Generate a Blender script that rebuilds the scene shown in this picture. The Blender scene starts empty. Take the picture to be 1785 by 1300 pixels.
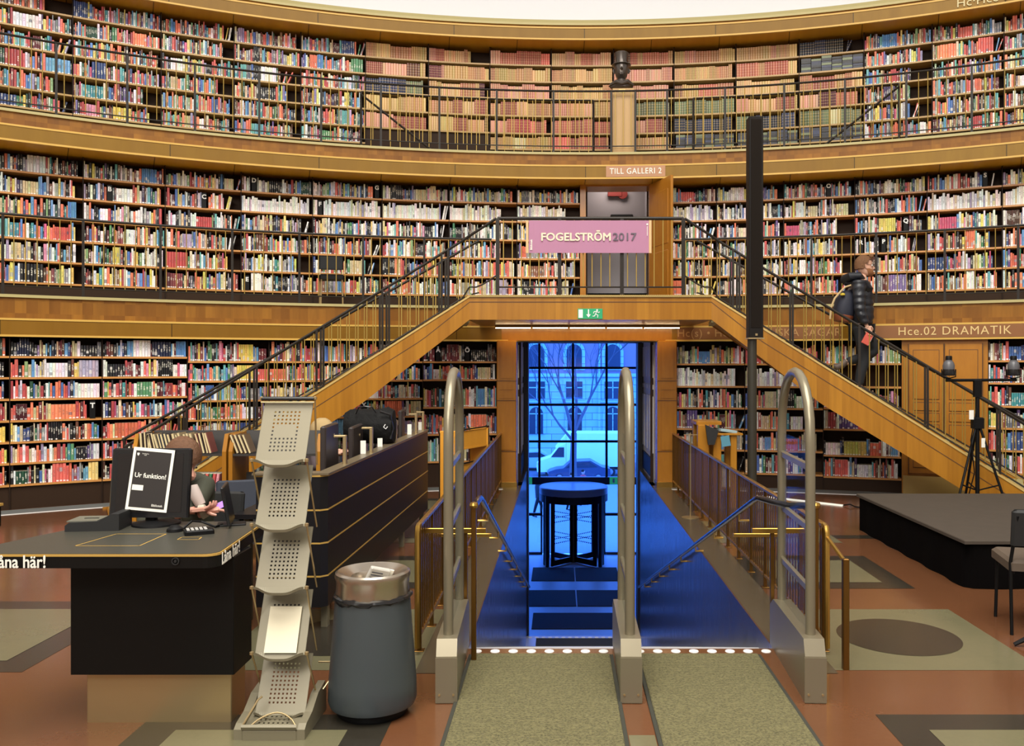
import bpy, math, random
import numpy as np
from mathutils import Vector, Matrix, Euler
random.seed(7)
sc = bpy.context.scene
COL = sc.collection
PI = math.pi
# ------------------------------------------------------------------ camera
EYE = Vector((-0.36, 0.0, 1.7))
cd = bpy.data.cameras.new('camera'); cam = bpy.data.objects.new('camera', cd); COL.objects.link(cam)
cam.location = EYE; cam.rotation_euler = (PI/2, 0, 0)
cd.sensor_fit = 'HORIZONTAL'; cd.sensor_width = 36.0; cd.lens = 36.0*1500/1785
cd.shift_x = (892.5-978)/1785; cd.shift_y = (637-650)/1785
cd.clip_start = 0.05; cd.clip_end = 400
sc.camera = cam
# ------------------------------------------------------------------ view, world, lights
vs = sc.view_settings
vs.view_transform = 'Standard'; vs.look = 'None'; vs.gamma = 1; vs.exposure = 0.08; vs.use_curve_mapping = False
w = bpy.data.worlds.new('dusk'); sc.world = w; w.use_nodes = True
bg = w.node_tree.nodes['Background']; bg.inputs[0].default_value = (0.045, 0.195, 1.0, 1); bg.inputs[1].default_value = 9.0
def area(name, loc, rot, sx, sy, power, col, shape='RECTANGLE', spread=None):
    l = bpy.data.lights.new(name, 'AREA'); l.shape = shape; l.size = sx
    if shape in ('RECTANGLE', 'ELLIPSE'): l.size_y = sy
    l.energy = power; l.color = col
    if spread: l.spread = spread
    o = bpy.data.objects.new(name, l); COL.objects.link(o); o.location = loc; o.rotation_euler = rot
    return o
area('dome_light', (0, 0, 13.5), (0, 0, 0), 13, 13, 3700, (1.0, 0.965, 0.89), 'DISK')
area('front_fill_light', (-3, -6, 8.5), (math.radians(68), 0, math.radians(-8)), 7, 4, 1000, (1.0, 0.95, 0.87))  # unseen fill lamp added behind the camera to brighten the fronts

# ------------------------------------------------------------------ material helpers
def mat(name, col, rough=0.6, metal=0.0, **kw):
    m = bpy.data.materials.new(name); m.use_nodes = True
    b = m.node_tree.nodes['Principled BSDF']
    b.inputs['Base Color'].default_value = (*col, 1); b.inputs['Roughness'].default_value = rough
    b.inputs['Metallic'].default_value = metal
    if 'spec' in kw: b.inputs['Specular IOR Level'].default_value = kw['spec']
    if 'emit' in kw:
        b.inputs['Emission Color'].default_value = (*kw['emit'], 1); b.inputs['Emission Strength'].default_value = kw.get('power', 1)
    if 'trans' in kw: b.inputs['Transmission Weight'].default_value = kw['trans']
    return m
class NT:
    def __init__(s, m): s.t = m.node_tree; s.b = s.t.nodes['Principled BSDF']
    def n(s, typ, **kw):
        x = s.t.nodes.new(typ)
        for k, v in kw.items():
            if k.startswith('_'): setattr(x, k[1:], v)
        return x
    def l(s, a, b): s.t.links.new(a, b)
    def math(s, op, a, b=None, c=None):
        x = s.t.nodes.new('ShaderNodeMath'); x.operation = op
        for i, v in enumerate((a, b, c)):
            if v is None: continue
            if isinstance(v, (int, float)): x.inputs[i].default_value = v
            else: s.l(v, x.inputs[i])
        return x.outputs[0]
    def mix(s, f, a, b):
        x = s.t.nodes.new('ShaderNodeMix'); x.data_type = 'RGBA'
        for i, v in ((0, f), (6, a), (7, b)):
            if isinstance(v, (int, float)): x.inputs[i].default_value = v
            elif isinstance(v, tuple): x.inputs[i].default_value = (*v, 1)
            else: s.l(v, x.inputs[i])
        return x.outputs[2]
    def noise(s, vec, scale, detail=3, rough=0.5):
        x = s.t.nodes.new('ShaderNodeTexNoise'); x.inputs['Scale'].default_value = scale
        x.inputs['Detail'].default_value = detail; x.inputs['Roughness'].default_value = rough
        if vec is not None: s.l(vec, x.inputs['Vector'])
        return x.outputs['Fac']
    def comb(s, x, y, z):
        c = s.t.nodes.new('ShaderNodeCombineXYZ')
        for i, v in enumerate((x, y, z)):
            if isinstance(v, (int, float)): c.inputs[i].default_value = v
            else: s.l(v, c.inputs[i])
        return c.outputs[0]
    def pos(s):
        g = s.t.nodes.new('ShaderNodeNewGeometry'); sp = s.t.nodes.new('ShaderNodeSeparateXYZ'); s.l(g.outputs['Position'], sp.inputs[0])
        return g.outputs['Position'], sp.outputs[0], sp.outputs[1], sp.outputs[2]
    def bump(s, h, strength=0.3, dist=0.01):
        x = s.t.nodes.new('ShaderNodeBump'); x.inputs['Strength'].default_value = strength; x.inputs['Distance'].default_value = dist
        s.l(h, x.inputs['Height']); s.l(x.outputs[0], s.b.inputs['Normal'])

def curved_wood(name, c1, c2, c3, plank, rough=0.35, seam=0.0, streak=1.0, rows=None, spec=.22):
    """veneer that follows the round wall: sheets of width `plank` metres, vertical grain, joints"""
    m = mat(name, c1, rough, spec=spec); t = NT(m); p, x, y, z = t.pos()
    s = t.math('MULTIPLY', t.math('ARCTAN2', x, y), 12.6)
    q = t.math('DIVIDE', s, plank); idx = t.math('FLOOR', q)
    if rows: idx = t.math('ADD', idx, t.math('MULTIPLY', t.math('FLOOR', t.math('DIVIDE', z, rows)), 37.3))
    wn = t.n('ShaderNodeTexWhiteNoise'); wn.noise_dimensions = '1D'; t.l(idx, wn.inputs['W'])
    grain = t.noise(t.comb(t.math('MULTIPLY', s, 9.0*streak), t.math('MULTIPLY', z, 0.7), idx), 1.0, 4, 0.6)
    base = t.mix(wn.outputs['Value'], c1, c2)
    base = t.mix(t.math('MULTIPLY', t.math('SUBTRACT', grain, 0.35), 1.3), base, c3)
    if seam > 0:
        fr = t.math('FRACT', q); jn = t.math('LESS_THAN', fr, seam/plank)
        base = t.mix(jn, base, tuple(v*0.25 for v in c2))
    t.l(base, t.b.inputs['Base Color']); return m
def wood(name, c1, c2, rough=0.35, scale=6.0, axis=2, stretch=0.12):
    m = mat(name, c1, rough); t = NT(m); p, x, y, z = t.pos()
    a = [x, y, z]; a[axis] = t.math('MULTIPLY', a[axis], stretch)
    g = t.noise(t.comb(*a), scale, 5, 0.6)
    g2 = t.noise(t.comb(*a), scale*6, 3, 0.6)
    f = t.math('ADD', t.math('MULTIPLY', g, 0.7), t.math('MULTIPLY', g2, 0.4))
    f = t.math('MULTIPLY', t.math('SUBTRACT', f, 0.3), 1.8); f.node.use_clamp = True
    t.l(t.mix(f, c1, c2), t.b.inputs['Base Color']); return m
M = {}
M['fascia'] = curved_wood('fascia_veneer', (0.235, 0.122, 0.010), (0.275, 0.148, 0.013), (0.18, 0.086, 0.005), 1.9, 0.42, 0.012, 0.5)
M['fascia_low'] = curved_wood('fascia_veneer_dark', (0.22, 0.105, 0.008), (0.26, 0.125, 0.011), (0.175, 0.078, 0.005), 1.9, 0.38, 0.012, 0.5)
M['band'] = curved_wood('band_veneer', (0.31, 0.135, 0.016), (0.20, 0.078, 0.009), (0.11, 0.04, 0.005), 0.12, 0.45, rows=.145)
M['lipwood'] = mat('edge_moulding', (0.62, 0.38, 0.08), 0.4, spec=.3)
M['soffit'] = curved_wood('uplit_soffit_veneer', (0.56, 0.29, 0.03), (0.62, 0.33, 0.035), (0.46, 0.22, 0.02), 0.98, 0.4, 0.012)  # veneer colour raised to imitate uplighting on the gallery undersides
M['cream'] = mat('gallery_floor_edge', (0.42, 0.36, 0.15), 0.5)
M['plaster'] = mat('white_plaster', (0.70, 0.71, 0.74), 0.7)
t = NT(M['plaster']); p, x, y, z = t.pos(); t.bump(t.noise(p, 3.0, 4), 0.15, 0.02)
M['shelf'] = wood('shelf_edge_wood', (0.50, 0.21, 0.05), (0.60, 0.29, 0.08), 0.4, 5, 0, 0.4)
M['shelf_g2'] = wood('shelf_edge_wood_pale', (0.40, 0.24, 0.075), (0.48, 0.30, 0.10), 0.4, 5, 0, 0.4)
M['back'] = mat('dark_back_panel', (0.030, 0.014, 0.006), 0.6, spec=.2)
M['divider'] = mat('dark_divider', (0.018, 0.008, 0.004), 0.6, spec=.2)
M['pilaster'] = wood('polished_pilaster_wood', (0.46, 0.19, 0.022), (0.32, 0.12, 0.012), 0.25, 3.5, 2, 0.25)
M['stairwood'] = curved_wood('stair_veneer', (0.43, 0.19, 0.018), (0.33, 0.135, 0.012), (0.20, 0.075, 0.006), .17, .32, 0, 1.3, spec=.35)
M['trackseam'] = mat('dark_joint', (0.09, 0.035, 0.01), 0.6)
M['bronze'] = mat('dark_bronze', (0.045, 0.03, 0.018), 0.35, 0.6)
M['brass'] = mat('brass', (0.46, 0.27, 0.06), 0.28, 0.9)
M['brassdark'] = mat('aged_brass', (0.19, 0.095, 0.02), 0.32, 0.85)
M['black'] = mat('black', (0.004, 0.004, 0.0045), 0.5, spec=.2)
M['blackgloss'] = mat('black_gloss', (0.01, 0.01, 0.011), 0.2)
M['darkgrey'] = mat('dark_grey', (0.02, 0.02, 0.02), 0.55, spec=.3)
M['white'] = mat('white', (0.8, 0.8, 0.78), 0.5)
M['paper'] = mat('paper', (0.82, 0.80, 0.72), 0.6)

# floor
M['floor'] = mat('terracotta_linoleum', (0.36, 0.13, 0.07), 0.22)
t = NT(M['floor']); p, x, y, z = t.pos()
f = t.noise(p, 2.2, 6, 0.65); f2 = t.noise(p, 40, 4, 0.7)
c = t.mix(f, (0.135, 0.052, 0.022), (0.088, 0.033, 0.013)); c = t.mix(t.math('MULTIPLY', f2, 0.35), c, (0.16, 0.075, 0.038))
t.l(c, t.b.inputs['Base Color']); t.l(t.math('ADD', 0.10, t.math('MULTIPLY', f, 0.16)), t.b.inputs['Roughness'])
def lino(name, a, b, r=0.22):
    m = mat(name, a, r); t = NT(m); p, x, y, z = t.pos()
    f = t.noise(p, 5, 6, 0.7); f2 = t.noise(p, 50, 4, 0.7)
    t.l(t.mix(t.math('ADD', t.math('MULTIPLY', f, 0.6), t.math('MULTIPLY', f2, 0.4)), a, b), t.b.inputs['Base Color']); return m
M['lino_light'] = lino('pale_linoleum', (0.155, 0.142, 0.078), (0.105, 0.097, 0.055))
M['lino_dark'] = lino('charcoal_linoleum', (0.018, 0.016, 0.012), (0.034, 0.029, 0.021))
M['lino_mid'] = lino('grey_blue_stone', (0.14, 0.15, 0.15), (0.20, 0.21, 0.20), 0.4)
M['stone'] = lino('brown_grey_stone', (0.055, 0.043, 0.027), (0.09, 0.073, 0.048), 0.25)

# books: colour per book in an attribute, title print and shelf mark from the spine's own UV
M['book'] = mat('book_covers', (0.5, 0.5, 0.5), 0.45)
t = NT(M['book'])
at = t.n('ShaderNodeAttribute'); at.attribute_name = 'bookcol'
uv = t.n('ShaderNodeUVMap'); uv.uv_map = 'UVMap'; sp = t.n('ShaderNodeSeparateXYZ'); t.l(uv.outputs[0], sp.inputs[0])
U, V = sp.outputs[0], sp.outputs[1]
uf = t.math('FRACT', U); ui = t.math('FLOOR', U)
wn = t.n('ShaderNodeTexWhiteNoise'); wn.noise_dimensions = '1D'; t.l(ui, wn.inputs['W'])
wc = t.n('ShaderNodeSeparateColor'); t.l(wn.outputs['Color'], wc.inputs[0])
r1, r2, r3 = wc.outputs[0], wc.outputs[1], wc.outputs[2]
def band(t, v, lo, hi):
    return t.math('MULTIPLY', t.math('GREATER_THAN', v, lo), t.math('LESS_THAN', v, hi))
tlo = t.math('ADD', 0.28, t.math('MULTIPLY', r1, 0.25)); thi = t.math('ADD', tlo, t.math('ADD', 0.15, t.math('MULTIPLY', r2, 0.35)))
inner = band(t, uf, 0.25, 0.75)
txt = t.noise(t.comb(t.math('MULTIPLY', uf, 2.0), t.math('MULTIPLY', V, 26.0), t.math('MULTIPLY', ui, 3.7)), 1.0, 2)
ink = t.math('MULTIPLY', t.math('MULTIPLY', band(t, V, tlo, thi), inner), t.math('GREATER_THAN', txt, 0.48))
ink = t.math('MULTIPLY', ink, t.math('GREATER_THAN', at.outputs['Alpha'], 0.75))
hsv = t.n('ShaderNodeSeparateColor'); hsv.mode = 'HSV'; t.l(at.outputs['Color'], hsv.inputs[0])
light = t.math('GREATER_THAN', hsv.outputs[2], 0.35)
inkc = t.mix(light, (0.75, 0.72, 0.6), (0.03, 0.03, 0.05))
c = t.mix(t.math('MULTIPLY', ink, t.math('SUBTRACT', 0.8, t.math('MULTIPLY', light, .35))), at.outputs['Color'], inkc)
# contrasting block on some spines
blk = t.math('MULTIPLY', band(t, V, t.math('MULTIPLY', r2, 0.6), t.math('ADD', t.math('MULTIPLY', r2, 0.6), 0.22)), t.math('GREATER_THAN', r3, 0.82))
blk = t.math('MULTIPLY', blk, t.math('GREATER_THAN', at.outputs['Alpha'], 0.75))
c = t.mix(t.math('MULTIPLY', blk, 0.75), c, t.mix(r1, (0.75, 0.72, 0.68), (0.05, 0.06, 0.12)))
# raised bands of old bindings
ant = t.math('MULTIPLY', t.math('LESS_THAN', at.outputs['Alpha'], 0.75), t.math('GREATER_THAN', at.outputs['Alpha'], 0.25))
bd = t.math('LESS_THAN', t.math('FRACT', t.math('MULTIPLY', V, 5.0)), 0.16)
bd = t.math('MULTIPLY', bd, band(t, V, 0.02, 0.98))
c = t.mix(t.math('MULTIPLY', t.math('MULTIPLY', ant, bd), 0.55), c, (0.65, 0.42, 0.14))
lab = t.math('MULTIPLY', t.math('MULTIPLY', band(t, V, 0.03, 0.10), band(t, uf, .12, .88)), t.math('GREATER_THAN', at.outputs['Alpha'], 0.85))
c = t.mix(t.math('MULTIPLY', lab, t.math('GREATER_THAN', r1, 0.38)), c, (0.85, 0.85, 0.83))
sat = t.n('ShaderNodeHueSaturation'); sat.inputs['Saturation'].default_value = .88; sat.inputs['Value'].default_value = 1.06; t.l(c, sat.inputs['Color']); t.l(sat.outputs[0], t.b.inputs['Base Color'])

# ------------------------------------------------------------------ mesh building
def P3(a, r, z):
    """point on the round wall: a = degrees from the entrance axis, r = radius, z = height"""
    a = math.radians(a); return (r*math.sin(a), r*math.cos(a), z)
class MB:
    def __init__(s): s.v = []; s.f = []; s.mi = []
    def add(s, vs, fs, mi=0):
        n = len(s.v); s.v += [tuple(p) for p in vs]; s.f += [tuple(i+n for i in f) for f in fs]; s.mi += [mi]*len(fs)
    def box(s, x0, x1, y0, y1, z0, z1, mi=0, T=None):
        vs = [(x, y, z) for z in (z0, z1) for y in (y0, y1) for x in (x0, x1)]
        if T is not None: vs = [T @ Vector(p) for p in vs]
        s.add(vs, [(0,2,3,1),(4,5,7,6),(0,1,5,4),(2,6,7,3),(0,4,6,2),(1,3,7,5)], mi)
    def cbox(s, x0, x1, y0, y1, z0, z1, c=0.005, mi=0, T=None):
        """box with chamfered vertical edges and top edge"""
        c = min(c, (x1-x0)*.45, (y1-y0)*.45, (z1-z0)*.45)
        o = [(x0+c,y0),(x1-c,y0),(x1,y0+c),(x1,y1-c),(x1-c,y1),(x0+c,y1),(x0,y1-c),(x0,y0+c)]
        i = [(x0+2*c,y0+c),(x1-2*c,y0+c),(x1-c,y0+2*c),(x1-c,y1-2*c),(x1-2*c,y1-c),(x0+2*c,y1-c),(x0+c,y1-2*c),(x0+c,y0+2*c)]
        vs = [(*p, z0) for p in o]+[(*p, z1-c) for p in o]+[(*p, z1) for p in i]
        if T is not None: vs = [T @ Vector(p) for p in vs]
        fs = [tuple(range(7,-1,-1)), tuple(range(16,24))]
        for k in range(8):
            j = (k+1) % 8; fs += [(k,j,8+j,8+k),(8+k,8+j,16+j,16+k)]
        s.add(vs, fs, mi)
    def prism(s, poly, z0, z1, mi=0, T=None):
        n = len(poly); vs = [(*p, z0) for p in poly]+[(*p, z1) for p in poly]
        if T is not None: vs = [T @ Vector(p) for p in vs]
        s.add(vs, [tuple(range(n-1,-1,-1)), tuple(range(n,2*n))]+[(k,(k+1)%n,n+(k+1)%n,n+k) for k in range(n)], mi)
    def tube(s, pts, r, n=10, mi=0, caps=True, closed=False):
        pts = [Vector(p) for p in pts]; m = len(pts); base = len(s.v); up = None; rings = []
        for i in range(m):
            a = pts[i-1] if (i > 0 or closed) else pts[i]; b = pts[(i+1) % m] if (i < m-1 or closed) else pts[i]
            d = (b-a); d = d.normalized() if d.length > 1e-9 else Vector((0,0,1))
            if up is None:
                up = Vector((0,0,1)) if abs(d.z) < .9 else Vector((1,0,0))
            u = (up - d*up.dot(d)); u = u.normalized() if u.length > 1e-6 else d.orthogonal().normalized()
            v = d.cross(u); up = u; rr = r[i] if isinstance(r, (list, tuple)) else r
            rings.append([pts[i]+(u*math.cos(2*PI*k/n)+v*math.sin(2*PI*k/n))*rr for k in range(n)])
        vs = [p for g in rings for p in g]; fs = []
        for i in range(m if closed else m-1):
            j = (i+1) % m
            for k in range(n): l = (k+1) % n; fs.append((i*n+k, i*n+l, j*n+l, j*n+k))
        if caps and not closed: fs += [tuple(range(n-1,-1,-1)), tuple((m-1)*n+k for k in range(n))]
        s.add(vs, fs, mi)
    def lathe(s, prof, c=(0,0,0), n=32, mi=0, T=None, a0=0, a1=2*PI):
        full = abs(a1-a0-2*PI) < 1e-6; m = n if full else n+1; vs = []
        for (r, z) in prof:
            for k in range(m):
                a = a0+(a1-a0)*k/n; vs.append(Vector((c[0]+r*math.cos(a), c[1]+r*math.sin(a), c[2]+z)))
        if T is not None: vs = [T @ p for p in vs]
        fs = []
        for i in range(len(prof)-1):
            for k in range(n):
                l = (k+1) % m; fs.append((i*m+k, i*m+l, (i+1)*m+l, (i+1)*m+k))
        s.add(vs, fs, mi)
    def ring(s, prof, a0, a1, step=1.0, mi=0, closed=True):
        """sweep a (radius, height) outline round the hall from a0 to a1 degrees"""
        n = max(1, int(round((a1-a0)/step))); m = len(prof); vs = []
        for k in range(n+1):
            a = a0+(a1-a0)*k/n; vs += [P3(a, r, z) for (r, z) in prof]
        fs = []
        for k in range(n):
            for i in range(m if closed else m-1):
                j = (i+1) % m; fs.append((k*m+i, (k+1)*m+i, (k+1)*m+j, k*m+j))
        if closed and abs(a1-a0) < 359.9: fs += [tuple(range(m)), tuple(n*m+i for i in range(m-1,-1,-1))]
        s.add(vs, fs, mi)
    def build(s, name, m, parent=None, smooth=False, loc=None):
        me = bpy.data.meshes.new(name); me.from_pydata(s.v, [], s.f)
        ms = m if isinstance(m, (list, tuple)) else [m]
        for q in ms: me.materials.append(q)
        if len(ms) > 1: me.polygons.foreach_set('material_index', s.mi)
        if smooth:
            me.polygons.foreach_set('use_smooth', [True]*len(s.f))
            me.set_sharp_from_angle(angle=math.radians(38))
        me.update(); o = bpy.data.objects.new(name, me); COL.objects.link(o)
        if loc is not None:
            me.transform(Matrix.Translation(-Vector(loc))); o.location = loc
        if parent is not None:
            o.parent = parent; o.matrix_parent_inverse = parent_inv(parent)
        return o
def world_of(o):
    m = Matrix.LocRotScale(o.location, o.rotation_euler, o.scale)
    if o.parent is not None: m = world_of(o.parent) @ o.matrix_parent_inverse @ m
    return m
def parent_inv(p): return world_of(p).inverted()
def tag(o, label=None, cat=None, group=None, kind=None):
    if label: o['label'] = label
    if cat: o['category'] = cat
    if group: o['group'] = group
    if kind: o['kind'] = kind
    return o
def struct(o, label=None): o['kind'] = 'structure'; return o
def thing(name, label, cat, loc=(0,0,0), rz=0, group=None):
    o = bpy.data.objects.new(name, None); COL.objects.link(o); o.location = loc; o.rotation_euler = (0,0,rz)
    o.empty_display_size = 0.1
    return tag(o, label, cat, group)
def copy_tree(o, parent=None):
    c = o.copy(); COL.objects.link(c)
    if parent is not None: c.parent = parent
    for ch in list(o.children): copy_tree(ch, c)
    return c
def text(name, s, size, m, T, parent=None, depth=0.002, warp=None, fitw=None, heavy=0.0, bold=0.0, align='CENTER', sx=1.0, spacing=1.0, shear=0.0):
    cu = bpy.data.curves.new('t', 'FONT'); cu.body = s; cu.size = size; cu.extrude = depth; cu.align_x = align; cu.align_y = 'CENTER'
    cu.offset = bold; cu.space_character = spacing; cu.resolution_u = 3; cu.shear = shear
    ob = bpy.data.objects.new('t', cu); COL.objects.link(ob)
    dg = bpy.context.evaluated_depsgraph_get(); me = bpy.data.meshes.new_from_object(ob.evaluated_get(dg))
    bpy.data.objects.remove(ob); bpy.data.curves.remove(cu)
    if fitw:
        xs_ = [v.co.x for v in me.vertices]; sx = fitw/(max(xs_)-min(xs_))
    if heavy:
        vs_ = [v.co.copy() for v in me.vertices]; fs_ = [tuple(q.vertices) for q in me.polygons]; nv = len(vs_); V2, F2 = [], []
        for k, (ox, oy) in enumerate(((0, 0), (heavy, 0), (-heavy, 0), (0, heavy), (0, -heavy), (heavy*.7, heavy*.7), (-heavy*.7, -heavy*.7), (heavy*.7, -heavy*.7), (-heavy*.7, heavy*.7))):
            V2 += [(v.x+ox, v.y+oy, v.z+k*2e-5) for v in vs_]; F2 += [tuple(i+k*nv for i in f) for f in fs_]
        me = bpy.data.meshes.new(name); me.from_pydata(V2, [], F2)
    for v in me.vertices:
        p = Vector((v.co.x*sx, v.co.y, v.co.z)); v.co = warp(p) if warp else T @ p
    me.name = name; me.materials.clear(); me.materials.append(m)
    o = bpy.data.objects.new(name, me); COL.objects.link(o)
    if parent is not None: o.parent = parent; o.matrix_parent_inverse = parent_inv(parent)
    return o
def face_cam(x, y, z): # text plane facing -Y
    return Matrix.Translation((x, y, z)) @ Matrix.Rotation(PI/2, 4, 'X')

# ================================================================== STRUCTURE
R0, R1S, R2S = 12.22, 13.35, 13.83      # shelf fronts of the three tiers
# floor with the stair well cut out
pts = []
WX, WY = 0.92, 5.17
a_hit = math.degrees(math.asin(WX/12.6))
for k in range(0, 181): 
    a = a_hit + (360-2*a_hit)*k/180; q = P3(a, 12.6, 0); pts.append((q[0], q[1]))
pts += [(-WX, WY), (WX, WY)]
b = MB(); b.prism(pts[::-1], -0.02, 0)
floor = struct(b.build('floor', M['floor']))
def inlay(poly, m, z=0.0015):
    b = MB(); n = len(poly); b.add([(*p, z) for p in poly], [tuple(range(n))]); return struct(b.build('inlay', m, floor))
def rect(x0, x1, y0, y1): return [(x0,y0),(x1,y0),(x1,y1),(x0,y1)]
for sgn in (1, -1):
    xa, xb = sorted((sgn*1.17, sgn*2.34))
    for (y0, y1, kind) in ((3.03, 4.19, 'f'), (4.80, 6.00, 'c'), (6.56, 7.68, 'f'), (8.25, 9.40, 'c'), (10.0, 11.0, 'f'), (1.3, 2.45, 'c'), (-.5, .65, 'f'), (-2.3, -1.1, 'c')):
        if kind == 'f':
            inlay(rect(xa, xb, y0, y1), M['lino_dark']); inlay(rect(xa+.185, xb-.185, y0+.18, y1-.18), M['lino_light'], .003)
        else:
            inlay(rect(xa, xb, y0, y1), M['lino_light']); cx, cy = (xa+xb)/2, (y0+y1)/2
            inlay([(cx+.37*math.cos(2*PI*k/48), cy+.37*math.sin(2*PI*k/48)) for k in range(48)], M['lino_dark'], .003)
    # second row farther out
    xa, xb = sorted((sgn*3.35, sgn*4.7))
    for (y0, y1) in ((2.2, 3.4), (4.95, 6.0), (7.6, 8.7)):
        inlay(rect(xa, xb, y0-.18, y1+.2), M['lino_dark']); inlay(rect(xa+.0, xb-.2, y0, y1), M['lino_light'], .003)
inlay(rect(2.34, 3.6, 8.45, 8.62), M['lino_dark']); inlay(rect(-3.6, -2.34, 8.45, 8.62), M['lino_dark'])
# stone border of the stair well
for sgn in (1, -1):
    xa, xb = sorted((sgn*.925, sgn*1.17)); inlay(rect(xa, xb, 4.75, 12.1), M['stone'], .002)
for a0_, a1_ in ((-100, -5.6), (5.6, 100)):
    b = MB(); b.ring([(11.83, .0), (11.83, .004), (11.87, .004), (11.87, .0)], a0_, a1_, 2); struct(b.build('inlay', M['white'], floor))
    b = MB(); b.ring([(11.87, .0), (11.87, .003), (12.2, .003), (12.2, 0)], a0_, a1_, 2); struct(b.build('inlay', M['lino_mid'], floor))

# gallery bands
def gallery(name, rf, zb, zt, rb, zl, rin, rl, fm, lipm=None):
    """fascia rf zb..zt, set-back band rb zt..zl, soffit out to rin, floor rl"""
    root = struct(thing(name, None, None)); A = (-180, 180)
    b = MB(); b.ring([(rf, zb), (rf, zt), (rf+.03, zt), (rf+.03, zb)], *A, 2); struct(b.build('fascia_panel', fm, root))
    b = MB(); b.ring([(rb, zt-.02), (rb, zl-.03), (rb+.03, zl-.03), (rb+.03, zt-.02)], *A, 2); struct(b.build('band_panel', M['band'], root))
    b = MB(); b.ring([(rf-.008, zb-.012), (rf-.008, zb+.012), (rf+.03, zb+.012), (rf+.03, zb-.012)], *A, 2)
    b.ring([(rf-.008, zt-.012), (rf-.008, zt+.012), (rb+.01, zt+.012), (rb+.01, zt-.012)], *A, 2); struct(b.build('moulding', M['lipwood'], root))
    b = MB(); b.ring([(rf+.02, zb), (rf+.02, zb+.02), (rin, zb+.02), (rin, zb)], *A, 2); struct(b.build('soffit', M['soffit'], root))
    b = MB(); b.ring([(rb-.03, zl-.035), (rb-.03, zl), (rl, zl), (rl, zl-.035)], *A, 2); struct(b.build('walkway', M['cream'], root))
    return root
gallery('trim_1', 12.12, 2.05, 2.243, 12.24, 2.54, 12.75, 13.75, M['fascia_low'])
gallery('trim_2', 12.85, 4.495, 4.682, 12.96, 4.905, 13.75, 14.25, M['fascia'])
# cornice and the drum above
root = gallery('trim_3', 13.45, 6.797, 6.975, 13.6, 7.10, 14.25, 14.3, M['fascia'])
b = MB(); b.ring([(13.62, 7.06), (13.60, 7.16), (14.4, 7.16), (14.4, 7.06)], -180, 180, 2); struct(b.build('moulding', M['cream'], root))
b = MB(); b.ring([(13.9, 7.1), (13.9, 13.5)], -180, 180, 3, closed=False); struct(b.build('wall_drum', M['plaster']))
prof = [(13.9, 13.5)]+[(13.9*math.cos(k*PI/16), 13.5+3*math.sin(k*PI/16)) for k in range(1, 8)]+[(0.01, 16.5)]
b = MB(); b.ring(prof, -180, 180, 5, closed=False); struct(b.build('ceiling', M['plaster'], None, True))
# walls behind the shelves, and the rest of the ring behind the camera
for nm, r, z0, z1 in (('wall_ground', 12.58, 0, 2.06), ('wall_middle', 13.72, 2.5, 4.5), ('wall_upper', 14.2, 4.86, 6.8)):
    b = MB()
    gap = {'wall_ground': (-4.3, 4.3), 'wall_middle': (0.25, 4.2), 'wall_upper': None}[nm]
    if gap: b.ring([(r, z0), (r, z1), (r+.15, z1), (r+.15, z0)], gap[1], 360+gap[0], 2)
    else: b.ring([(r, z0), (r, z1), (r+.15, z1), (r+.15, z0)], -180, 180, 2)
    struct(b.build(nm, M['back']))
# the rest of the round wall behind the camera: shelves full of books seen only in reflections
M['bookwall'] = mat('far_book_rows', (.25, .17, .12), .6); t = NT(M['bookwall']); p, x, y, z = t.pos()
s_ = t.math('FLOOR', t.math('MULTIPLY', t.math('ARCTAN2', x, y), 330.0)); zr = t.math('FLOOR', t.math('DIVIDE', z, .28))
wn = t.n('ShaderNodeTexWhiteNoise'); wn.noise_dimensions = '3D'; t.l(t.comb(s_, zr, 0), wn.inputs['Vector'])
fr = t.math('GREATER_THAN', t.math('FRACT', t.math('DIVIDE', z, .28)), .16)
hs = t.n('ShaderNodeHueSaturation'); hs.inputs['Saturation'].default_value = .45; t.l(wn.outputs['Color'], hs.inputs['Color'])
t.l(t.mix(fr, (.30, .17, .07), hs.outputs[0]), t.b.inputs['Base Color'])
for r, z0, z1 in ((12.25, .2, 2.04), (13.38, 2.7, 4.49), (13.86, 5.05, 6.79)):
    b = MB(); b.ring([(r, z0), (r, z1)], 50, 310, 2, closed=False); struct(b.build('wall_rear', M['bookwall']))

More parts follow.
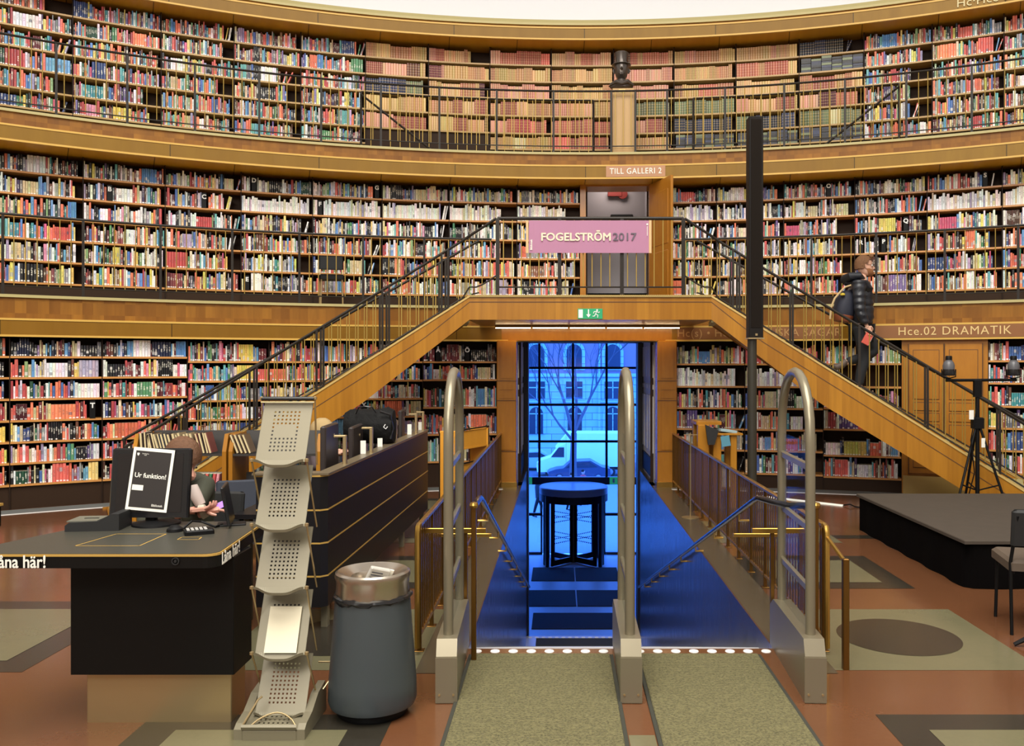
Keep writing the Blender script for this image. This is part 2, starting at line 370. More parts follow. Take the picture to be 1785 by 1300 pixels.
# ================================================================== BOOKCASES AND BOOKS
def lin(h):
    h = h.lstrip('#'); c = [int(h[i:i+2], 16)/255 for i in (0, 2, 4)]
    return tuple((v/12.92 if v <= .04045 else ((v+.055)/1.055)**2.4) for v in c)
NAMED = {  # colour word -> tints
 'white': ['f4f2f0', 'eae8e6', 'f6f2ee', 'dcdce0'], 'cream': ['e0d3ae', 'd3c08c', 'cbb98f'], 'grey': ['8d8d90', '6d7078', 'a3a09b'],
 'black': ['1c1c20', '26262c', '15151a'], 'red': ['c2282a', 'd8402f', 'a51e26', 'e0523c'], 'orange': ['e8662a', 'f07a38', 'd85a1e'],
 'yellow': ['e0c43a', 'd9cf4e', 'e8d06a'], 'green': ['2f7a4d', '4f8f5d', '7fa36b', '1f4d38'], 'blue': ['2b62b0', '3d86c6', '24407e', '5b9bd0'],
 'teal': ['2b8c94', '5fb0b4'], 'purple': ['5a3f86', '7f6aa8', '3d2a5c'], 'pink': ['d8437e', 'd988a6', 'c93468'], 'brown': ['6b3b26', '54301f', '8a5a3a'],
 'maroon': ['6e1c26', '571622', '82303a'], 'lilac': ['b3a4c2', '9c93b8'],
 'tan': ['c98f52', 'b87a45', 'd0a066', 'a9683c'], 'rust': ['a94a2c', 'b85a38', '93402a'], 'rose': ['c98468', 'd49676', 'ba7458'], 'gold': ['b98f45', 'b08a40', 'cfa75a', 'b4864a'], 'navy': ['1d2444', '2a3358', '232a3c'], 'olive': ['5b6440', '6f7a55']}
PAL = {
 'mix': dict(white=5, cream=4, grey=2, black=3, red=5, orange=4, yellow=2, green=3, blue=5, teal=2, purple=.7, pink=.8, brown=1.5, maroon=2, lilac=1),
 'g1': dict(white=10, cream=5, grey=4, black=6, red=3, orange=2, yellow=2, green=2, blue=4, teal=1, purple=.4, pink=.8, brown=2, maroon=1, lilac=1.2),
 'gl': dict(white=7, cream=3, grey=2, black=4, red=6, orange=4, yellow=2, green=1.5, blue=4, teal=2, purple=.9, pink=1.6, brown=1, maroon=2.5, lilac=1.5),
 'g2l': dict(white=2.5, cream=3, grey=2, black=3, red=5, orange=5, yellow=2, green=3, blue=4, teal=3, purple=1, pink=1, brown=3, maroon=2, lilac=1),
 'ant': dict(tan=6, rust=4, rose=3, gold=3, brown=1.5, maroon=1), 'antred': dict(rust=5, red=2, rose=2), 'antgold': dict(gold=6, tan=2, cream=.5), 'antpink': dict(rose=6, pink=.7),
 'antdark': dict(navy=4, black=2, olive=2), 'antolive': dict(olive=4, cream=1), 'reds': dict(red=5, maroon=2, orange=3, cream=1), 'whites': dict(white=8, cream=2, lilac=1),
 'darks': dict(black=4, grey=2, blue=2, purple=.7, maroon=2, navy=2, cream=2, white=1.5, brown=1), 'dark2': dict(black=5, brown=2, maroon=2, cream=1, grey=1)}
rb = random.Random(11)
def pick(pal):
    d = PAL[pal]; k = rb.choices(list(d), list(d.values()))[0]; return k, lin(rb.choice(NAMED[k]))
BOOKS = []   # dict per book: a (deg of centre), r (spine radius), z, w, h, d, lean, col, word, style, shelf key, order
def fill(a0, a1, r, z, hmax, pal, fill_=1.0, key=None, style=1.0, set_p=0.12, wr=(.013, .037), lean_end=None, hr=(.60, .97), gap_left=0.0, uneven=1.0):
    """stand books from a0 to a1 degrees on the board at height z"""
    L = math.radians(a1-a0)*r; s = last = 0.009 + gap_left; end = 0.009+(L-0.018)*fill_; n = 0
    while s < end - 0.012:
        word, col = pick(pal); run = 1
        if rb.random() < set_p: run = rb.randint(3, 8)
        w0 = rb.uniform(*wr); h0 = hmax*rb.uniform(*hr); d0 = rb.uniform(.13, .20)
        if style < .9 or rb.random() < .1: run = max(run, rb.randint(2, 9) if style < .9 else run)
        for q in range(run):
            w = w0*(1 if run > 1 else 1); h = h0 if run > 1 else h0
            if s + w > end: s = 99; break
            c = tuple(max(0.0, min(1.0, v*(1+rb.uniform(-.18, .1)))) for v in col)
            BOOKS.append(dict(a=a0+math.degrees((s+w/2)/r), r=r+rb.uniform(.004, .030)*uneven, z=z, w=w*.955, h=h, d=d0, lean=0.0, col=c, word=word, style=style, key=key, n=n)); n += 1
            s += w; last = s
    s = last
    # a few leaning ones at the open end
    if fill_ < .97 and rb.random() < .55:
        for q in range(rb.randint(1, 4)):
            lean = math.radians(rb.uniform(8, 24)); h = hmax*rb.uniform(.62, .85); w = rb.uniform(.014, .03)
            off = h*math.sin(lean)+w
            if s+off > L-.015: break
            word, col = pick(pal)
            BOOKS.append(dict(a=a0+math.degrees((s+w/2+h*math.sin(lean)*.5)/r), r=r+.015, z=z, w=w*.95, h=h, d=.16, lean=-lean, col=col, word=word, style=style, key=key, n=n)); n += 1
            s += w/math.cos(lean)+.004
def pile(a0, a1, r, z, hmax, pal, key):
    """books lying flat in stacks, tail ends outwards"""
    L = math.radians(a1-a0)*r; s = .03; n = 0
    while s < L-.16:
        w = .145; zz = z; k = 0
        while zz < z+hmax*.82:
            t_ = rb.uniform(.028, .042); word, col = pick(pal)
            BOOKS.append(dict(a=a0+math.degrees((s+w/2)/r), r=r+rb.uniform(.0, .02), z=zz, w=w, h=t_*.93, d=.2, lean=0, col=col, word=word, style=0.0, key=key, n=n, flat=True)); n += 1; zz += t_
        s += w+.008

def bookcase(a0, a1, rf, depth, boards, ztop, zbot, label, shelfmat, group, plinth_from=None):
    root = thing('bookcase', label, 'bookcase', P3((a0+a1)/2, rf, zbot), 0, group); t2 = .006/rf*57.3
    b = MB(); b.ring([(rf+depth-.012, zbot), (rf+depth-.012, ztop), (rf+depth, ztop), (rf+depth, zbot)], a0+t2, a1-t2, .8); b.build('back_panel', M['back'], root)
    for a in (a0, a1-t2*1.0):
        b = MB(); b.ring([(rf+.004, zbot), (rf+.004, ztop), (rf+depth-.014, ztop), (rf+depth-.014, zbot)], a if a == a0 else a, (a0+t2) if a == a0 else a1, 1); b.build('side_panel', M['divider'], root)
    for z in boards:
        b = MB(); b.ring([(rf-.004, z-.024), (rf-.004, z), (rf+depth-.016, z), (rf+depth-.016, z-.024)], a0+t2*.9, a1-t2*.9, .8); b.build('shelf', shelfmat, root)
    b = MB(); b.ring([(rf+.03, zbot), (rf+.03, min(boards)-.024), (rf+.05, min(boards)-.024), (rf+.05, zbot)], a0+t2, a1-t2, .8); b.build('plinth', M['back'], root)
    return root
ORD = ['first', 'second', 'third', 'fourth', 'fifth', 'sixth', 'seventh', 'eighth', 'ninth', 'tenth', 'eleventh', 'twelfth']
# ---- ground floor
L0 = [1.812, 1.562, 1.308, 1.053, .80, .55, .295]; L1 = [1.758, 1.502, 1.248, 1.0, .75, .50, .25]; L2 = [1.759, 1.507, 1.12, .741, .36]
G0 = [(-38.6, -34.07, L0, 'gl'), (-34.07, -29.56, L0, 'gl'), (-29.56, -25.01, L0, 'gl'), (-25.01, -20.34, L1, 'mix'), (-20.34, -15.6, L1, 'mix'), (-15.6, -10.79, L1, 'gl'), (-10.79, -5.92, L2, 'mix')]
names0 = {}
for i, (a0, a1, bd, pal) in enumerate(G0):
    lab = 'ground floor bookcase, %s to the left of the blue entrance passage' % ORD[len(G0)-1-i]
    bookcase(a0, a1, R0, .32, bd, 2.03, 0, lab, M['shelf'], 'ground floor bookcases')
    for j, z in enumerate(bd):
        hm = ((2.03 if j == 0 else bd[j-1]-.024)-z)
        p_, f_, kw = pal, rb.choice([1, 1, .97, .98]), {}
        if j == 0: p_ = 'darks' if i in (1, 2) else 'gl'
        if i == 6: p_ = ['dark2', 'mix', 'mix', 'mix', 'mix'][j]; kw = dict(hr=(.62, .8)) if j in (2, 3) else {}
        if i in (1, 2) and j in (3, 4): p_ = 'reds' if (i+j) % 2 == 0 else 'gl'
        if i == 2 and j == 4: f_ = .8
        fill(a0, a1, R0, z, hm, p_, f_, ('ground', i, j), 1.0, .09 if i < 3 else .06, **kw)
R0a = [1.728, 1.413, 1.111, .816, .522, .204]; R0b = [1.731, 1.416, 1.125, .838, .481, .188]; R0c = [1.766, 1.481, 1.185, .904, .619, .33]
G0R = [(5.2, 10.4, R0a), (10.4, 15.33, R0a), (15.33, 20.03, R0b), (24.87, 29.4, R0c), (29.4, 33.9, R0c)]
for i, (a0, a1, bd) in enumerate(G0R):
    lab = ('ground floor bookcase, %s to the right of the blue entrance passage' % ORD[i]) if i < 3 else ('ground floor bookcase right of the panelled cupboard doors' if i == 3 else 'ground floor bookcase at the right edge, second past the cupboard')
    bookcase(a0, a1, R0, .32, bd, 2.03, 0, lab, M['shelf'], 'ground floor bookcases')
    for j, z in enumerate(bd):
        hm = min(.27, (2.03 if j == 0 else bd[j-1]-.024)-z)
        p_ = ['reds', 'whites', 'mix', 'mix', 'mix', 'mix'][j] if i < 3 else 'mix'
        if j == 0 and i != 1: p_ = 'mix'
        f_ = [1, .97, .75, .9, 1, .95][(i*5+j*3) % 6]
        if i == 2 and j == 1: f_ = .02
        fill(a0, a1, R0, z, hm, p_, f_, ('groundright', i, j), 1.0, .07)
# ---- first gallery
B1 = [4.22, 3.933, 3.646, 3.359, 3.072, 2.786]
D1 = [-47.4, -43.2, -38.9, -34.6, -30.4, -26.11, -21.85, -17.59, -13.26, -8.94, -4.48, -.28]
D1R = [4.67, 8.72, 13.01, 17.38, 21.62, 25.77, 30.0, 34.3, 38.6]
for side, D in (('left', D1), ('right', D1R)):
    for i in range(len(D)-1):
        a0, a1 = D[i], D[i+1]; k = (len(D)-2-i) if side == 'left' else i
        lab = 'first gallery bookcase, %s to the %s of the open gallery doorway' % (ORD[k], side)
        bookcase(a0, a1, R1S, .30, B1, 4.49, 2.54, lab, M['shelf'], 'first gallery bookcases')
        for j, z in enumerate(B1):
            hm = ((4.45 if j == 0 else B1[j-1]-.024)-z)
            p_ = 'g1' if j < 3 else ('mix' if rb.random() < .5 else 'g1')
            if j == 1 and rb.random() < .5: p_ = 'whites'
            f_ = rb.choice([.78, .85, .9, .96, 1.0, .93, 1, .97]) 
            fill(a0, a1, R1S, z, hm, p_, f_, ('first', side, k, j), 1.0, .035)
# ---- second gallery
B2 = [6.525, 6.26, 5.985, 5.71, 5.43, 5.175]
D2 = [-47.6, -43.6, -39.5, -35.3, -30.87, -26.28, -22.2, -18.25, -14.26, -10.23, -6.21, -2.14, 2.0, 6.0, 10.03, 14.03, 17.99, 21.96, 25.91, 30.0, 34.1, 38.2]
ANT = {8: ['ant', 'ant', 'antdark', 'antgold', 'antred', None], 9: ['ant', 'ant', 'ant', 'ant', 'ant', None], 10: ['antred', 'antgold', 'antpink', 'ant', 'antred', 'antgold'],
       11: ['ant', 'antgold', 'antgold', 'ant', 'antred', 'antred'], 12: ['ant', 'antpink', 'antpink', 'antolive', 'ant', 'ant'], 13: ['ant', 'antgold', 'ant', 'antolive', 'antdark', 'P'],
       14: ['ant', 'ant', 'ant', 'ant', 'antdark', 'P'], 15: ['antdark', 'P', 'ant', 'ant', 'antolive', 'P']}
for i in range(len(D2)-1):
    a0, a1 = D2[i], D2[i+1]
    if i < 11: lab = 'second gallery bookcase, %s to the left of the bronze bust' % ORD[10-i]
    elif i == 11: lab = 'second gallery bookcase directly behind the bronze bust'
    else: lab = 'second gallery bookcase, %s to the right of the bronze bust' % ORD[i-12]
    bds = B2[:5] if i in (8, 9) else B2
    bookcase(a0, a1, R2S, .30, bds, 6.79, 4.905, lab, M['shelf_g2'], 'second gallery bookcases')
    for j, z in enumerate(bds):
        hm = ((6.77 if j == 0 else B2[j-1]-.024)-z); key = ('second', i, j)
        if i in ANT:
            p_ = ANT[i][j]
            if p_ == 'P': pile(a0, a1, R2S, z, hm, 'whites' if rb.random() < .5 else 'antdark', key); continue
            if p_: fill(a0, a1, R2S, z, hm, p_, rb.choice([1, 1, .95, .7 if j in (0, 5) else 1]), key, .5, .5, (.022, .042), hr=(.72, .9), uneven=.3)
        else:
            fill(a0, a1, R2S, z, hm, 'g2l', rb.choice([.8, .88, .95, 1, 1, .7]), key, 1.0, .05)

# black letter blocks standing among the books
def letter_sign(ch, px_a, r, z, label):
    root = thing('letter_sign', label, 'letter sign', P3(px_a, r, z), -math.radians(px_a), 'black letter signs among the books')
    T = Matrix.Translation(P3(px_a, r-.01, z)) @ Matrix.Rotation(-math.radians(px_a), 4, 'Z')
    b = MB(); b.cbox(-.031, .031, 0, .12, 0, .215, .002, T=T); b.build('block', M['black'], root)
    text('letter', ch, .085, M['white'], T @ Matrix.Translation((0, -.002, .155)) @ Matrix.Rotation(PI/2, 4, 'X'), root, .001, bold=.003)
SIGNS = [('B', -30.4+1.35, 1, 1), ('C', -26.11+2.15, 1, 1), ('D', -21.85+.75, 1, 0), ('F', -17.59+.45, 1, 1), ('G', -17.59+4.0, 1, 0), ('E', -21.85+.35, 1, 5), ('P', 19.1, 1, 3), ('R', 17.75, 1, 3), ('O', 15.8, 1, 0), ('Q', 20.4, 1, 2), ('S', 24.85, 1, 0),
         ('T', -30.05, 0, 3), ('U', -24.4, 0, 3), ('Y', -14.55, 0, 3), ('\u00c5', -9.8, 0, 0), ('\u00d6', -7.9, 0, 0)]
sign_pos = []
for ch, a, lvl, j in SIGNS:
    if lvl == 1: r, z = R1S, B1[j]
    else:
        r = R0; z = (L0 if a < -25 else (L1 if a < -10.8 else L2))[j]
    sign_pos.append((a, r, z))
    letter_sign(ch, a, r, z, 'black block with white letter %s standing on a %s shelf' % (ch, 'first gallery' if lvl else 'ground floor'))
BOOKS = [bk for bk in BOOKS if not any(abs(bk['z']-z) < .02 and abs(bk['r']-r) < .2 and abs(math.radians(bk['a']-a)*r) < .031+bk['w']/2+(abs(math.sin(bk['lean']))*.1) for a, r, z in sign_pos)]

def project(p):
    d = p[1]-EYE.y; return 978+1500*(p[0]-EYE.x)/d, 637-1500*(p[2]-EYE.z)/d
def book_verts(bk):
    w, h, d = bk['w']/2, bk['h'], bk['d']
    T = Matrix.Translation(P3(bk['a'], bk['r'], bk['z'])) @ Matrix.Rotation(-math.radians(bk['a']), 4, 'Z')
    if bk['lean']: T = T @ Matrix.Translation((0, 0, w*abs(math.sin(bk['lean'])))) @ Matrix.Rotation(-bk['lean'], 4, 'Y')
    return T
# unit book: slightly rounded spine, boards, inset page block
UV_ = [(-.5,.05),(-.22,0),(.22,0),(.5,.05),(.5,1),(-.5,1)]
def book_mesh_data(bk, idx, local=False):
    w, h, d = bk['w'], bk['h'], bk['d']; T = Matrix.Identity(4) if local else book_verts(bk)
    sp = .006 if bk['style'] > .1 else .002
    o = [(-w/2, sp), (-w/4, 0), (w/4, 0), (w/2, sp), (w/2, d), (-w/2, d)]
    vs = [T @ Vector((x, y, z)) for z in (0, h) for (x, y) in o]
    fs = [(0,1,7,6), (1,2,8,7), (2,3,9,8), (3,4,10,9), (4,5,11,10), (5,0,6,11), (11,10,9,8,7,6), (0,5,4,3,2,1)]
    us = [(0.0, .25), (.25, .75), (.75, .999)]; k = 2.0*(idx % 400)
    uvs = []
    for q, f in enumerate(fs):
        if q < 3:
            a, b_ = us[q]; uvs += [(k+a, 0), (k+b_, 0), (k+b_, 1), (k+a, 1)]
        else: uvs += [(k+.1, -1)]*len(f)
    col = []
    page = (.55, .50, .38, 0)
    for q, f in enumerate(fs):
        c = page if q in (4, 6, 7) else (*bk['col'], bk['style'])
        if bk.get('flat') and q < 3: c = (*bk['col'], 0)
        col += [c]*len(f)
    return vs, fs, uvs, col
def build_books(items, name):
    V = []; F = []; U_ = []; C = []
    for i, bk in enumerate(items):
        vs, fs, uvs, col = book_mesh_data(bk, bk['idx']); n = len(V); V += [tuple(v) for v in vs]; F += [tuple(q+n for q in f) for f in fs]; U_ += uvs; C += col
    me = bpy.data.meshes.new(name); me.from_pydata(V, [], F)
    me.uv_layers.new(name='UVMap').data.foreach_set('uv', np.array(U_, dtype=np.float32).ravel())
    me.attributes.new('bookcol', 'FLOAT_COLOR', 'CORNER').data.foreach_set('color', np.array(C, dtype=np.float32).ravel())
    me.materials.append(M['book']); me.update()
    o = bpy.data.objects.new(name, me); COL.objects.link(o); return o
for i, bk in enumerate(BOOKS): bk['idx'] = rb.randint(0, 399)
# which books show largest: the ones nearest the camera and not behind the furniture
def covered(x, y):
    if x < 4 or x > 1781 or y < 4: return True
    if 186 < x < 345 and y > 775: return True
    if x > 215 and y > 748 and x < 870: return True
    if 225 < x < 870 and y > 752-(x-225)*.62: return True       # stair flight and its railing
    if 865 < x < 1180: return True
    if 1295 < x < 1330: return True
    if x > 1190 and 380+(x-1190)*.585 < y < 600+(x-1240)*.66: return True
    if x > 1172 and x < 1372 and y > 757+(x-1175)*.61: return True
    return False
for bk in BOOKS:
    h = bk['h']; p0 = project(P3(bk['a']-math.degrees(bk['w']/2/bk['r']), bk['r'], bk['z'])); p1 = project(P3(bk['a']+math.degrees(bk['w']/2/bk['r']), bk['r'], bk['z']+h))
    bk['px'] = abs(p1[0]-p0[0])*abs(p1[1]-p0[1]); c = ((p0[0]+p1[0])/2, (p0[1]+p1[1])/2)
    if covered(*c): bk['px'] = 0
order = sorted(range(len(BOOKS)), key=lambda i: -BOOKS[i]['px'])
solo = set(order[:262])
CARTBOOKS = 38
build_rest = [BOOKS[i] for i in range(len(BOOKS)) if i not in solo]
rest = build_books(build_rest, 'book'); tag(rest, 'thousands of books filling the shelves all round the hall', 'books', kind='stuff')
nth = lambda n: ORD[n] if n < 12 else ('%d%s' % (n+1, 'th' if 10 <= (n+1) % 100 <= 20 else {1: 'st', 2: 'nd', 3: 'rd'}.get((n+1) % 10, 'th')))
byshelf = {}
for i, bk in enumerate(BOOKS): byshelf.setdefault(bk['key'], []).append(i)
rank = {}
for k, v in byshelf.items():
    for q, i in enumerate(sorted(v, key=lambda i: BOOKS[i]['a'])): rank[i] = q
SH = ['top', 'second', 'third', 'fourth', 'fifth', 'sixth', 'seventh']
for i in sorted(solo):
    bk = BOOKS[i]; vs, fs, uvs, col = book_mesh_data(bk, bk['idx'], True)
    me = bpy.data.meshes.new('book'); me.from_pydata([tuple(v) for v in vs], [], fs)
    me.uv_layers.new(name='UVMap').data.foreach_set('uv', np.array(uvs, dtype=np.float32).ravel())
    me.attributes.new('bookcol', 'FLOAT_COLOR', 'CORNER').data.foreach_set('color', np.array(col, dtype=np.float32).ravel())
    me.materials.append(M['book']); o = bpy.data.objects.new('book', me); COL.objects.link(o); o.matrix_world = book_verts(bk)
    k = bk['key']
    if k[0] == 'ground': where = 'ground %s shelf, %s bookcase left of entrance' % (SH[k[2]], ORD[len(G0)-1-k[1]])
    elif k[0] == 'groundright': where = 'ground %s shelf, %s bookcase right of entrance' % (SH[k[2]], ORD[k[1]])
    elif k[0] == 'first': where = 'first gallery %s shelf, %s bookcase %s of doorway' % (SH[k[3]], ORD[k[2]], k[1])
    else: where = 'second gallery %s shelf, %s bookcase %s of bust' % (SH[k[2]], ORD[10-k[1]] if k[1] < 11 else ORD[k[1]-12], 'left' if k[1] < 11 else 'right')
    tag(o, '%s book, %s from left on %s' % (bk['word'], nth(rank[i]), where), 'book', 'books on the wall shelves')

# ================================================================== ENTRANCE PASSAGE
M['bluestone'] = mat('polished_dark_stone', (0.20, 0.20, 0.21), 0.16)
t = NT(M['bluestone']); p, x, y, z = t.pos()
f = t.noise(t.comb(x, t.math('MULTIPLY', y, 3.0), t.math('MULTIPLY', z, .5)), 4.0, 5, .65)
t.l(t.mix(f, (0.015, 0.015, 0.03), (0.06, 0.06, 0.10)), t.b.inputs['Base Color']); t.l(t.math('ADD', .12, t.math('MULTIPLY', f, .22)), t.b.inputs['Roughness'])
M['paleplaster'] = mat('pale_plaster', (0.80, 0.80, 0.84), 0.55)
M['stepstone'] = mat('step_stone', (0.42, 0.42, 0.43), 0.35)
M['blackmetal'] = mat('black_metal', (0.004, 0.004, 0.005), 0.35)
M['vmat'] = mat('entrance_mat_fibre', (0.03, 0.032, 0.034), 0.95)
g = bpy.data.materials.new('clear_glass'); g.use_nodes = True; nt = g.node_tree; nt.nodes.clear()
o_ = nt.nodes.new('ShaderNodeOutputMaterial'); mx = nt.nodes.new('ShaderNodeMixShader'); tr = nt.nodes.new('ShaderNodeBsdfTransparent'); gl = nt.nodes.new('ShaderNodeBsdfGlossy')
tr.inputs[0].default_value = (.93, .95, .96, 1); gl.inputs['Roughness'].default_value = .03; mx.inputs[0].default_value = .035
nt.links.new(tr.outputs[0], mx.inputs[1]); nt.links.new(gl.outputs[0], mx.inputs[2]); nt.links.new(mx.outputs[0], o_.inputs[0]); M['glass'] = g

YB = 14.3            # inner end of the passage, black frame
SL = 2.70/8.3        # slope of the entrance stair
for sg, nm in ((-1, 'wall_left'), (1, 'wall_right')):
    b = MB()  # side wall of the well
    x0, x1 = sorted((sg*(WX-.003), sg*(WX+.12)))
    b.prism([(WY, -.002), (YB, -.002), (YB, -4.0), (13.4, -4.0), (WY, -.9)], x0, x1, T=Matrix(((0,0,1,0),(1,0,0,0),(0,1,0,0),(0,0,0,1))))
    struct(b.build(nm, M['bluestone']))
    b = MB(); x0, x1 = sorted((sg*.985, sg*1.15)); b.box(x0, x1, 12.3, YB, 0, 2.25); root = struct(b.build(nm+'_reveal' if False else nm, M['paleplaster']))
    # panelled reveal
    xs = sg*.985; x0, x1 = sorted((xs, xs-sg*.012))
    for (z0, z1) in ((.42, 1.25), (1.35, 1.42), (1.52, 2.0)):
        for k in range(4):
            b = MB(); b.cbox(x0, x1, 12.52+k*.42, 12.52+k*.42+.34, z0, z1, .006); struct(b.build('panel', M['paleplaster'], root))
    b = MB(); x0, x1 = sorted((xs, xs-sg*.02)); b.box(x0, x1, 12.75, 14.1, .05, .33); struct(b.build('radiator_grille', M['darkgrey'], root))
    b = MB(); x0, x1 = sorted((sg*.92, sg*.985)); b.box(x0, x1, 12.2, YB, -.1, 0.0); struct(b.build('trim_4', M['stone']))
b = MB(); b.box(-1.15, 1.15, 12.3, YB, 2.19, 2.3); struct(b.build('ceiling', M['paleplaster']))
# steps and landings
b = MB(); n = 22; vsx = []
for k in range(n):
    y0 = WY+.0+k*8.3/n; z1 = -k*2.70/n-.0
    b.box(-WX, WX, y0, y0+8.3/n+.02, z1-2.70/n-.5, z1-2.70/n)
b.box(-WX, WX, 13.47, 14.0, -3.2, -2.70)
struct(b.build('floor', M['stepstone']))
b = MB(); n = 8
for k in range(n): b.box(-2.2, 2.2, 14.0+k*.33, 14.0+(k+1)*.33+.01, -4.3, -2.70-(k+1)*1.3/n)
b.box(-2.6, 2.6, 16.6, 26.0, -4.2, -4.0); struct(b.build('floor', M['stepstone']))
b = MB()
for k in range(17): b.lathe([(0, .004), (.027, .004), (.029, 0)], (-.86+k*1.72/16, WY+.05-.1, .0), 14)
tag(b.build('step_marker', M['white']), 'row of white dots along the top edge of entrance stairs', 'floor marking', kind='stuff')
b = MB()
for k in range(17): b.lathe([(0, .004), (.032, .004), (.034, 0)], (-.86+k*1.72/16, 13.93, -2.70), 12)
tag(b.build('step_marker', M['white']), 'row of white dots along the lower landing edge', 'floor marking', kind='stuff')
# vestibule shell
b = MB(); b.box(-2.75, -2.6, YB, 26.3, -4.1, 2.9); struct(b.build('wall_left', M['bluestone']))
b = MB(); b.box(2.6, 2.75, YB, 26.3, -4.1, 2.9); struct(b.build('wall_right', M['bluestone']))
b = MB(); b.box(-2.75, 2.75, YB, 26.3, 2.75, 2.9); struct(b.build('ceiling', M['paleplaster']))
b = MB()
b.box(-2.75, -.955, YB, YB+.12, -4.1, 2.9); b.box(.955, 2.75, YB, YB+.12, -4.1, 2.9); b.box(-.955, .955, YB, YB+.12, 2.07, 2.9)
struct(b.build('wall_vestibule', M['blackmetal']))
for sg in (-1, 1): b = MB(); x0, x1 = sorted((sg*.895, sg*.984)); b.box(x0, x1, 14.05, YB+.12, -3.4, 2.07); struct(b.build('trim_7', M['blackmetal']))
# mats of the vestibule
for i, (x0, x1, y0, y1) in enumerate(((-1.15, .0, 22.75, 24.25), (.03, 1.2, 22.75, 24.25), (-1.2, .0, 20.35, 21.8), (.03, 1.2, 20.35, 21.8), (-1.0, 1.1, 18.6, 19.8))):
    b = MB(); b.cbox(x0, x1, y0, y1, -4.0, -3.985, .004)
    tag(b.build('entrance_mat', M['vmat']), ['dark mat at the foot of the revolving door, left half', 'dark mat at the foot of the revolving door, right half', 'dark mat in middle row of entrance hall, left half', 'dark mat in middle row of entrance hall, right half', 'wide dark mat nearest the stairs in the lower entrance hall'][i], 'mat', 'mats in the entrance hall')
b = MB(); b.cbox(-.82, .75, 13.05, 13.62, -2.72, -2.69, .004); 
b = MB(); b.cbox(-.76, .72, 13.5, 13.86, -2.70, -2.688, .004)
tag(b.build('entrance_mat', M['vmat']), 'small dark mat on the stair landing above the second row of dots', 'mat', 'mats in the entrance hall')
# glazed front
YF = 26.0
win = struct(thing('window_1', None, None, (0, YF, -4)))
b = MB()
for x in [-2.03, -1.014, 0.0, 1.014, 2.03]: b.box(x-.035, x+.035, YF-.04, YF+.05, -1.7, 2.75)
for z in [-.59, .52, 1.63]: b.box(-2.6, 2.6, YF-.04, YF+.05, z-.035, z+.035)
b.box(-2.6, -2.0, YF-.05, YF+.06, -4, 2.75) if False else None
struct(b.build('muntin', M['blackmetal'], win))
b = MB(); b.box(-2.6, 2.6, YF-.12, YF+.1, -1.88, -1.66); struct(b.build('transom', M['blackmetal'], win))
b = MB()
for x in [-2.03, -1.4, -.95, .95, 1.4, 2.03]: b.box(x-.03, x+.03, YF-.04, YF+.05, -4, -1.8)
b.box(-2.6, -.95, YF-.04, YF+.05, -2.83, -2.75); b.box(.95, 2.6, YF-.04, YF+.05, -2.83, -2.75)
b.box(-2.6, -.95, YF-.04, YF+.05, -4, -3.93); b.box(.95, 2.6, YF-.04, YF+.05, -4, -3.93); struct(b.build('frame', M['blackmetal'], win))
b = MB(); b.box(-2.6, 2.6, YF, YF+.008, -1.7, 2.75); b.box(-2.6, -.95, YF, YF+.008, -4, -1.8); b.box(.95, 2.6, YF, YF+.008, -4, -1.8); struct(b.build('pane', M['glass'], win))
# small green signs on the transom and stickers
M['signgreen'] = mat('sign_green', (0.02, 0.30, 0.16), 0.5, emit=(0.02, 0.35, 0.18), power=.5)
for x, lab in ((-1.35, 'small green exit sign on the transom left of the revolving door'), (1.22, 'small green exit sign on the transom right of the revolving door')):
    r_ = thing('exit_sign', lab, 'exit sign', (x, YF-.14, -1.77)); b = MB(); b.cbox(x-.12, x+.12, YF-.16, YF-.125, -1.87, -1.65, .004); b.build('panel', M['signgreen'], r_)
    b = MB(); b.box(x-.03, x+.03, YF-.167, YF-.16, -1.82, -1.70); b.build('pictogram', M['white'], r_)
b = MB(); b.cbox(1.42, 1.78, YF-.03, YF-.01, -2.55, -2.2, .003); tag(b.build('notice', M['paper']), 'paper notice taped to the glass right of the revolving door', 'notice')
text('window_lettering', 'Ramp h\u00f6ger', .13, M['white'], Matrix.Translation((-1.72, YF-.02, -2.95)) @ Matrix.Rotation(PI/2, 4, 'X') @ Matrix.Scale(-1, 4, (1,0,0)), None, .001)
tag(bpy.data.objects['window_lettering'], 'white lettering on the glass left of the revolving door, seen from behind', 'lettering')
# revolving door
rd = thing('revolving_door', 'black framed glass revolving door at the foot of the entrance', 'revolving door', (0, 24.95, -4))
c = (0, 24.95, 0); RR = .95
b = MB(); b.lathe([(0, -1.78), (RR+.02, -1.78), (RR+.04, -1.80), (RR+.04, -1.99), (RR+.0, -2.0), (0, -2.0)], c, 40); b.build('canopy', mat('blue_grey_lid', (.35, .38, .42), .3), rd, True)
b = MB(); b.lathe([(RR-.01, -2.19), (RR-.01, -1.98), (RR+.04, -1.98), (RR+.04, -2.19), (RR-.01, -2.19)], c, 40); b.build('fascia_ring', M['blackmetal'], rd, True)
for sg in (0, 1):
    a0 = (-38 + 180*sg)*PI/180; b = MB(); b.lathe([(RR, -3.95), (RR, -2.1)], c, 14, a0=a0, a1=a0+76*PI/180); b.build('curved_glass', M['glass'], rd, True)
    for q in (a0, a0+62*PI/180): b = MB(); b.lathe([(RR+.004, -3.98), (RR+.004, -2.05)], c, 5, a0=q, a1=q+14*PI/180); b.build('edge_panel', M['blackmetal'], rd, True)
    for q in (a0, a0+76*PI/180): b = MB(); b.tube([(c[0]+RR*math.cos(q), c[1]+RR*math.sin(q), -4), (c[0]+RR*math.cos(q), c[1]+RR*math.sin(q), -2.0)], .06, 8); b.build('post', M['blackmetal'], rd)
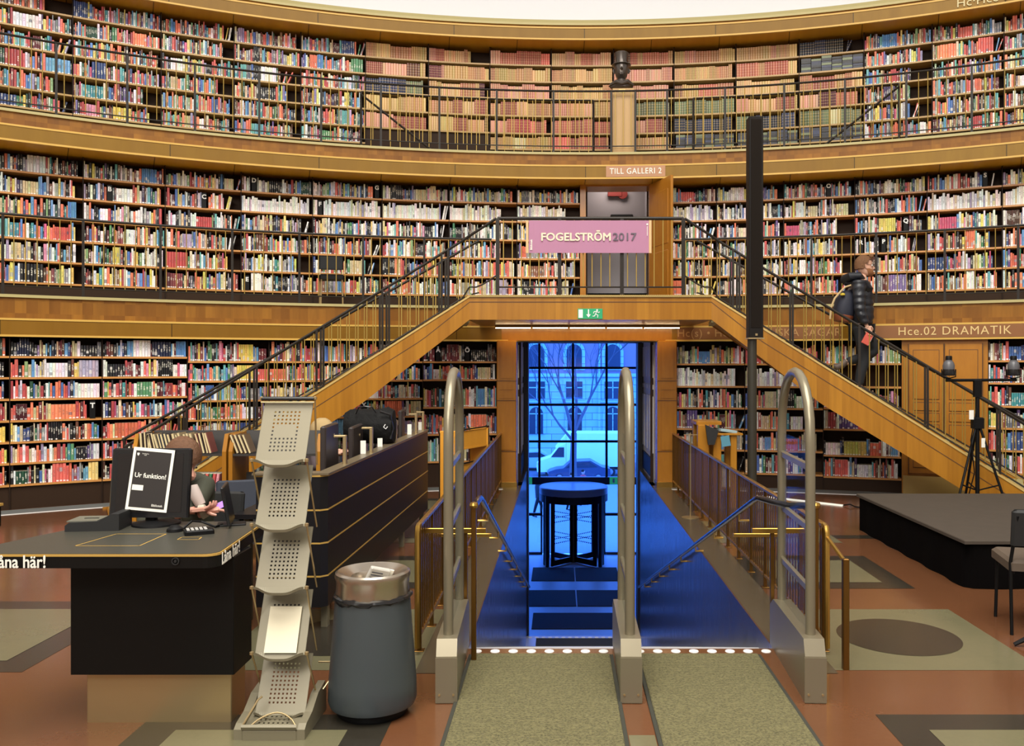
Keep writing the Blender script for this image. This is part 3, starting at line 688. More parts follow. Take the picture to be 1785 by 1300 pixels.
b = MB(); b.tube([(0, 24.95, -4), (0, 24.95, -2)], .075, 10); b.build('spindle', M['blackmetal'], rd)
for k in range(4):
    a = math.radians(45+90*k); T = Matrix.Translation((0, 24.95, 0)) @ Matrix.Rotation(a, 4, 'Z'); lf = MB()
    for (x0, x1, z0, z1) in ((.05, .13, -4+.02, -2.05), (.79, .90, -4+.02, -2.05), (.05, .9, -4+.02, -3.82), (.05, .9, -2.20, -2.05)): lf.box(x0, x1, -.025, .025, z0, z1, T=T)
    o = lf.build('wing', M['blackmetal'], rd); gb = MB(); gb.box(.1, .84, -.004, .004, -3.86, -2.17, T=T); gb.build('pane', M['glass'], o)
    db = MB()
    for zz in (-2.62, -2.75, -3.22, -3.35):
        for q in range(9): db.box(.14+q*.075, .17+q*.075, -.007, .007, zz-.015, zz+.015, T=T)
    db.build('safety_dots', M['darkgrey'], o)
# ------------------------------------------------------------------ portal: pilasters, lintel, lamps
for sg, lab in ((-1, 'polished wooden pilaster left of the blue entrance passage'), (1, 'polished wooden pilaster right of the blue entrance passage')):
    root = thing('pilaster', lab, 'pilaster', (sg*1.13, 12.1, 0), 0, 'pilasters of the entrance')
    x0, x1 = sorted((sg*.985, sg*1.26)); b = MB(); b.cbox(x0, x1, 12.02, 12.3, .07, 2.05, .012); b.build('shaft', M['pilaster'], root)
    b = MB(); b.cbox(x0-.012, x1+.012, 12.0, 12.3, 0, .075, .005); b.build('base', M['brass'], root)
    for (z0, z1) in ((.52, 1.18), (1.24, 1.33), (1.36, 1.45), (1.52, 1.97)):
        b = MB(); b.box(x0+.05, x1-.05, 12.008, 12.03, z0, z1); b.box(x0+.056, x1-.056, 12.004, 12.03, z0+.006, z1-.006); b.build('panel', M['pilaster'], root)
    for z in (.5, 1.21, 1.485): b = MB(); b.box(x0-.003, x1+.003, 12.012, 12.05, z-.004, z+.004); b.build('joint', M['trackseam'], root)
b = MB(); b.box(-1.26, 1.26, 12.06, 12.3, 2.05, 2.25); struct(b.build('trim_5', M['pilaster']))
b = MB(); b.box(-1.0, 1.0, 12.1, 12.25, 2.03, 2.05); struct(b.build('trim_6', M['blackmetal']))
M['lamp'] = mat('warm_tube', (1, .9, .7), .5, emit=(1.0, 0.74, 0.40), power=16)
for k in range(5):
    x0 = -1.27+k*.512; root = thing('strip_light', 'strip light under the landing, %s from the left' % ORD[k], 'strip light', (x0+.25, 11.85, 2.2), 0, 'strip lights above the entrance')
    b = MB(); b.cbox(x0, x0+.5, 11.82, 11.89, 2.222, 2.258, .004); b.build('housing', M['brassdark'], root)
    b = MB(); b.cbox(x0+.01, x0+.49, 11.827, 11.883, 2.212, 2.222, .002); b.build('diffuser', M['lamp'], root)
# ------------------------------------------------------------------ gallery doorway
dz0, dz1 = 2.54, 4.47
A0, A1 = -.28, 4.67
door = struct(thing('door_1', None, None, P3(2.2, 13.3, 2.54)))
for a, wd in ((A0, .085), (A1-.38, .085)):
    b = MB(); b.ring([(13.3, dz0), (13.3, 4.5), (13.75, 4.5), (13.75, dz0)], a, a+.38, .4); struct(b.build('jamb', M['pilaster'], door))
b = MB(); b.ring([(13.32, dz1), (13.32, 4.5), (13.75, 4.5), (13.75, dz1)], A0, A1, 1); struct(b.build('head', M['pilaster'], door))
p0 = Vector(P3(A1-.42, 13.32, 0)); 
T = Matrix.Translation(P3(A1-.30, 13.28, 0)) @ Matrix.Rotation(math.radians(-72), 4, 'Z')
b = MB(); b.cbox(0, .78, -.02, .02, dz0+.01, dz1, .004, T=T)
leaf = struct(b.build('door_leaf', M['pilaster'], door)); 
for (z0, z1) in ((2.65, 3.4), (3.5, 4.3)):
    b = MB(); b.cbox(.09, .69, -.026, .026, z0, z1, .006, T=T); struct(b.build('panel', M['pilaster'], leaf))
M['greyroom'] = mat('grey_plaster', (0.34, 0.32, 0.33), .8)
b = MB(); b.box(-.4, 1.6, 15.0, 15.1, 2.4, 5.2); b.box(-.4, -.05, 14.26, 15.1, 2.4, 5.2); b.box(-.4, -.05, 13.7, 14.26, 2.4, 4.48); b.box(1.1, 1.25, 13.7, 14.26, 2.4, 4.48); b.box(1.1, 1.25, 14.26, 15.1, 2.4, 5.2); b.box(-.4, 1.6, 14.36, 15.1, 5.1, 5.2); struct(b.build('wall_lobby', M['greyroom']))
b = MB(); b.box(-.4, 1.6, 13.7, 15.1, 2.44, 2.54); struct(b.build('floor', M['greyroom']))
area('lobby_fill_light', (.5, 14.65, 4.95), (0, 0, 0), .5, .3, 7, (1.0, .84, .76))  # unseen lamp added to brighten the room behind the gallery doorway
M['red'] = mat('red_enamel', (.20, .015, .008), .5)
ex = thing('fire_hose_sign', 'red fire equipment on the grey wall inside gallery doorway', 'fire equipment', (.72, 14.98, 4.3))
b = MB(); b.lathe([(0, 0), (.085, 0), (.085, .05), (0, .05)], n=20, T=Matrix.Translation((.71, 14.99, 4.68)) @ Matrix.Rotation(PI/2, 4, 'X')); b.build('reel', M['red'], ex, True)
b = MB(); b.cbox(.45, .70, 14.93, 14.99, 4.64, 4.72, .01); b.build('bracket', M['red'], ex)
b = MB(); b.cbox(.5, .89, 14.9, 14.99, 4.26, 4.32, .01); tag(b.build('notice_rail', M['darkgrey']), 'dark rail on the grey wall inside the gallery doorway', 'rail')
# vent grille by the upper gallery
b = MB(); 
# panelled cupboard doors between the ground bookcases
cup = thing('wall_cupboard', 'tall panelled wooden double doors between the right ground floor bookcases', 'cupboard', P3(22.4, 12.2, 0))
b = MB(); b.ring([(12.2, .0), (12.2, 2.04), (12.5, 2.04), (12.5, 0)], 20.03, 24.87, .8); b.build('carcass', M['pilaster'], cup)
for k, (a0, a1) in enumerate(((20.45, 22.4), (22.5, 24.55))):
    b = MB(); b.ring([(12.165, .28), (12.165, 1.98), (12.2, 1.98), (12.2, .28)], a0, a1, .5); d_ = b.build('door', M['pilaster'], cup)
    for (z0, z1) in ((.36, .92), (.97, 1.07), (1.11, 1.21), (1.26, 1.9)):
        b = MB(); b.ring([(12.162, z0-.008), (12.162, z1+.008), (12.166, z1+.008), (12.166, z0-.008)], a0+.22, a1-.22, .5); b.build('groove', M['trackseam'], d_)
        b = MB(); b.ring([(12.155, z0), (12.155, z1), (12.165, z1), (12.165, z0)], a0+.25, a1-.25, .5); b.build('panel', M['pilaster'], d_)
for a_ in (20.42, 22.45, 24.58):
    b = MB(); b.ring([(12.158, .26), (12.158, 1.99), (12.2, 1.99), (12.2, .26)], a_-.02, a_+.02, .5); b.build('joint', M['trackseam'], cup)
b = MB(); b.ring([(12.17, 0), (12.17, .24), (12.2, .24), (12.2, 0)], 20.1, 24.8, .6); b.build('kick_board', mat('pale_kick_board', (.50, .34, .10), .4), cup)

# ------------------------------------------------------------------ landing and the two curved flights
RO, RI = 10.62, 11.75
def ztop(a): a = abs(a); return 2.555-.12*(max(a, 8.0)-8.0)
def zbotm(a):
    a = abs(a)
    if a <= 8: return 2.26
    if a < 15: return 2.26-.146*(a-8)
    return max(2.26-.146*7-.115*(a-15), 0.0)
land = thing('staircase', 'wooden double staircase with a landing bridging the blue entrance', 'staircase', (0, 11.2, 0))
XL = 10.62*math.sin(math.radians(8)); YL = 10.62*math.cos(math.radians(8))
b = MB(); b.box(-XL, XL, YL, YL+.05, 2.26, 2.555); fr = b.build('landing_front', M['stairwood'], land)
b = MB(); b.box(-XL, XL, YL-.004, YL, 2.472, 2.481); b.build('joint', M['trackseam'], fr)
b = MB(); b.box(-XL-.02, XL+.02, YL+.05, 12.06, 2.26, 2.30); b.build('landing_soffit', M['stairwood'], land)
b = MB(); b.box(-XL, XL, YL-.02, 12.3, 2.535, 2.56); b.build('landing_floor', mat('landing_carpet_edge', (.42, .30, .10), .7), land)
b = MB()
for k in range(110):
    x = -XL+.02+k*(2*XL-.04)/109; b.box(x-.005, x+.005, YL-.028, YL-.02, 2.548, 2.562)
b.build('carpet_fringe', mat('brass_trim_dull', (.5, .34, .1), .5), land)
for sg, side in ((-1, 'left'), (1, 'right')):
    for (r0, r1, dz, nm) in ((RO, RO+.05, 0, 'outer_stringer'), (RI-.05, RI, 0, 'inner_stringer')):
        b = MB(); n = 44; vs = []; fs = []
        for k in range(n+1):
            a = 8+(29.6-8)*k/n; zt, zb = ztop(a)+dz, zbotm(a)
            zt = max(zt, .02)
            for (r, z) in ((r0, zb), (r0, zt), (r1, zt), (r1, zb)): vs.append(P3(sg*a, r, z))
        for k in range(n):
            for i in range(4):
                j = (i+1) % 4; fs.append((k*4+i, (k+1)*4+i, (k+1)*4+j, k*4+j))
        fs += [(0,1,2,3), tuple(n*4+i for i in (3,2,1,0))]
        b.add(vs, fs); o = b.build(nm, M['stairwood'], land)
        b = MB(); vs = []; fs = []     # top bead
        for k in range(n+1):
            a = 8+(29.4-8)*k/n; zt = ztop(a)+dz
            for (r, z) in ((r0-.01, zt-.02), (r0-.01, zt+.005), (r1+.01, zt+.005), (r1+.01, zt-.02)): vs.append(P3(sg*a, r, z))
        for k in range(n):
            for i in range(4):
                j = (i+1) % 4; fs.append((k*4+i, (k+1)*4+i, (k+1)*4+j, k*4+j))
        b.add(vs, fs); b.build('capping', mat('stringer_cap', (.55, .38, .12), .35) if 'cap' not in M else M['cap'], o); M['cap'] = bpy.data.materials['stringer_cap']
        b = MB(); vs = []; fs = []     # joint line on the face
        for k in range(n+1):
            a = 8+(29.0-8)*k/n; zt = ztop(a)+dz-.0-.012-(.068 if a < 8.01 else min(.068+.03*(a-8), .16))
            rr = r0-.003 if nm[0] == 'o' else r1+.003
            for z in (zt-.005, zt+.005): vs.append(P3(sg*a, rr, z))
        for k in range(n): fs.append((2*k, 2*k+1, 2*k+3, 2*k+2))
        b.add(vs, fs); b.build('joint', M['trackseam'], o)
    # underside and steps
    b = MB(); vs = []; fs = []; n = 40
    for k in range(n+1):
        a = 8+21.4*k/n
        for r in (RO+.05, RI-.05): vs.append(P3(sg*a, r, zbotm(a)+.02))
    for k in range(n): fs.append((2*k, 2*k+1, 2*k+3, 2*k+2))
    b.add(vs, fs); b.build('soffit_panel', M['stairwood'], land)
    for k in range(16):
        a0 = 8+k*21.3/16; a1 = 8+(k+1)*21.3/16; z = 2.555-(k+1)*2.555/17-.13
        lo, hi = sorted((sg*a0, sg*a1)); b = MB(); b.ring([(RO+.03, z-.045), (RO+.03, z), (RI-.03, z), (RI-.03, z-.045)], lo, hi, .7)
        b.build('step', M['cream'], land)
# staircase railings
M['rail'] = mat('dark_bronze_rail', (0.016, 0.011, 0.007), .45, spec=.3)
M['baluster'] = mat('brass_baluster', (0.40, 0.27, 0.06), .42, .4)
def rail_z(a): a = abs(a); return 3.5-.12*max(0, a-6.2)
def stair_railing(sg, R, lab, a_start):
    root = thing('stair_railing', lab, 'railing', P3(sg*a_start, R, 2.55), 0, 'railings of the double staircase')
    def pt(a, z):
        p_ = P3(sg*a, R, z)
        if a < 8 and R < 11: p_ = (p_[0], YL+.02, z)
        return p_
    aa = [a_start+(28.6-a_start)*k/50 for k in range(51)]
    b = MB(); b.tube([pt(a, rail_z(a)) for a in aa], .017, 8); b.build('handrail', M['rail'], root, True)
    b = MB(); b.tube([pt(a, max(rail_z(a)-.70, .12) if a > 8 else max(2.66, rail_z(a)-.70)) for a in aa], .010, 6); b.build('bottom_rail', M['rail'], root, True)
    for a in (9.4 if R < 11 else 9.4, 13.2, 17.3, 21.3, 25.3, 28.5):
        for d in (0, .42):
            b = MB(); T = Matrix.Translation(pt(a+d, 0)) @ Matrix.Rotation(-math.radians(sg*a), 4, 'Z'); b.box(-.013, .013, -.018, .018, max(ztop(a+d)-.12, 0.02), rail_z(a+d), T=T); b.build('post', M['rail'], root)
            if a in (17.3, 21.3, 25.3, 28.5) and R > 11: break
            if sg > 0 and a > 13: break
    a = 8.0
    k = 0
    while a < 28.2:
        if not any(abs(a-q) < .3 for q in (9.4, 9.8, 13.2, 13.6, 17.3, 21.3, 25.3)):
            b = MB(); b.tube([pt(a, max(rail_z(a)-.70, .12)), pt(a, rail_z(a))], .0065, 6, caps=False); b.build('baluster', M['baluster'], root)
        a += .55; k += 1
for sg, side in ((-1, 'left'), (1, 'right')):
    stair_railing(sg, RO+.05, 'outer railing of the %s flight of the staircase, facing the hall' % side, 6.2)
    stair_railing(sg, RI-.08, 'inner railing of the %s flight of the staircase, beside the shelves' % side, 7.2)
root = thing('landing_railing', 'dark railing with brass bars along the front of the landing', 'railing', (0, YL+.02, 2.55))
b = MB(); b.tube([(-1.14, YL+.02, 3.5), (1.14, YL+.02, 3.5)], .022, 8); b.build('handrail', M['rail'], root)
b = MB(); b.tube([(-1.14, YL+.02, 2.66), (1.14, YL+.02, 2.66)], .010, 6); b.build('bottom_rail', M['rail'], root)
for x in (-1.137, -.378, .385, 1.137): b = MB(); b.box(x-.022, x+.022, YL-.0, YL+.04, 2.55, 3.5); b.build('post', M['rail'], root)
for k in range(-10, 11):
    x = k*.1085+.02
    if min(abs(x-q) for q in (-1.137, -.378, .385, 1.137)) > .04: b = MB(); b.tube([(x, YL+.02, 2.66), (x, YL+.02, 3.5)], .0065, 6, caps=False); b.build('baluster', M['baluster'], root)
# banner on the landing railing
ban = thing('banner', 'pink FOGELSTR\u00d6M 2017 banner hanging on the landing railing', 'banner', (0, YL-.02, 3.47))
b = MB(); n = 24; vs = []; fs = []
for k in range(n+1):
    x = -.752+1.49*k/n; y = YL-.03+.004*math.sin(k*.9)
    for (dy, z) in ((0, 3.468), (0, 3.072), (.004, 3.072), (.004, 3.468)): vs.append((x, y+dy, z))
for k in range(n):
    for i in range(4): j = (i+1) % 4; fs.append((4*k+i, 4*k+j, 4*k+4+j, 4*k+4+i))
b.add(vs, fs); b.build('cloth', mat('mauve_pink_cloth', (.42, .19, .30), .7), ban)
for x in (-.765, .735): b = MB(); b.cbox(x-.024, x+.008, YL-.032, YL-.02, 3.07, 3.47, .002); b.build('side_batten', mat('tan_batten', (.62, .42, .2), .5), ban)
text('lettering', 'FOGELSTR\u014cM', .132, mat('cream_print', (.74, .66, .48), .6), face_cam(-.178, YL-.04, 3.262), ban, .001, heavy=.0035, fitw=.84)
text('lettering', '2017', .132, mat('banner_grey', (.12, .09, .12), .6), face_cam(.412, YL-.04, 3.262), ban, .001, heavy=.002, fitw=.285)
text('small_lettering', 'Bibliotek', .032, M['paper'], Matrix.Translation((-.715, YL-.04, 3.18)) @ Matrix.Rotation(PI/2, 4, 'Y') @ Matrix.Rotation(PI/2, 4, 'Z') @ Matrix.Rotation(PI/2, 4, 'Z') @ Matrix.Rotation(0, 4, 'X'), ban, .0005) if False else None
Tr = Matrix.Translation((-.722, YL-.04, 3.17)) @ Matrix.Rotation(PI/2, 4, 'X') @ Matrix.Rotation(PI/2, 4, 'Z')
text('small_lettering', 'Bibliotek', .036, M['paper'], Tr, ban, .0005, bold=.001)
b = MB(); b.lathe([(0, 0), (.012, 0), (.012, .002), (0, .002)], n=10, T=Matrix.Translation((.69, YL-.034, 3.42)) @ Matrix.Rotation(PI/2, 4, 'X')); b.box(.687, .693, YL-.037, YL-.034, 3.28, 3.40); b.build('crest', M['paper'], ban)
# exit sign on the landing front
ex = thing('exit_sign', 'green running man exit sign on the wooden landing front', 'exit sign', (0, YL, 2.35))
xe0, xe1 = (1007-978)*.00704-.36, (1050-978)*.00704-.36; ze0, ze1 = 2.27, 2.395
xe0, xe1 = -.155, .147
b = MB(); b.cbox(xe0, xe1, YL-.012, YL-.001, ze0, ze1, .003); b.build('panel', mat('exit_green', (.01, .26, .10), .5, emit=(.01, .3, .12), power=.35), ex)
b = MB(); yy = YL-.016; b.box(xe0+.008, xe0+.06, yy, yy+.004, ze0+.012, ze1-.012); b.build('door_symbol', M['white'], ex)
b = MB(); T_ = Matrix(((1,0,0,0),(0,0,1,0),(0,1,0,0),(0,0,0,1)))
cx = xe0+.13
b.prism([(cx-.007, 2.385), (cx+.007, 2.385), (cx+.007, 2.325), (cx+.028, 2.325), (cx, 2.285), (cx-.028, 2.325), (cx-.007, 2.325)], yy, yy+.004, T=T_); b.build('arrow', M['white'], ex)
b = MB(); cx = xe0+.225
b.lathe([(0, 0), (.011, 0), (.011, .004), (0, .004)], n=12, T=Matrix.Translation((cx+.01, yy+.004, 2.376)) @ Matrix.Rotation(PI/2, 4, 'X'))
for pl in ([(cx+.004, 2.362), (cx-.008, 2.328)], [(cx-.008, 2.328), (cx+.02, 2.312), (cx+.016, 2.286)], [(cx-.008, 2.328), (cx-.022, 2.302), (cx-.045, 2.300)], [(cx+.004, 2.360), (cx+.028, 2.345), (cx+.042, 2.355)], [(cx+.002, 2.360), (cx-.026, 2.356), (cx-.034, 2.336)]):
    b.tube([(x_, yy+.002, z_) for x_, z_ in pl], .006, 6)
b.build('running_figure', M['white'], ex)
# gallery railings
def ring_railing(name, lab, r, zf, h, a0, a1, posts, skip, step, zb):
    root = thing(name, lab, 'railing', P3((a0+a1)/2, r, zf)); 
    segs = [(a0, skip[0][0])] if skip else [(a0, a1)]
    for i in range(len(skip)): segs.append((skip[i][1], skip[i+1][0] if i+1 < len(skip) else a1))
    for (s0, s1) in segs:
        n = max(2, int((s1-s0)/1.0)); b = MB(); b.tube([P3(s0+(s1-s0)*k/n, r, zf+h) for k in range(n+1)], .016, 8); b.build('top_rail', M['rail'], root, True)
        b = MB(); b.tube([P3(s0+(s1-s0)*k/n, r, zf+zb) for k in range(n+1)], .009, 6); b.build('bottom_rail', M['rail'], root, True)
    for a in posts:
        if any(s0 <= a <= s1 for s0, s1 in segs):
            T = Matrix.Translation(P3(a, r, 0)) @ Matrix.Rotation(-math.radians(a), 4, 'Z'); b = MB(); b.box(-.015, .015, -.012, .012, zf, zf+h, T=T); b.build('post', M['rail'], root)
    bal = []; a = a0+step/2
    while a < a1:
        if any(s0 <= a <= s1 for s0, s1 in segs) and min(abs(a-q) for q in posts) > .2: bal.append(a)
        a += step
    bal.sort(key=lambda a: -abs(a)); near = bal[:98]; far = bal[98:]
    for a in near: b = MB(); b.tube([P3(a, r, zf+zb), P3(a, r, zf+h)], .006, 6, caps=False); b.build('baluster', M['baluster'], root)
    if far:
        b = MB()
        for a in far: b.tube([P3(a, r, zf+zb), P3(a, r, zf+h)], .006, 6, caps=False)
        o = b.build('baluster', M['baluster'], root); o['kind'] = 'stuff'
    return root
ring_railing('gallery_railing', 'dark railing with thin brass bars along the first gallery, left side', 12.22, 2.54, .94, -38, -6.3, [-34.39, -30.52, -26.49, -22.49, -18.53, -14.6, -10.7], [], .55, .10)
ring_railing('gallery_railing', 'dark railing with thin brass bars along the first gallery, right side', 12.22, 2.54, .94, 6.3, 37, [10.7, 14.6, 18.53, 22.49, 26.49, 30.5, 34.4], [], .55, .10)
p2 = [-35.6, -31.77, -28.17, -24.51, -20.83, -17.11, -13.38, -9.62, -5.86, -2.09, 1.75, 3.35, 5.45, 9.23, 13.0, 16.75, 20.39, 24.08, 27.9, 31.7]
ring_railing('gallery_railing', 'dark railing with thin brass bars along the second gallery', 12.98, 4.905, .93, -38, 36, p2, [], .53, .10)
def stairwell_rail(a_lo, a_hi, lab, flip):
    r = 13.25; root = thing('stairwell_railing', lab, 'railing', P3((a_lo+a_hi)/2, r, 4.9), 0, 'inner railings at the upper gallery stair openings')
    n = 16; b = MB(); b.tube([P3(a_lo+(a_hi-a_lo)*k/n, r, 5.78) for k in range(n+1)], .012, 8); b.build('top_rail', M['rail'], root, True)
    k = a_lo
    while k <= a_hi: b = MB(); b.tube([P3(k, r, 4.94), P3(k, r, 5.78)], .006, 6, caps=False); b.build('baluster', M['baluster'], root); k += .62
    d0, d1 = (a_lo, a_lo+4.6) if not flip else (a_hi, a_hi-4.6)
    b = MB(); b.tube([P3(d0, r-.06, 5.72), P3(d1, r-.06, 4.93)], .016, 8); b.build('sloping_handrail', M['rail'], root)
    for a in (a_lo, a_hi): b = MB(); b.tube([P3(a, r, 4.905), P3(a, r, 5.78)], .018, 8); b.build('post', M['rail'], root)
stairwell_rail(-14.6, .6, 'second gallery inner railing with handrail sloping down, left of bust', False)
stairwell_rail(7.2, 20.0, 'second gallery inner railing with handrail sloping down, right of bust', True)
# ------------------------------------------------------------------ lettering on the wood
def arc_text(s, size, a, r, z, m, fitw=None, sx=1.0, parent=None, lab=None, plate=None, bold=0.0, spacing=1.0):
    root = thing('shelf_mark_sign', lab, 'sign', P3(a, r, z))
    if plate:
        b = MB(); w2 = plate[0]/2/r*57.3; b.ring([(r-.012, z-plate[1]/2), (r-.012, z+plate[1]/2), (r-.001, z+plate[1]/2), (r-.001, z-plate[1]/2)], a-w2, a+w2, .5); b.build('plate', plate[2], root)
    rr = r-.016
    text('lettering', s, size, m, None, root, .001, warp=lambda p: Vector(P3(a+math.degrees(p.x/rr), rr-p.z, z+p.y)), bold=bold, sx=sx, spacing=spacing, fitw=fitw)
M['goldletter'] = mat('gold_letter', (.72, .52, .22), .45)
arc_text('TILL GALLERI 2', .122, 3.35, 12.85, 4.593, M['paper'], fitw=.77, lab='TILL GALLERI 2 sign on the fascia above the gallery doorway', plate=(.88, .165, mat('reddish_plate', (.42, .20, .09), .45)), bold=.001, spacing=1.1)
arc_text('Hce.02 DRAMATIK', .155, 22.95, 12.12, 2.148, M['goldletter'], fitw=1.33, lab='Hce.02 DRAMATIK lettering on the fascia above the cupboard doors', plate=(1.9, .165, mat('brown_plate', (.24, .09, .02), .4)), bold=0, spacing=1.12)
arc_text('Hc(s) \u2022 Hce(s) SVENSKA SAGAR', .15, 11.2, 12.12, 2.148, mat('dull_gold_letter', (.50, .27, .09), .45), lab='gold shelf mark lettering behind the right stair flight', plate=(2.2, .165, bpy.data.materials['brown_plate']), spacing=1.08)
arc_text('Hc\u00b7Hce SK\u00d6NLITTERATUR', .17, 27.7, 13.45, 6.885, mat('pale_gold_letter', (.62, .52, .25), .45), lab='gold lettering on the top cornice at the right edge', spacing=1.05)
# small grille at upper gallery floor
b = MB(); b.ring([(13.4, 4.92), (13.4, 5.01), (13.5, 5.01), (13.5, 4.92)], -9.4, -7.6, .6); tag(b.build('floor_grille', mat('pale_grille', (.45, .5, .4), .5)), 'pale grille low on the second gallery, left of centre', 'grille')

# ------------------------------------------------------------------ street outside
M['asphalt'] = mat('asphalt', (.10, .10, .11), .7)
M['facade'] = mat('building_stone', (.46, .50, .50), .8)
t = NT(M['facade']); p, x, y, z = t.pos()
br = t.n('ShaderNodeTexBrick'); br.inputs['Scale'].default_value = 1.0; br.inputs['Brick Width'].default_value = 2.4; br.inputs['Row Height'].default_value = .62; br.inputs['Mortar Size'].default_value = .03
br.inputs['Color1'].default_value = (.42, .60, .52, 1); br.inputs['Color2'].default_value = (.35, .50, .44, 1); br.inputs['Mortar'].default_value = (.2, .2, .22, 1)
t.l(t.comb(x, z, 0), br.inputs['Vector']); t.l(br.outputs['Color'], t.b.inputs['Base Color'])
M['facade_up'] = mat('building_brick', (.34, .20, .22), .85)
M['dkwin'] = mat('dark_window_glass', (.03, .035, .05), .25)
def gz(y): return -4-.0647*(y-26)
b = MB(); b.add([(-30, 26.2, -4.02), (30, 26.2, -4.02), (30, 56, gz(56)), (-30, 56, gz(56)), (-30, 90, gz(56)-.3), (30, 90, gz(56)-.3)], [(0,1,2,3), (3,2,5,4)]); struct(b.build('ground', mat('paving', (.25, .27, .28), .6)))
b = MB(); b.box(-40, 40, 56, 68, gz(56)-.4, gz(56)-.02+.0); struct(b.build('road', M['asphalt']))
G = gz(56)-.02
bd = thing('stone_building', 'pale stone building with arched windows across the street', 'building', (0, 76, G))
b = MB(); b.box(-22, 22, 76, 84, G-.5, .95); b.build('wall', M['facade'], bd)
b = MB(); b.box(-22, 22, 76.05, 84, .95, 12); b.build('upper_wall', M['facade_up'], bd)
b = MB(); b.box(-22, 22, 75.75, 76.1, .72, 1.0); b.build('string_course', M['facade'], bd)
def arch(xc, z0, zs, w, dy=.0, door=False):
    """arched opening: straight to zs then a half circle"""
    pl = [(xc-w/2, z0), (xc+w/2, z0)]+[(xc+w/2*math.cos(k*PI/12), zs+w/2*math.sin(k*PI/12)) for k in range(13)]
    return pl
for xc, z0, w in ((-5.9, -6.1, 1.55), (-2.55, -4.3, 1.2), (.85, -4.3, 1.25), (4.2, -4.3, 1.25), (7.6, -6.1, 1.5), (-9.2, -4.3, 1.25)):
    zs = -2.55
    b = MB(); b.prism(arch(xc, z0, zs, w+.5), 75.86, 76.05, T=Matrix(((1,0,0,0),(0,0,1,0),(0,1,0,0),(0,0,0,1)))); wn_ = b.build('window', M['facade'], bd)
    b = MB(); b.prism(arch(xc, z0, zs, w), 75.80, 75.9, T=Matrix(((1,0,0,0),(0,0,1,0),(0,1,0,0),(0,0,0,1)))); b.build('pane', mat('door_wood_dark', (.10, .05, .06), .6) if z0 < -5 else M['dkwin'], wn_)
    b = MB(); b.box(xc-.04, xc+.04, 75.76, 75.82, z0, zs+.5); b.box(xc-w/2, xc+w/2, 75.76, 75.82, zs-.04, zs+.04); b.build('glazing_bar', M['facade'], wn_)
for xc in (-5.9, -2.5, .8, 4.2, 7.6, -9.2):
    b = MB(); b.box(xc-.95, xc+.95, 75.85, 76.05, -1.35, .45); wn_ = b.build('window', M['facade'], bd)
    b = MB(); b.box(xc-.72, xc+.72, 75.78, 75.87, -1.2, .3); b.build('pane', M['dkwin'], wn_)
    b = MB(); b.box(xc-.04, xc+.04, 75.74, 75.79, -1.2, .3); b.box(xc-.72, xc+.72, 75.74, 75.79, -.28, -.2); b.build('glazing_bar', M['facade'], wn_)
    b = MB(); b.box(xc-1.15, xc+1.15, 75.7, 76.05, -1.55, -1.38); b.build('sill', M['facade'], wn_)
    b = MB(); b.prism(arch(xc, 1.3, 2.9, 1.9), 75.86, 76.06, T=Matrix(((1,0,0,0),(0,0,1,0),(0,1,0,0),(0,0,0,1)))); wn_ = b.build('window', M['facade'], bd)
    b = MB(); b.prism(arch(xc, 1.4, 2.9, 1.35), 75.8, 75.9, T=Matrix(((1,0,0,0),(0,0,1,0),(0,1,0,0),(0,0,0,1)))); b.build('pane', M['dkwin'], wn_)
# lamps glowing in the arch
M['glow'] = mat('lamp_glow', (1, .9, .7), .5, emit=(1, .8, .55), power=14)
for i, (x, z) in enumerate(((-5.35, -2.35), (-5.75, -2.75))):
    b = MB(); b.lathe([(0, -.11), (.08, -.08), (.12, 0), (.08, .08), (0, .11)], (x, 75.6, z), 14); tag(b.build('wall_lamp', M['glow'], None, True), 'small glowing globe lamp in the arched doorway, %s of two' % ('upper' if i == 0 else 'lower'), 'lamp', 'globe lamps in the arch')
# drain pipe
b = MB(); b.tube([(4.6-1.6, 75.7, G), (3.0, 75.7, 8)], .09, 8); b.build('drain_pipe', M['facade'], bd, True)
# bare street tree
rt = random.Random(5)
def tree(x, y, z, lab, h=11):
    b = MB()
    def br(p, d, l, r, lev):
        pts = [p]; q = Vector(p); dd = Vector(d)
        for k in range(4):
            dd = (dd+Vector((rt.uniform(-.12,.12), rt.uniform(-.12,.12), rt.uniform(-.03,.10)))).normalized(); q = q+dd*l/4; pts.append(q.copy())
        b.tube(pts, [r*(1-.11*k) for k in range(5)], 7 if lev < 2 else 4, caps=lev > 2)
        if lev >= 5: return
        nb = 3 if lev < 3 else 2
        for k in range(nb):
            i = rt.choice([2, 3, 4, 4]); a = rt.uniform(0, 2*PI); s_ = rt.uniform(.35, .7); e = (dd+Vector((math.cos(a)*s_, math.sin(a)*s_*.6, rt.uniform(.0, .25)))).normalized()
            br(pts[i], e, l*rt.uniform(.62, .82), r*rt.uniform(.42, .58), lev+1)
    p0 = Vector((x, y, z)); top = p0+Vector((.05, 0, h*.30)); b.tube([p0, p0+Vector((0, 0, h*.15)), top], [.26, .21, .18], 10)
    br(top, Vector((-.45, 0, 1)).normalized(), h*.30, .13, 0); br(top, Vector((.42, .1, 1)).normalized(), h*.30, .12, 0); br(top+Vector((0,0,-.6)), Vector((-.75, .2, .8)).normalized(), h*.26, .09, 1); br(top, Vector((.05, .2, 1)).normalized(), h*.32, .11, 0)
    tag(b.build('bare_tree', mat('bark', (.10, .09, .10), .8), None, True), lab, 'tree')
tree(.4, 54, gz(54), 'bare leafless street tree seen through the tall window')
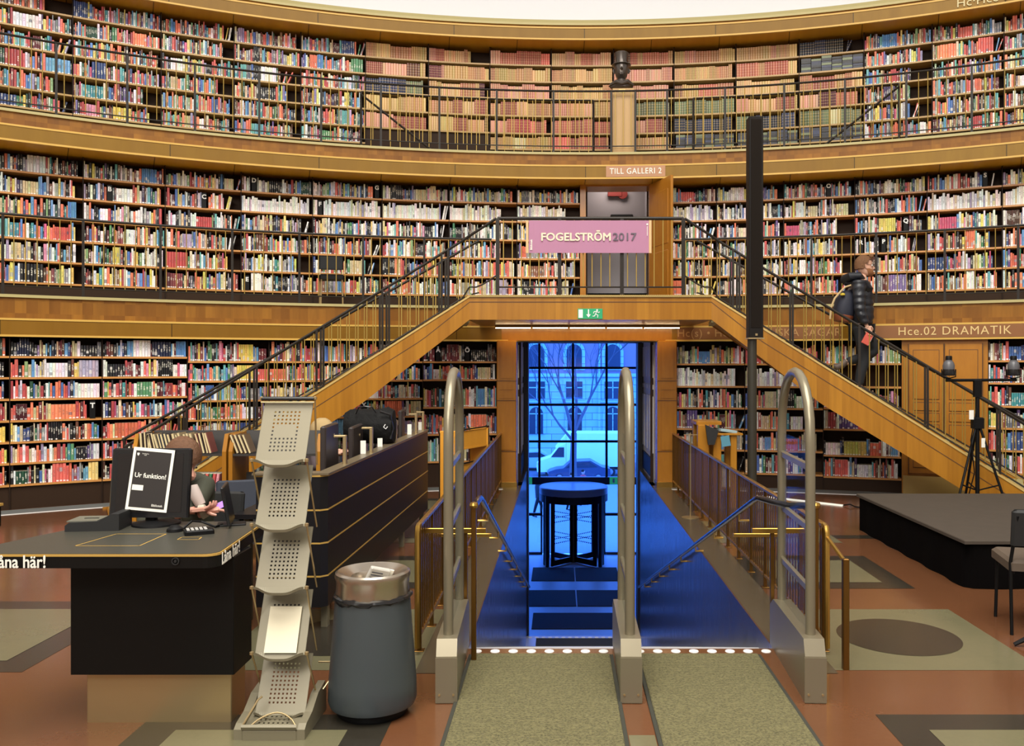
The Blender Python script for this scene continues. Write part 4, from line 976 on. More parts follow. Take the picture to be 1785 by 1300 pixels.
# box truck
M['truckwhite'] = mat('truck_white', (.85, .98, .75), .45)
M['tyre'] = mat('tyre', (.02, .02, .02), .8)
def wheels(root, xs, y0, y1, zc, r):
    for x in xs:
        for y in (y0, y1):
            T = Matrix.Translation((x, y, zc)) @ Matrix.Rotation(PI/2, 4, 'X'); b = MB(); b.lathe([(.0, -.1), (r*.9, -.1), (r, -.07), (r, .07), (r*.9, .1), (0, .1)], n=20, T=T); w_ = b.build('wheel', M['tyre'], root, True)
            b = MB(); b.lathe([(0, -.112), (r*.5, -.112), (r*.58, -.1), (r*.58, .1), (r*.5, .112), (0, .112)], n=16, T=T); b.build('hub_cap', mat('hub', (.3, .3, .32), .4) if 'hub' not in M else M['hub'], w_, True); M['hub'] = bpy.data.materials['hub']
XZY = Matrix(((1,0,0,0),(0,0,1,0),(0,1,0,0),(0,0,0,1)))
tk = thing('box_truck', 'white box truck parked on the street outside the window', 'truck', (1.4, 60, G))
zg = G
b = MB(); b.cbox(.0, 4.2, 59.0, 61.0, zg+.72, zg+3.05, .04); b.build('cargo_box', M['truckwhite'], tk)
b = MB(); b.prism([(-2.0, zg+.35), (-2.05, zg+.85), (-1.75, zg+1.15), (-1.1, zg+1.35), (-.45, zg+2.15), (-.02, zg+2.3), (-.02, zg+.35)], 59.05, 60.95, T=XZY); b.build('cab', M['truckwhite'], tk)
b = MB(); b.prism([(-.75, zg+2.0), (-.05, zg+2.85), (-.02, zg+2.85), (-.02, zg+2.0)], 59.2, 60.8, T=XZY); b.build('roof_fairing', M['truckwhite'], tk)
b = MB(); b.prism([(-1.05, zg+1.38), (-.52, zg+2.05), (-.15, zg+2.05), (-.15, zg+1.38)], 59.02, 59.05, T=XZY); b.build('side_window', M['dkwin'], tk)
b = MB(); b.box(-.1, 4.1, 59.2, 60.8, zg+.5, zg+.7); b.build('chassis', M['darkgrey'], tk)
b = MB(); b.box(-2.03, -1.85, 59.0, 59.3, zg+.85, zg+1.02); b.build('headlight', M['white'], tk)
wheels(tk, (-1.1, 3.0), 59.15, 60.85, zg+.37, .37)
for x in (.9, 3.95): b = MB(); b.lathe([(0, -.04), (.05, 0), (0, .04)], (x, 58.97, zg+.72), 8); b.build('marker_lamp', M['glow'], tk)
def car(x0, y, z, L, lab, colr):
    c_ = thing('car', lab, 'car', (x0+L/2, y, z)); cm = mat('car_paint', colr, .3)
    b = MB(); pr = [(0, .35), (.02, .7), (.12*L, .86), (.24*L, .92), (.36*L, 1.36), (.68*L, 1.42), (.86*L, 1.0), (.99*L, .9), (L, .4), (.9*L, .25), (.08*L, .25)]
    b.prism([(x0+px, z+pz) for px, pz in pr], y-.85, y+.85, T=XZY); b.build('body', cm, c_)
    b = MB(); b.prism([(x0+.28*L, z+.95), (x0+.38*L, z+1.3), (x0+.66*L, z+1.35), (x0+.80*L, z+1.0)], y-.865, y-.85, T=XZY); b.build('side_window', M['dkwin'], c_)
    wheels(c_, (x0+.18*L, x0+.80*L), y-.75, y+.75, z+.32, .32); return c_
car(-4.7, 63.5, G, 4.2, 'pale car parked behind the white truck', (.45, .55, .6))
car(-1.2, 57.2, G, 4.1, 'dark car passing in front of the white truck', (.05, .06, .10))
car(5.2, 63.0, G, 4.3, 'pale car beyond the rear of the white truck', (.6, .62, .6))
# people outside, small
def walker(x, y, lab, top, leg, ph=1, h=1.72):
    z = gz(y); root = thing('person', lab, 'person', (x, y, z)); s_ = h/1.72
    V_ = lambda a, b_, c_: (x+a*s_, y+b_*s_, z+c_*s_)
    b = MB()
    for sg in (1, -1): b.tube([V_(.05*sg*0, .08*sg, .86), V_(.12*sg*ph, .08*sg, .47), V_(.16*sg*ph-.06, .08*sg, .06), V_(.16*sg*ph+.10, .08*sg, .04)], [.085*s_, .065*s_, .045*s_, .035*s_], 8)
    b.build('trousers', leg, root, True)
    b = MB(); b.tube([V_(0, 0, .80), V_(0, 0, 1.0), V_(.01, 0, 1.25), V_(.01, 0, 1.42), V_(.01, 0, 1.47)], [.13*s_, .14*s_, .17*s_, .15*s_, .06*s_], 10)
    for sg in (1, -1): b.tube([V_(.0, .17*sg, 1.40), V_(-.08*sg, .2*sg, 1.14), V_(-.02*sg+.06, .2*sg, .90)], [.055*s_, .045*s_, .035*s_], 8)
    b.build('coat', top, root, True)
    b = MB(); b.lathe([(0, -.13), (.055, -.11), (.085, -.02), (.09, .05), (.06, .11), (0, .125)], V_(.01, 0, 1.60), 12); b.build('head', mat('skin_far', (.5, .3, .22), .6) if 'skf' not in M else M['skf'], root, True); M['skf'] = bpy.data.materials['skin_far']
    b = MB(); b.lathe([(.094, .02), (.095, .06), (.065, .12), (0, .135)], V_(0, 0, 1.60), 12); b.build('hair', M['black'], root, True)
walker(-1.30, 36, 'person in dark clothes walking outside, left of the revolving door', M['darkgrey'], M['black'])
walker(.68, 41, 'person in a red coat seen through the right door wing', mat('coat_red', (.55, .04, .05), .7), M['black'])
walker(.12, 38.5, 'person in dark blue seen through the middle of the revolving door', mat('coat_navy', (.03, .04, .12), .7), M['black'], -1)

# ================================================================== THINGS IN THE HALL
def at(x, y, Y):  # helper used while measuring: world point on the sight line at distance Y
    return ((x-978)*Y/1500-.36, Y, 1.7-(y-637)*Y/1500)
M['steel'] = mat('brushed_steel', (.50, .38, .20), .36, .85)
M['gatepaint'] = mat('grey_champagne_metal', (.235, .205, .14), .33, .5)
M['rackpaint'] = mat('grey_beige_metal', (.19, .168, .11), .42, .2)
M['desktop'] = mat('dark_grey_laminate', (.045, .043, .033), .38, spec=.35)
M['deskblack'] = mat('black_laminate', (.004, .0035, .003), .45, spec=.2)
M['goldedge'] = mat('plywood_edge', (.45, .27, .06), .45)
M['screen'] = mat('matt_screen', (.014, .011, .010), .5, spec=.2)
# ---- carpets between the gates
M['carpet'] = mat('green_grey_entrance_carpet', (.22, .20, .10), .95)
t = NT(M['carpet']); p, x, y, z = t.pos()
v = t.n('ShaderNodeTexVoronoi'); v.inputs['Scale'].default_value = 75; t.l(p, v.inputs['Vector'])
wv = t.n('ShaderNodeTexWave'); wv.bands_direction = 'Y'; wv.inputs['Scale'].default_value = 26; wv.inputs['Distortion'].default_value = 2.5; wv.inputs['Detail Scale'].default_value = 8; t.l(p, wv.inputs['Vector'])
f = t.math('MULTIPLY', t.math('ADD', wv.outputs['Fac'], v.outputs['Distance']), .75)
t.l(t.mix(f, (.010, .010, .004), (.22, .195, .085)), t.b.inputs['Base Color']); t.bump(f, .9, .01)
M['carpetedge'] = mat('dark_carpet_border', (.03, .03, .02), .9)
for (x0, x1, lab) in ((-.90, -.055, 'left green grey ribbed entrance carpet between the security gates'), (.075, .81, 'right green grey ribbed entrance carpet between the security gates')):
    root = thing('carpet_runner', lab, 'carpet', ((x0+x1)/2, 3.8, 0), 0, 'carpets at the entrance gates')
    b = MB(); b.cbox(x0+.02, x1-.02, 2.4, 5.04, .002, .016, .004); b.build('pile', M['carpet'], root)
    b = MB(); b.cbox(x0, x0+.02, 2.4, 5.04, .002, .010, .002); b.cbox(x1-.02, x1, 2.4, 5.04, .002, .010, .002); b.build('border', M['carpetedge'], root)
b = MB(); b.box(-.05, .07, 2.4, 3.95, .001, .004); struct(b.build('inlay', M['lino_light'], floor))
# ---- security gates
def gate(x, tw, lab):
    root = thing('security_gate', lab, 'security gate', (x, 4.8, 0), 0, 'security gates across the entrance')
    T = Matrix.Translation((x, 4.8, 0)) @ Matrix.Rotation(tw, 4, 'Z')
    b = MB(); y0, y1 = -.47, .46; w_ = .052
    b.prism([(y0, .0), (y0, .235), (y0+.035, .315), (y0+.10, .315), (y1-.1, .30), (y1, .24), (y1, 0)], -w_, w_, T=T @ Matrix(((0,0,1,0),(1,0,0,0),(0,1,0,0),(0,0,0,1)))); b.build('base', M['gatepaint'], root)
    b = MB(); b.box(-w_-.003, w_+.003, y0-.006, y0+.002, .004, .23, T=T)
    b.build('end_cap', M['gatepaint'], root)
    for sx in (-.035, .035): b = MB(); b.lathe([(0, 0), (.006, 0), (.006, .004), (0, .004)], n=8, T=T @ Matrix.Translation((sx, y0-.006, .045)) @ Matrix.Rotation(PI/2, 4, 'X')); b.build('screw', M['steel'], root)
    pts = [Vector((0, -.36, .28))]
    pts += [Vector((0, -.36, z_)) for z_ in (.6, 1.0, 1.28)]
    for k in range(1, 12):
        a = PI*k/12; pts.append(Vector((0, -.36*math.cos(a)*(1.0)+.0, 1.30+.365*math.sin(a)**.85)))
    pts += [Vector((0, .36, z_)) for z_ in (1.28, 1.0, .6, .28)]
    b = MB(); b.tube([T @ p_ for p_ in pts], .026, 14); b.build('loop_tube', M['gatepaint'], root, True)
    for zz in (1.175, .86, .545):
        b = MB(); b.cbox(-.012, .012, -.35, .35, zz-.018, zz+.018, .006, T=T); b.build('crossbar', M['gatepaint'], root)
    b = MB(); b.cbox(-.004, .004, -.335, .335, .31, 1.30, .001, T=T); b.build('clear_panel', M['glass'], root)
    return root
gate(-.955, math.radians(2.2), 'left security gate beside the grey litter bin')
gate(.0, math.radians(-.8), 'middle security gate standing between the two carpets')
gate(.945, math.radians(-3.0), 'right security gate beside the right brass railing')
# ---- railings round the well
M['brownglass'] = mat('tinted_railing_glass', (.10, .05, .015), .2)
def well_railing(sg, lab):
    X = sg*1.205; root = thing('well_railing', lab, 'railing', (X, 8.5, 0), 0, 'railings of the entrance well')
    y0, y1, h = 5.12, 12.0, .765
    b = MB(); b.cbox(X-.016, X+.016, y0, y1, h-.022, h, .007); b.build('top_rail', M['brass'], root)
    b = MB(); b.cbox(X-.011, X+.011, y0, y1, .085, .105, .004); b.build('bottom_rail', M['brass'], root)
    ys = [y0+.012+k*(y1-y0-.03)/14 for k in range(15)]
    for q, yy in enumerate(ys):
        b = MB(); b.cbox(X-.013, X+.013, yy-.013, yy+.013, 0, h-.02, .002); b.build('post', M['brassdark'], root)
        b = MB(); b.cbox(X-.03, X+.03, yy-.03, yy+.03, 0, .006, .002); b.build('foot_plate', M['brassdark'], root)
    n = 98; 
    for k in range(n):
        yy = y0+.07+k*(y1-y0-.12)/n
        if min(abs(yy-q) for q in ys) > .02: b = MB(); b.box(X-.004, X+.004, yy-.008, yy+.008, .1, h-.015); b.build('baluster', M['brassdark'], root)
    # end: return towards the hall and brace arms
    b = MB(); b.tube([(X, y0, h-.012), (X, y0-.04, h-.02), (X, y0-.055, h-.05), (X, y0-.06, .04)], .017, 8); b.build('end_post', M['brass'], root, True)
    b = MB(); b.cbox(min(X-sg*.38, X+sg*.02), max(X-sg*.38, X+sg*.02), 5.34, 5.36, .66, .69, .003); b.build('brace_arm', M['brass'], root)
    b = MB(); b.cbox(min(X-sg*.36, X), max(X-sg*.36, X), 6.02, 6.04, .50, .525, .003); b.build('brace_arm', M['brass'], root)
    if sg > 0:
        b = MB(); b.cbox(X+.01, X+.045, 4.80, 4.835, 0, .62, .004); b.build('outer_post', M['brassdark'], root)
        b = MB(); b.tube([(X+.027, 4.82, .60), (X+.0, 5.06, .69)], .012, 8); b.build('link_bar', M['brass'], root)
    return root
well_railing(-1, 'brass railing with vertical bars along the left side of the well')
well_railing(1, 'brass railing with vertical bars along the right side of the well')
for sg, side in ((-1, 'left'), (1, 'right')):
    X = sg*.86; root = thing('handrail', 'round dark handrail running down the stairs on the %s wall' % side, 'handrail', (X, 5.2, 0), 0, 'handrails down the entrance stairs')
    pts = [(sg*(1.10 if sg > 0 else .86), 4.93, .90), (sg*(.97 if sg > 0 else .86), 5.0, .885), (sg*.90 if sg > 0 else X, 5.10, .89), (X, 5.30, .885)]
    pts += [(X, 5.4+k*.9, .86-.325*(k*.9)) for k in range(0, 10)]
    b = MB(); b.tube(pts, .019, 12); b.build('tube', mat('blue_black_tube', (.05, .05, .06), .2, .8), root, True)
    b = MB(); b.lathe([(0, -.02), (.022, -.014), (.027, 0), (.022, .014), (0, .02)], pts[0], 14); b.build('end_knob', M['brass'], root, True)
    px_ = pts[0][0]; b = MB(); b.cbox(px_-.014, px_+.014, 4.92, 4.95, 0, .90, .003); b.build('post', M['brassdark'], root)
    b = MB(); b.cbox(X-.012, X+.012, 5.35, 5.37, .0, .86, .003) if False else b.cbox(sg*.955-.012, sg*.955+.012, 5.35, 5.375, .0, .69, .003); b.build('post', M['brassdark'], root)
    for k in range(8):
        yy = 5.9+k*.95; zz = .86-.325*(yy-5.4); b = MB(); b.tube([(X, yy, zz-.015), (X, yy, zz-.06), (sg*.93, yy, zz-.06)], .009, 8); b.build('bracket', M['brass'], root, True)
# ---- self service desk
desk = thing('service_desk', 'dark self service lending desk on a steel plinth with L\u00e5na h\u00e4r lettering', 'desk', (-2.4, 4.1, 0))
b = MB(); b.cbox(-2.62, -1.93, 4.10, 4.28, 0, .27, .004); b.build('plinth', M['steel'], desk)
b = MB(); b.cbox(-2.67, -1.90, 4.05, 4.285, .245, .80, .004); b.build('body', M['deskblack'], desk)
def rpoly(P, r, n=5):
    out = []; m = len(P)
    for i in range(m):
        p = Vector(P[i]); a = Vector(P[i-1]); c = Vector(P[(i+1) % m]); ri = r[i]
        if ri <= 0: out.append(tuple(p)); continue
        u = (a-p).normalized(); v = (c-p).normalized(); ang = u.angle(v); d = ri/math.tan(ang/2); cen = p+(u+v).normalized()*(ri/math.sin(ang/2))
        s0 = p+u*d-cen; s1 = p+v*d-cen; a0 = math.atan2(s0.y, s0.x); a1 = math.atan2(s1.y, s1.x); da = (a1-a0+PI) % (2*PI)-PI
        for k in range(n+1): q = a0+da*k/n; out.append((cen.x+ri*math.cos(q), cen.y+ri*math.sin(q)))
    return out
top = rpoly([(-3.05, 3.82), (-1.885, 3.82), (-1.95, 4.615), (-2.80, 4.615), (-3.02, 3.95)], [0.02, .06, .03, .03, .03])
b = MB(); b.prism(top, .80, .852); b.build('apron', M['deskblack'], desk)
def grow(P, d):
    c = Vector((sum(p[0] for p in P)/len(P), sum(p[1] for p in P)/len(P))); return [tuple(Vector(p)+(Vector(p)-c).normalized()*d) for p in P]
b = MB(); b.prism(grow(top, .003), .852, .862); b.build('edge_band', M['goldedge'], desk)
b = MB(); b.prism(grow(top, -.004), .861, .8645); b.build('desktop', M['desktop'], desk)
def outline(P, w_, z):
    b = MB()
    for i in range(len(P)):
        p, q = Vector(P[i]), Vector(P[(i+1) % len(P)]); d = (q-p).normalized(); nn = Vector((-d.y, d.x))*w_/2
        b.add([(*(p-nn-d*w_/2), z), (*(q-nn+d*w_/2), z), (*(q+nn+d*w_/2), z), (*(p+nn-d*w_/2), z)], [(0,1,2,3)])
    return b
outline([(-2.611, 3.987), (-2.314, 3.987), (-2.318, 4.27), (-2.566, 4.27)], .005, .8652).build('marked_field', M['lipwood'], desk)
outline([(-2.202, 4.13), (-2.10, 4.13), (-2.109, 4.19), (-2.206, 4.19)], .004, .8652).build('marked_field', M['lipwood'], desk)
text('lettering', 'L\u00e5na h\u00e4r!', .078, M['paper'], face_cam(-2.763, 3.812, .828), desk, .001, heavy=.0012, fitw=.236)
dv = Vector((-1.95+1.885, 4.615-3.82, 0)).normalized(); nrm = Vector((dv.y, -dv.x, 0))
Ts = Matrix((( dv.x, 0, nrm.x, 0), (dv.y, 0, nrm.y, 0), (0, 1, 0, 0), (0, 0, 0, 1)))
pc = Vector((-1.885, 3.82, .828))+dv*.19+nrm*.004
text('lettering', 'L\u00e5na h\u00e4r!', .078, M['paper'], Matrix.Translation(pc) @ Ts, desk, .001, heavy=.001, fitw=.27)
b = MB(); T = Matrix.Translation((at(306, 978, 3.815)[0], 3.815, at(306, 978, 3.815)[2])) @ Matrix.Rotation(PI/2, 4, 'X'); b.lathe([(.017, 0), (.017, .004), (.013, .004), (.013, 0)], n=20, T=T); b.lathe([(0, 0), (.006, 0), (.006, .005), (0, .005)], n=12, T=T); b.build('lock', M['darkgrey'], desk, True)
# screen with the notice
mon = thing('computer_monitor', 'black computer monitor on the lending desk with a notice taped on', 'monitor', (-2.50, 4.55, .8645))
Tm = Matrix.Translation((-2.522, 4.5, .905)) @ Matrix.Rotation(math.radians(-7), 4, 'X')
b = MB(); b.cbox(-.208, .208, 0, .035, 0, .362, .008, T=Tm); b.build('casing', M['blackgloss'], mon)
b = MB(); b.box(-.172, .172, -.002, .001, .028, .332, T=Tm); b.build('screen', M['screen'], mon)
b = MB(); b.cbox(-.03, .03, .03, .06, -.02, .2, .008, T=Tm); b.build('neck', M['black'], mon)
b = MB(); b.lathe([(0, 0), (.12, 0), (.118, .01), (.05, .022), (0, .024)], (-2.49, 4.53, .8645), 28, T=None); b.build('foot', M['black'], mon, True)
pn = thing('notice_sheet', 'black and white Ur funktion! notice sheet taped over the screen', 'notice', (-2.51, 4.49, 1.1))
Tp = Tm @ Matrix.Translation((.006, -.009, .197)) @ Matrix.Rotation(math.radians(5), 4, 'Y')
b = MB(); b.box(-.109, .109, 0, .0015, -.163, .163, T=Tp); b.build('sheet', M['paper'], pn)
b = MB(); b.box(-.094, .094, -.001, 0, -.148, .146, T=Tp); b.build('black_field', mat('printed_black', (.02, .016, .015), .5), pn)
Tt = Tp @ Matrix.Rotation(PI/2, 4, 'X')
text('headline', 'Ur funktion!', .035, M['paper'], Tt @ Matrix.Translation((-.0, .018, .002)), pn, .0004, heavy=.0005, spacing=.97)
text('small_print', 'Bibliotek', .017, M['paper'], Tt @ Matrix.Translation((.055, -.132, .002)), pn, .0004, bold=0, spacing=.97)
text('small_print', 'Stockholms\nstad', .0075, M['paper'], Tt @ Matrix.Translation((-.042, .128, .002)), pn, .0002)
b = MB(); b.box(-.088, -.030, -.002, -.001, -.060, -.032, T=Tp); b.build('white_box', M['paper'], pn)
b = MB(); b.prism([(-.086, .134), (-.074, .134), (-.074, .126), (-.080, .118), (-.086, .126)], -.002, -.001, T=Tp @ XZY); b.build('crest', M['paper'], pn)
# things on the desk
def Pd(x, y): # point on the desktop
    Y = (1.7-.8645)*1500/(y-637); return ((x-978)*Y/1500-.36, Y, .8645)
sc_ = thing('barcode_scanner_pad', 'black and grey flat receipt printer left of the monitor', 'scanner', Pd(160, 925))
p0 = Pd(160, 926); T = Matrix.Translation(p0) @ Matrix.Rotation(math.radians(6), 4, 'Z')
b = MB(); b.prism([(-.13, 0), (-.13, .03), (-.11, .045), (.03, .05), (.09, .085), (.13, .085), (.13, 0)], 0, .17, T=T @ XZY @ Matrix.Scale(1, 4)); b.build('housing', M['darkgrey'], sc_)
b = MB(); b.box(-.125, .02, .01, .16, .046, .052, T=T); b.build('lid', mat('grey_green_plastic', (.13, .13, .10), .4), sc_)
b = MB(); b.box(-.07, .0, .08, .09, .052, .054, T=T); b.build('slot', M['black'], sc_)
kt = thing('card_terminal', 'small black card terminal with keys on the lending desk', 'card terminal', Pd(345, 932)); T = Matrix.Translation(Pd(344, 930)) @ Matrix.Rotation(math.radians(-62), 4, 'Z')
b = MB(); b.cbox(-.045, .045, -.06, .075, 0, .024, .006, T=T); b.build('casing', M['black'], kt)
for i in range(4):
    for j in range(5): b = MB(); b.cbox(-.034+i*.018, -.020+i*.018, -.05+j*.02, -.036+j*.02, .024, .027, .002, T=T); b.build('key', mat('key_grey', (.35, .34, .32), .5) if 'key' not in M else M['key'], kt); M['key'] = bpy.data.materials['key_grey']
ms = thing('computer_mouse', 'black computer mouse in front of the monitor foot', 'mouse', Pd(305, 928)); b = MB(); b.lathe([(0, .034), (.02, .03), (.038, .015), (.04, 0), (0, 0)], Pd(305, 926), 16); b.build('shell', M['black'], ms, True)
b = MB(); b.tube([Pd(318, 922), tuple(Vector(Pd(335, 918))+Vector((0, 0, .03))), tuple(Vector(Pd(352, 921))+Vector((0, 0, .035))), tuple(Vector(Pd(375, 920))+Vector((0,0,.006))), tuple(Vector(Pd(388, 916))+Vector((0,0,.006)))], .006, 6); tag(b.build('cable', M['black'], None, True), 'black cable lying behind the card terminal', 'cable')
tb = thing('tablet_stand', 'thin black screen on a foot near the back edge of the desk', 'screen', Pd(405, 914))
p0 = Vector(Pd(404, 914)); T = Matrix.Translation(p0) @ Matrix.Rotation(math.radians(106), 4, 'Z') @ Matrix.Rotation(math.radians(-10), 4, 'X')
b = MB(); b.cbox(-.13, .13, -.008, .008, .015, .215, .004, T=T); b.build('display', M['blackgloss'], tb)
b = MB(); b.cbox(-.07, .07, -.05, .05, 0, .008, .003, T=Matrix.Translation(p0) @ Matrix.Rotation(math.radians(20), 4, 'Z')); b.build('foot', M['black'], tb)
# corner of another counter at the left edge
cn = thing('counter', 'corner of a dark counter at the left edge of the hall', 'counter', (-4.5, 5.6, 0))
b = MB(); b.prism([(-5.5, 5.3), (-4.22, 5.3), (-4.2, 5.4), (-4.2, 5.9), (-5.5, 5.9)], .60, .74); b.build('apron', M['deskblack'], cn)
b = MB(); b.prism([(-5.5, 5.29), (-4.2, 5.29), (-4.19, 5.4), (-4.19, 5.91), (-5.5, 5.91)], .74, .757); b.build('top', M['goldedge'], cn)
b = MB(); b.cbox(-5.2, -4.55, 5.45, 5.8, 0, .62, .01); b.build('pedestal', M['deskblack'], cn)
# ---- litter bin
bn = thing('litter_bin', 'grey round litter bin with steel rim and black liner beside the gate', 'litter bin', (-1.285, 4.23, 0)); c = (-1.285, 4.23, 0)
M['binblue'] = mat('blue_grey_paint', (.045, .055, .060), .33)
b = MB(); b.lathe([(0, .0), (.165, .0), (.175, .02), (.175, .05), (0, .05)], c, 40); b.build('base_ring', M['black'], bn, True)
b = MB(); b.lathe([(.17, .045), (.205, .05), (.214, .075), (.212, .16), (.180, .575), (.176, .575)], c, 48); b.build('drum', M['binblue'], bn, True)
b = MB(); vs = []
prof = [(.178, .553), (.189, .560), (.192, .572), (.188, .583), (.176, .588)]; n = 56
for (r, z) in prof:
    for k in range(n): a = 2*PI*k/n; wv_ = .006*math.sin(a*9)+.004*math.sin(a*23+1); vs.append((c[0]+(r+wv_*.5)*math.cos(a), c[1]+(r+wv_*.5)*math.sin(a), z+wv_*(1.2 if z < .57 else .4)+(.012*max(0, math.cos(a+.5)) if z < .565 else 0)))
fs = [(i*n+k, i*n+(k+1) % n, (i+1)*n+(k+1) % n, (i+1)*n+k) for i in range(4) for k in range(n)]; b.add(vs, fs); b.build('liner', M['blackgloss'], bn, True)
b = MB(); b.lathe([(.176, .58), (.176, .655), (.183, .672), (.180, .690), (.168, .698), (.150, .692), (.105, .670), (.098, .655), (.098, .60)], c, 48); b.build('rim', mat('polished_steel', (.52, .46, .38), .25, .95), bn, True)
nw = thing('newspaper', 'folded newspaper stuck in the opening of the litter bin', 'newspaper', (c[0], c[1], .66)); T = Matrix.Translation((c[0]-.0, c[1]-.03, .615)) @ Matrix.Rotation(math.radians(20), 4, 'Z') @ Matrix.Rotation(math.radians(28), 4, 'X') @ Matrix.Rotation(math.radians(18), 4, 'Y')
b = MB(); b.cbox(-.05, .05, -.012, .012, 0, .125, .004, T=T); b.build('folded_pages', mat('newsprint', (.42, .40, .36), .8), nw)
b = MB(); 
for k in range(6): b.box(-.04, .035-.01*(k % 3), -.0135, -.012, .02+k*.016, .027+k*.016, T=T)
b.build('print', mat('newsprint_ink', (.09, .09, .10), .8), nw)
b = MB(); b.cbox(-.035, .075, .013, .02, -.01, .115, .002, T=T); b.build('inner_pages', M['paper'], nw)
# ---- zigzag brochure rack
rk = thing('brochure_rack', 'grey metal zigzag brochure rack with perforated trays', 'brochure rack', (-1.68, 4.1, 0))
def sheet_with_holes(T, w, h, cols, rows, mb, skip=lambda i, j: False, x0=None, z0=None, dx=.0185, dz=.0185, hs=.0078, wave=.019, th=.003):
    """flat plate cut by a grid of square holes, wavy lower edge"""
    cx0 = -dx*(cols-1)/2 if x0 is None else x0
    xs = sorted(set([-w/2, w/2]+[round(cx0+i*dx+s_*hs/2, 5) for i in range(cols) for s_ in (-1, 1)])); zs = sorted(set([0.0, h]+[round(z0+j*dz+s_*hs/2, 5) for j in range(rows) for s_ in (-1, 1)]))
    def hole(i, j):
        xm = (xs[i]+xs[i+1])/2; zm = (zs[j]+zs[j+1])/2; a = round((xm-cx0)/dx); q = round((zm-z0)/dz)
        return 0 <= a < cols and 0 <= q < rows and abs(xm-cx0-a*dx) < hs/2 and abs(zm-z0-q*dz) < hs/2 and not skip(a, q)
    for yy in (0, th):
        idx = {}; vs = []
        for i, x_ in enumerate(xs):
            for j, z_ in enumerate(zs): idx[i, j] = len(vs); vs.append(T @ Vector((x_, yy, z_)))
        mb.add(vs, [(idx[i, j], idx[i+1, j], idx[i+1, j+1], idx[i, j+1]) for i in range(len(xs)-1) for j in range(len(zs)-1) if not hole(i, j)])
    # edges
    for (xa, xb) in ((-w/2-.001, -w/2+.001), (w/2-.001, w/2+.001)): mb.box(xa, xb, 0, th, 0, h, T=T)
    mb.box(-w/2, w/2, 0, th, h-.001, h+.001, T=T)
    # wavy lip at the foot of the tray
    n = 24; vs = []; fs = []
    for k in range(n+1):
        x_ = -w/2+w*k/n; dzw = -wave*(1-math.cos(2*PI*(k/n)))*.5*1.5+wave*.55*math.sin(PI*k/n*4+PI/2)*.35
        vs += [T @ Vector((x_, 0, .004)), T @ Vector((x_, -.006, dzw-.012)), T @ Vector((x_, -.022, dzw-.016)), T @ Vector((x_, -.030, dzw-.006))]
    for k in range(n):
        for i in range(3): fs.append((4*k+i, 4*k+i+1, 4*k+5+i, 4*k+4+i))
    mb.add(vs, fs)
W_ = .232; X_ = -1.672
tiers = [(703, 803), (812, 915), (920, 1024), (1030, 1138), (1142, 1242)]
TZ = [(1.7-(b_-637)*4.02/1500, 1.7-(a_-637)*4.12/1500) for a_, b_ in tiers]
for q, (zb, zt) in enumerate(TZ):
    hgt = zt-zb; T = Matrix.Translation((X_, 4.02, zb)) @ Matrix.Rotation(-math.atan2(.13, hgt), 4, 'X'); b = MB(); L = math.hypot(.13, hgt)
    rows = 10 if q else 11
    z0 = .045 if q else .052
    dz = .0195
    sk = (lambda i, j: j in (4, 5, 6) and 0 < i < 6) if q == 0 else ((lambda i, j: False))
    sheet_with_holes(T, W_, L, 7, rows, b, sk, z0=z0, dz=dz, dx=.0192, hs=.0085); b.build('tray', M['rackpaint'], rk)
# scissor side rods and pivots
for sx in (-1, 1):
    xx = X_+sx*(W_/2+.012)
    for q in range(5):
        zb, zt = TZ[q]; b = MB(); b.tube([(xx, 4.02-.0, zb+.012 if q < 4 else zb+.01), (xx, 4.19, zt+.012 if q else zt+.02)], .0045, 6) if False else None
        b = MB(); zprev = TZ[q-1][0] if q else zt+.02
        b.tube([(xx, 4.005 if q else 4.14, zprev+.004), (xx, 4.17, zb-.035 if q < 4 else .10)], .0045, 8); b.build('side_rod', M['steel'], rk, True)
        b = MB(); b.lathe([(0, -.010), (.010, -.006), (.010, .006), (0, .010)], (xx, 4.005 if q else 4.14, zprev+.004), 10); b.build('pivot', M['steel'], rk, True)
b = MB(); b.tube([(X_-W_/2-.012, 4.14, TZ[0][1]+.022), (X_+W_/2+.012, 4.14, TZ[0][1]+.022)], .010, 10); b.build('top_bar', M['blackgloss'], rk, True)
b = MB(); b.tube([(X_-W_/2-.012, 4.13, TZ[0][1]+.005), (X_+W_/2+.012, 4.13, TZ[0][1]+.005)], .004, 8); b.build('top_wire', M['steel'], rk, True)
# foot tray
b = MB(); b.prism([(3.90, .0), (3.90, .05), (3.93, .068), (4.02, .085), (4.12, .135), (4.24, .15), (4.26, .10), (4.26, 0)], X_-.172, X_-.135, T=Matrix(((0,0,1,0),(1,0,0,0),(0,1,0,0),(0,0,0,1)))); b.build('side_cheek', M['rackpaint'], rk)
b = MB(); b.prism([(3.90, .0), (3.90, .05), (3.93, .068), (4.02, .085), (4.12, .135), (4.24, .15), (4.26, .10), (4.26, 0)], X_+.115, X_+.150, T=Matrix(((0,0,1,0),(1,0,0,0),(0,1,0,0),(0,0,0,1)))); b.build('side_cheek', M['rackpaint'], rk)
b = MB(); T = Matrix.Translation((X_-.01, 3.905, .048)) @ Matrix.Rotation(math.radians(-78), 4, 'X'); 
b.cbox(X_-.135, X_+.115, 3.895, 3.915, 0, .05, .005); sheet_with_holes(T, .25, .2, 7, 5, b, z0=.05, dz=.024, dx=.0215, hs=.009, wave=0); b.build('foot_tray', M['rackpaint'], rk)
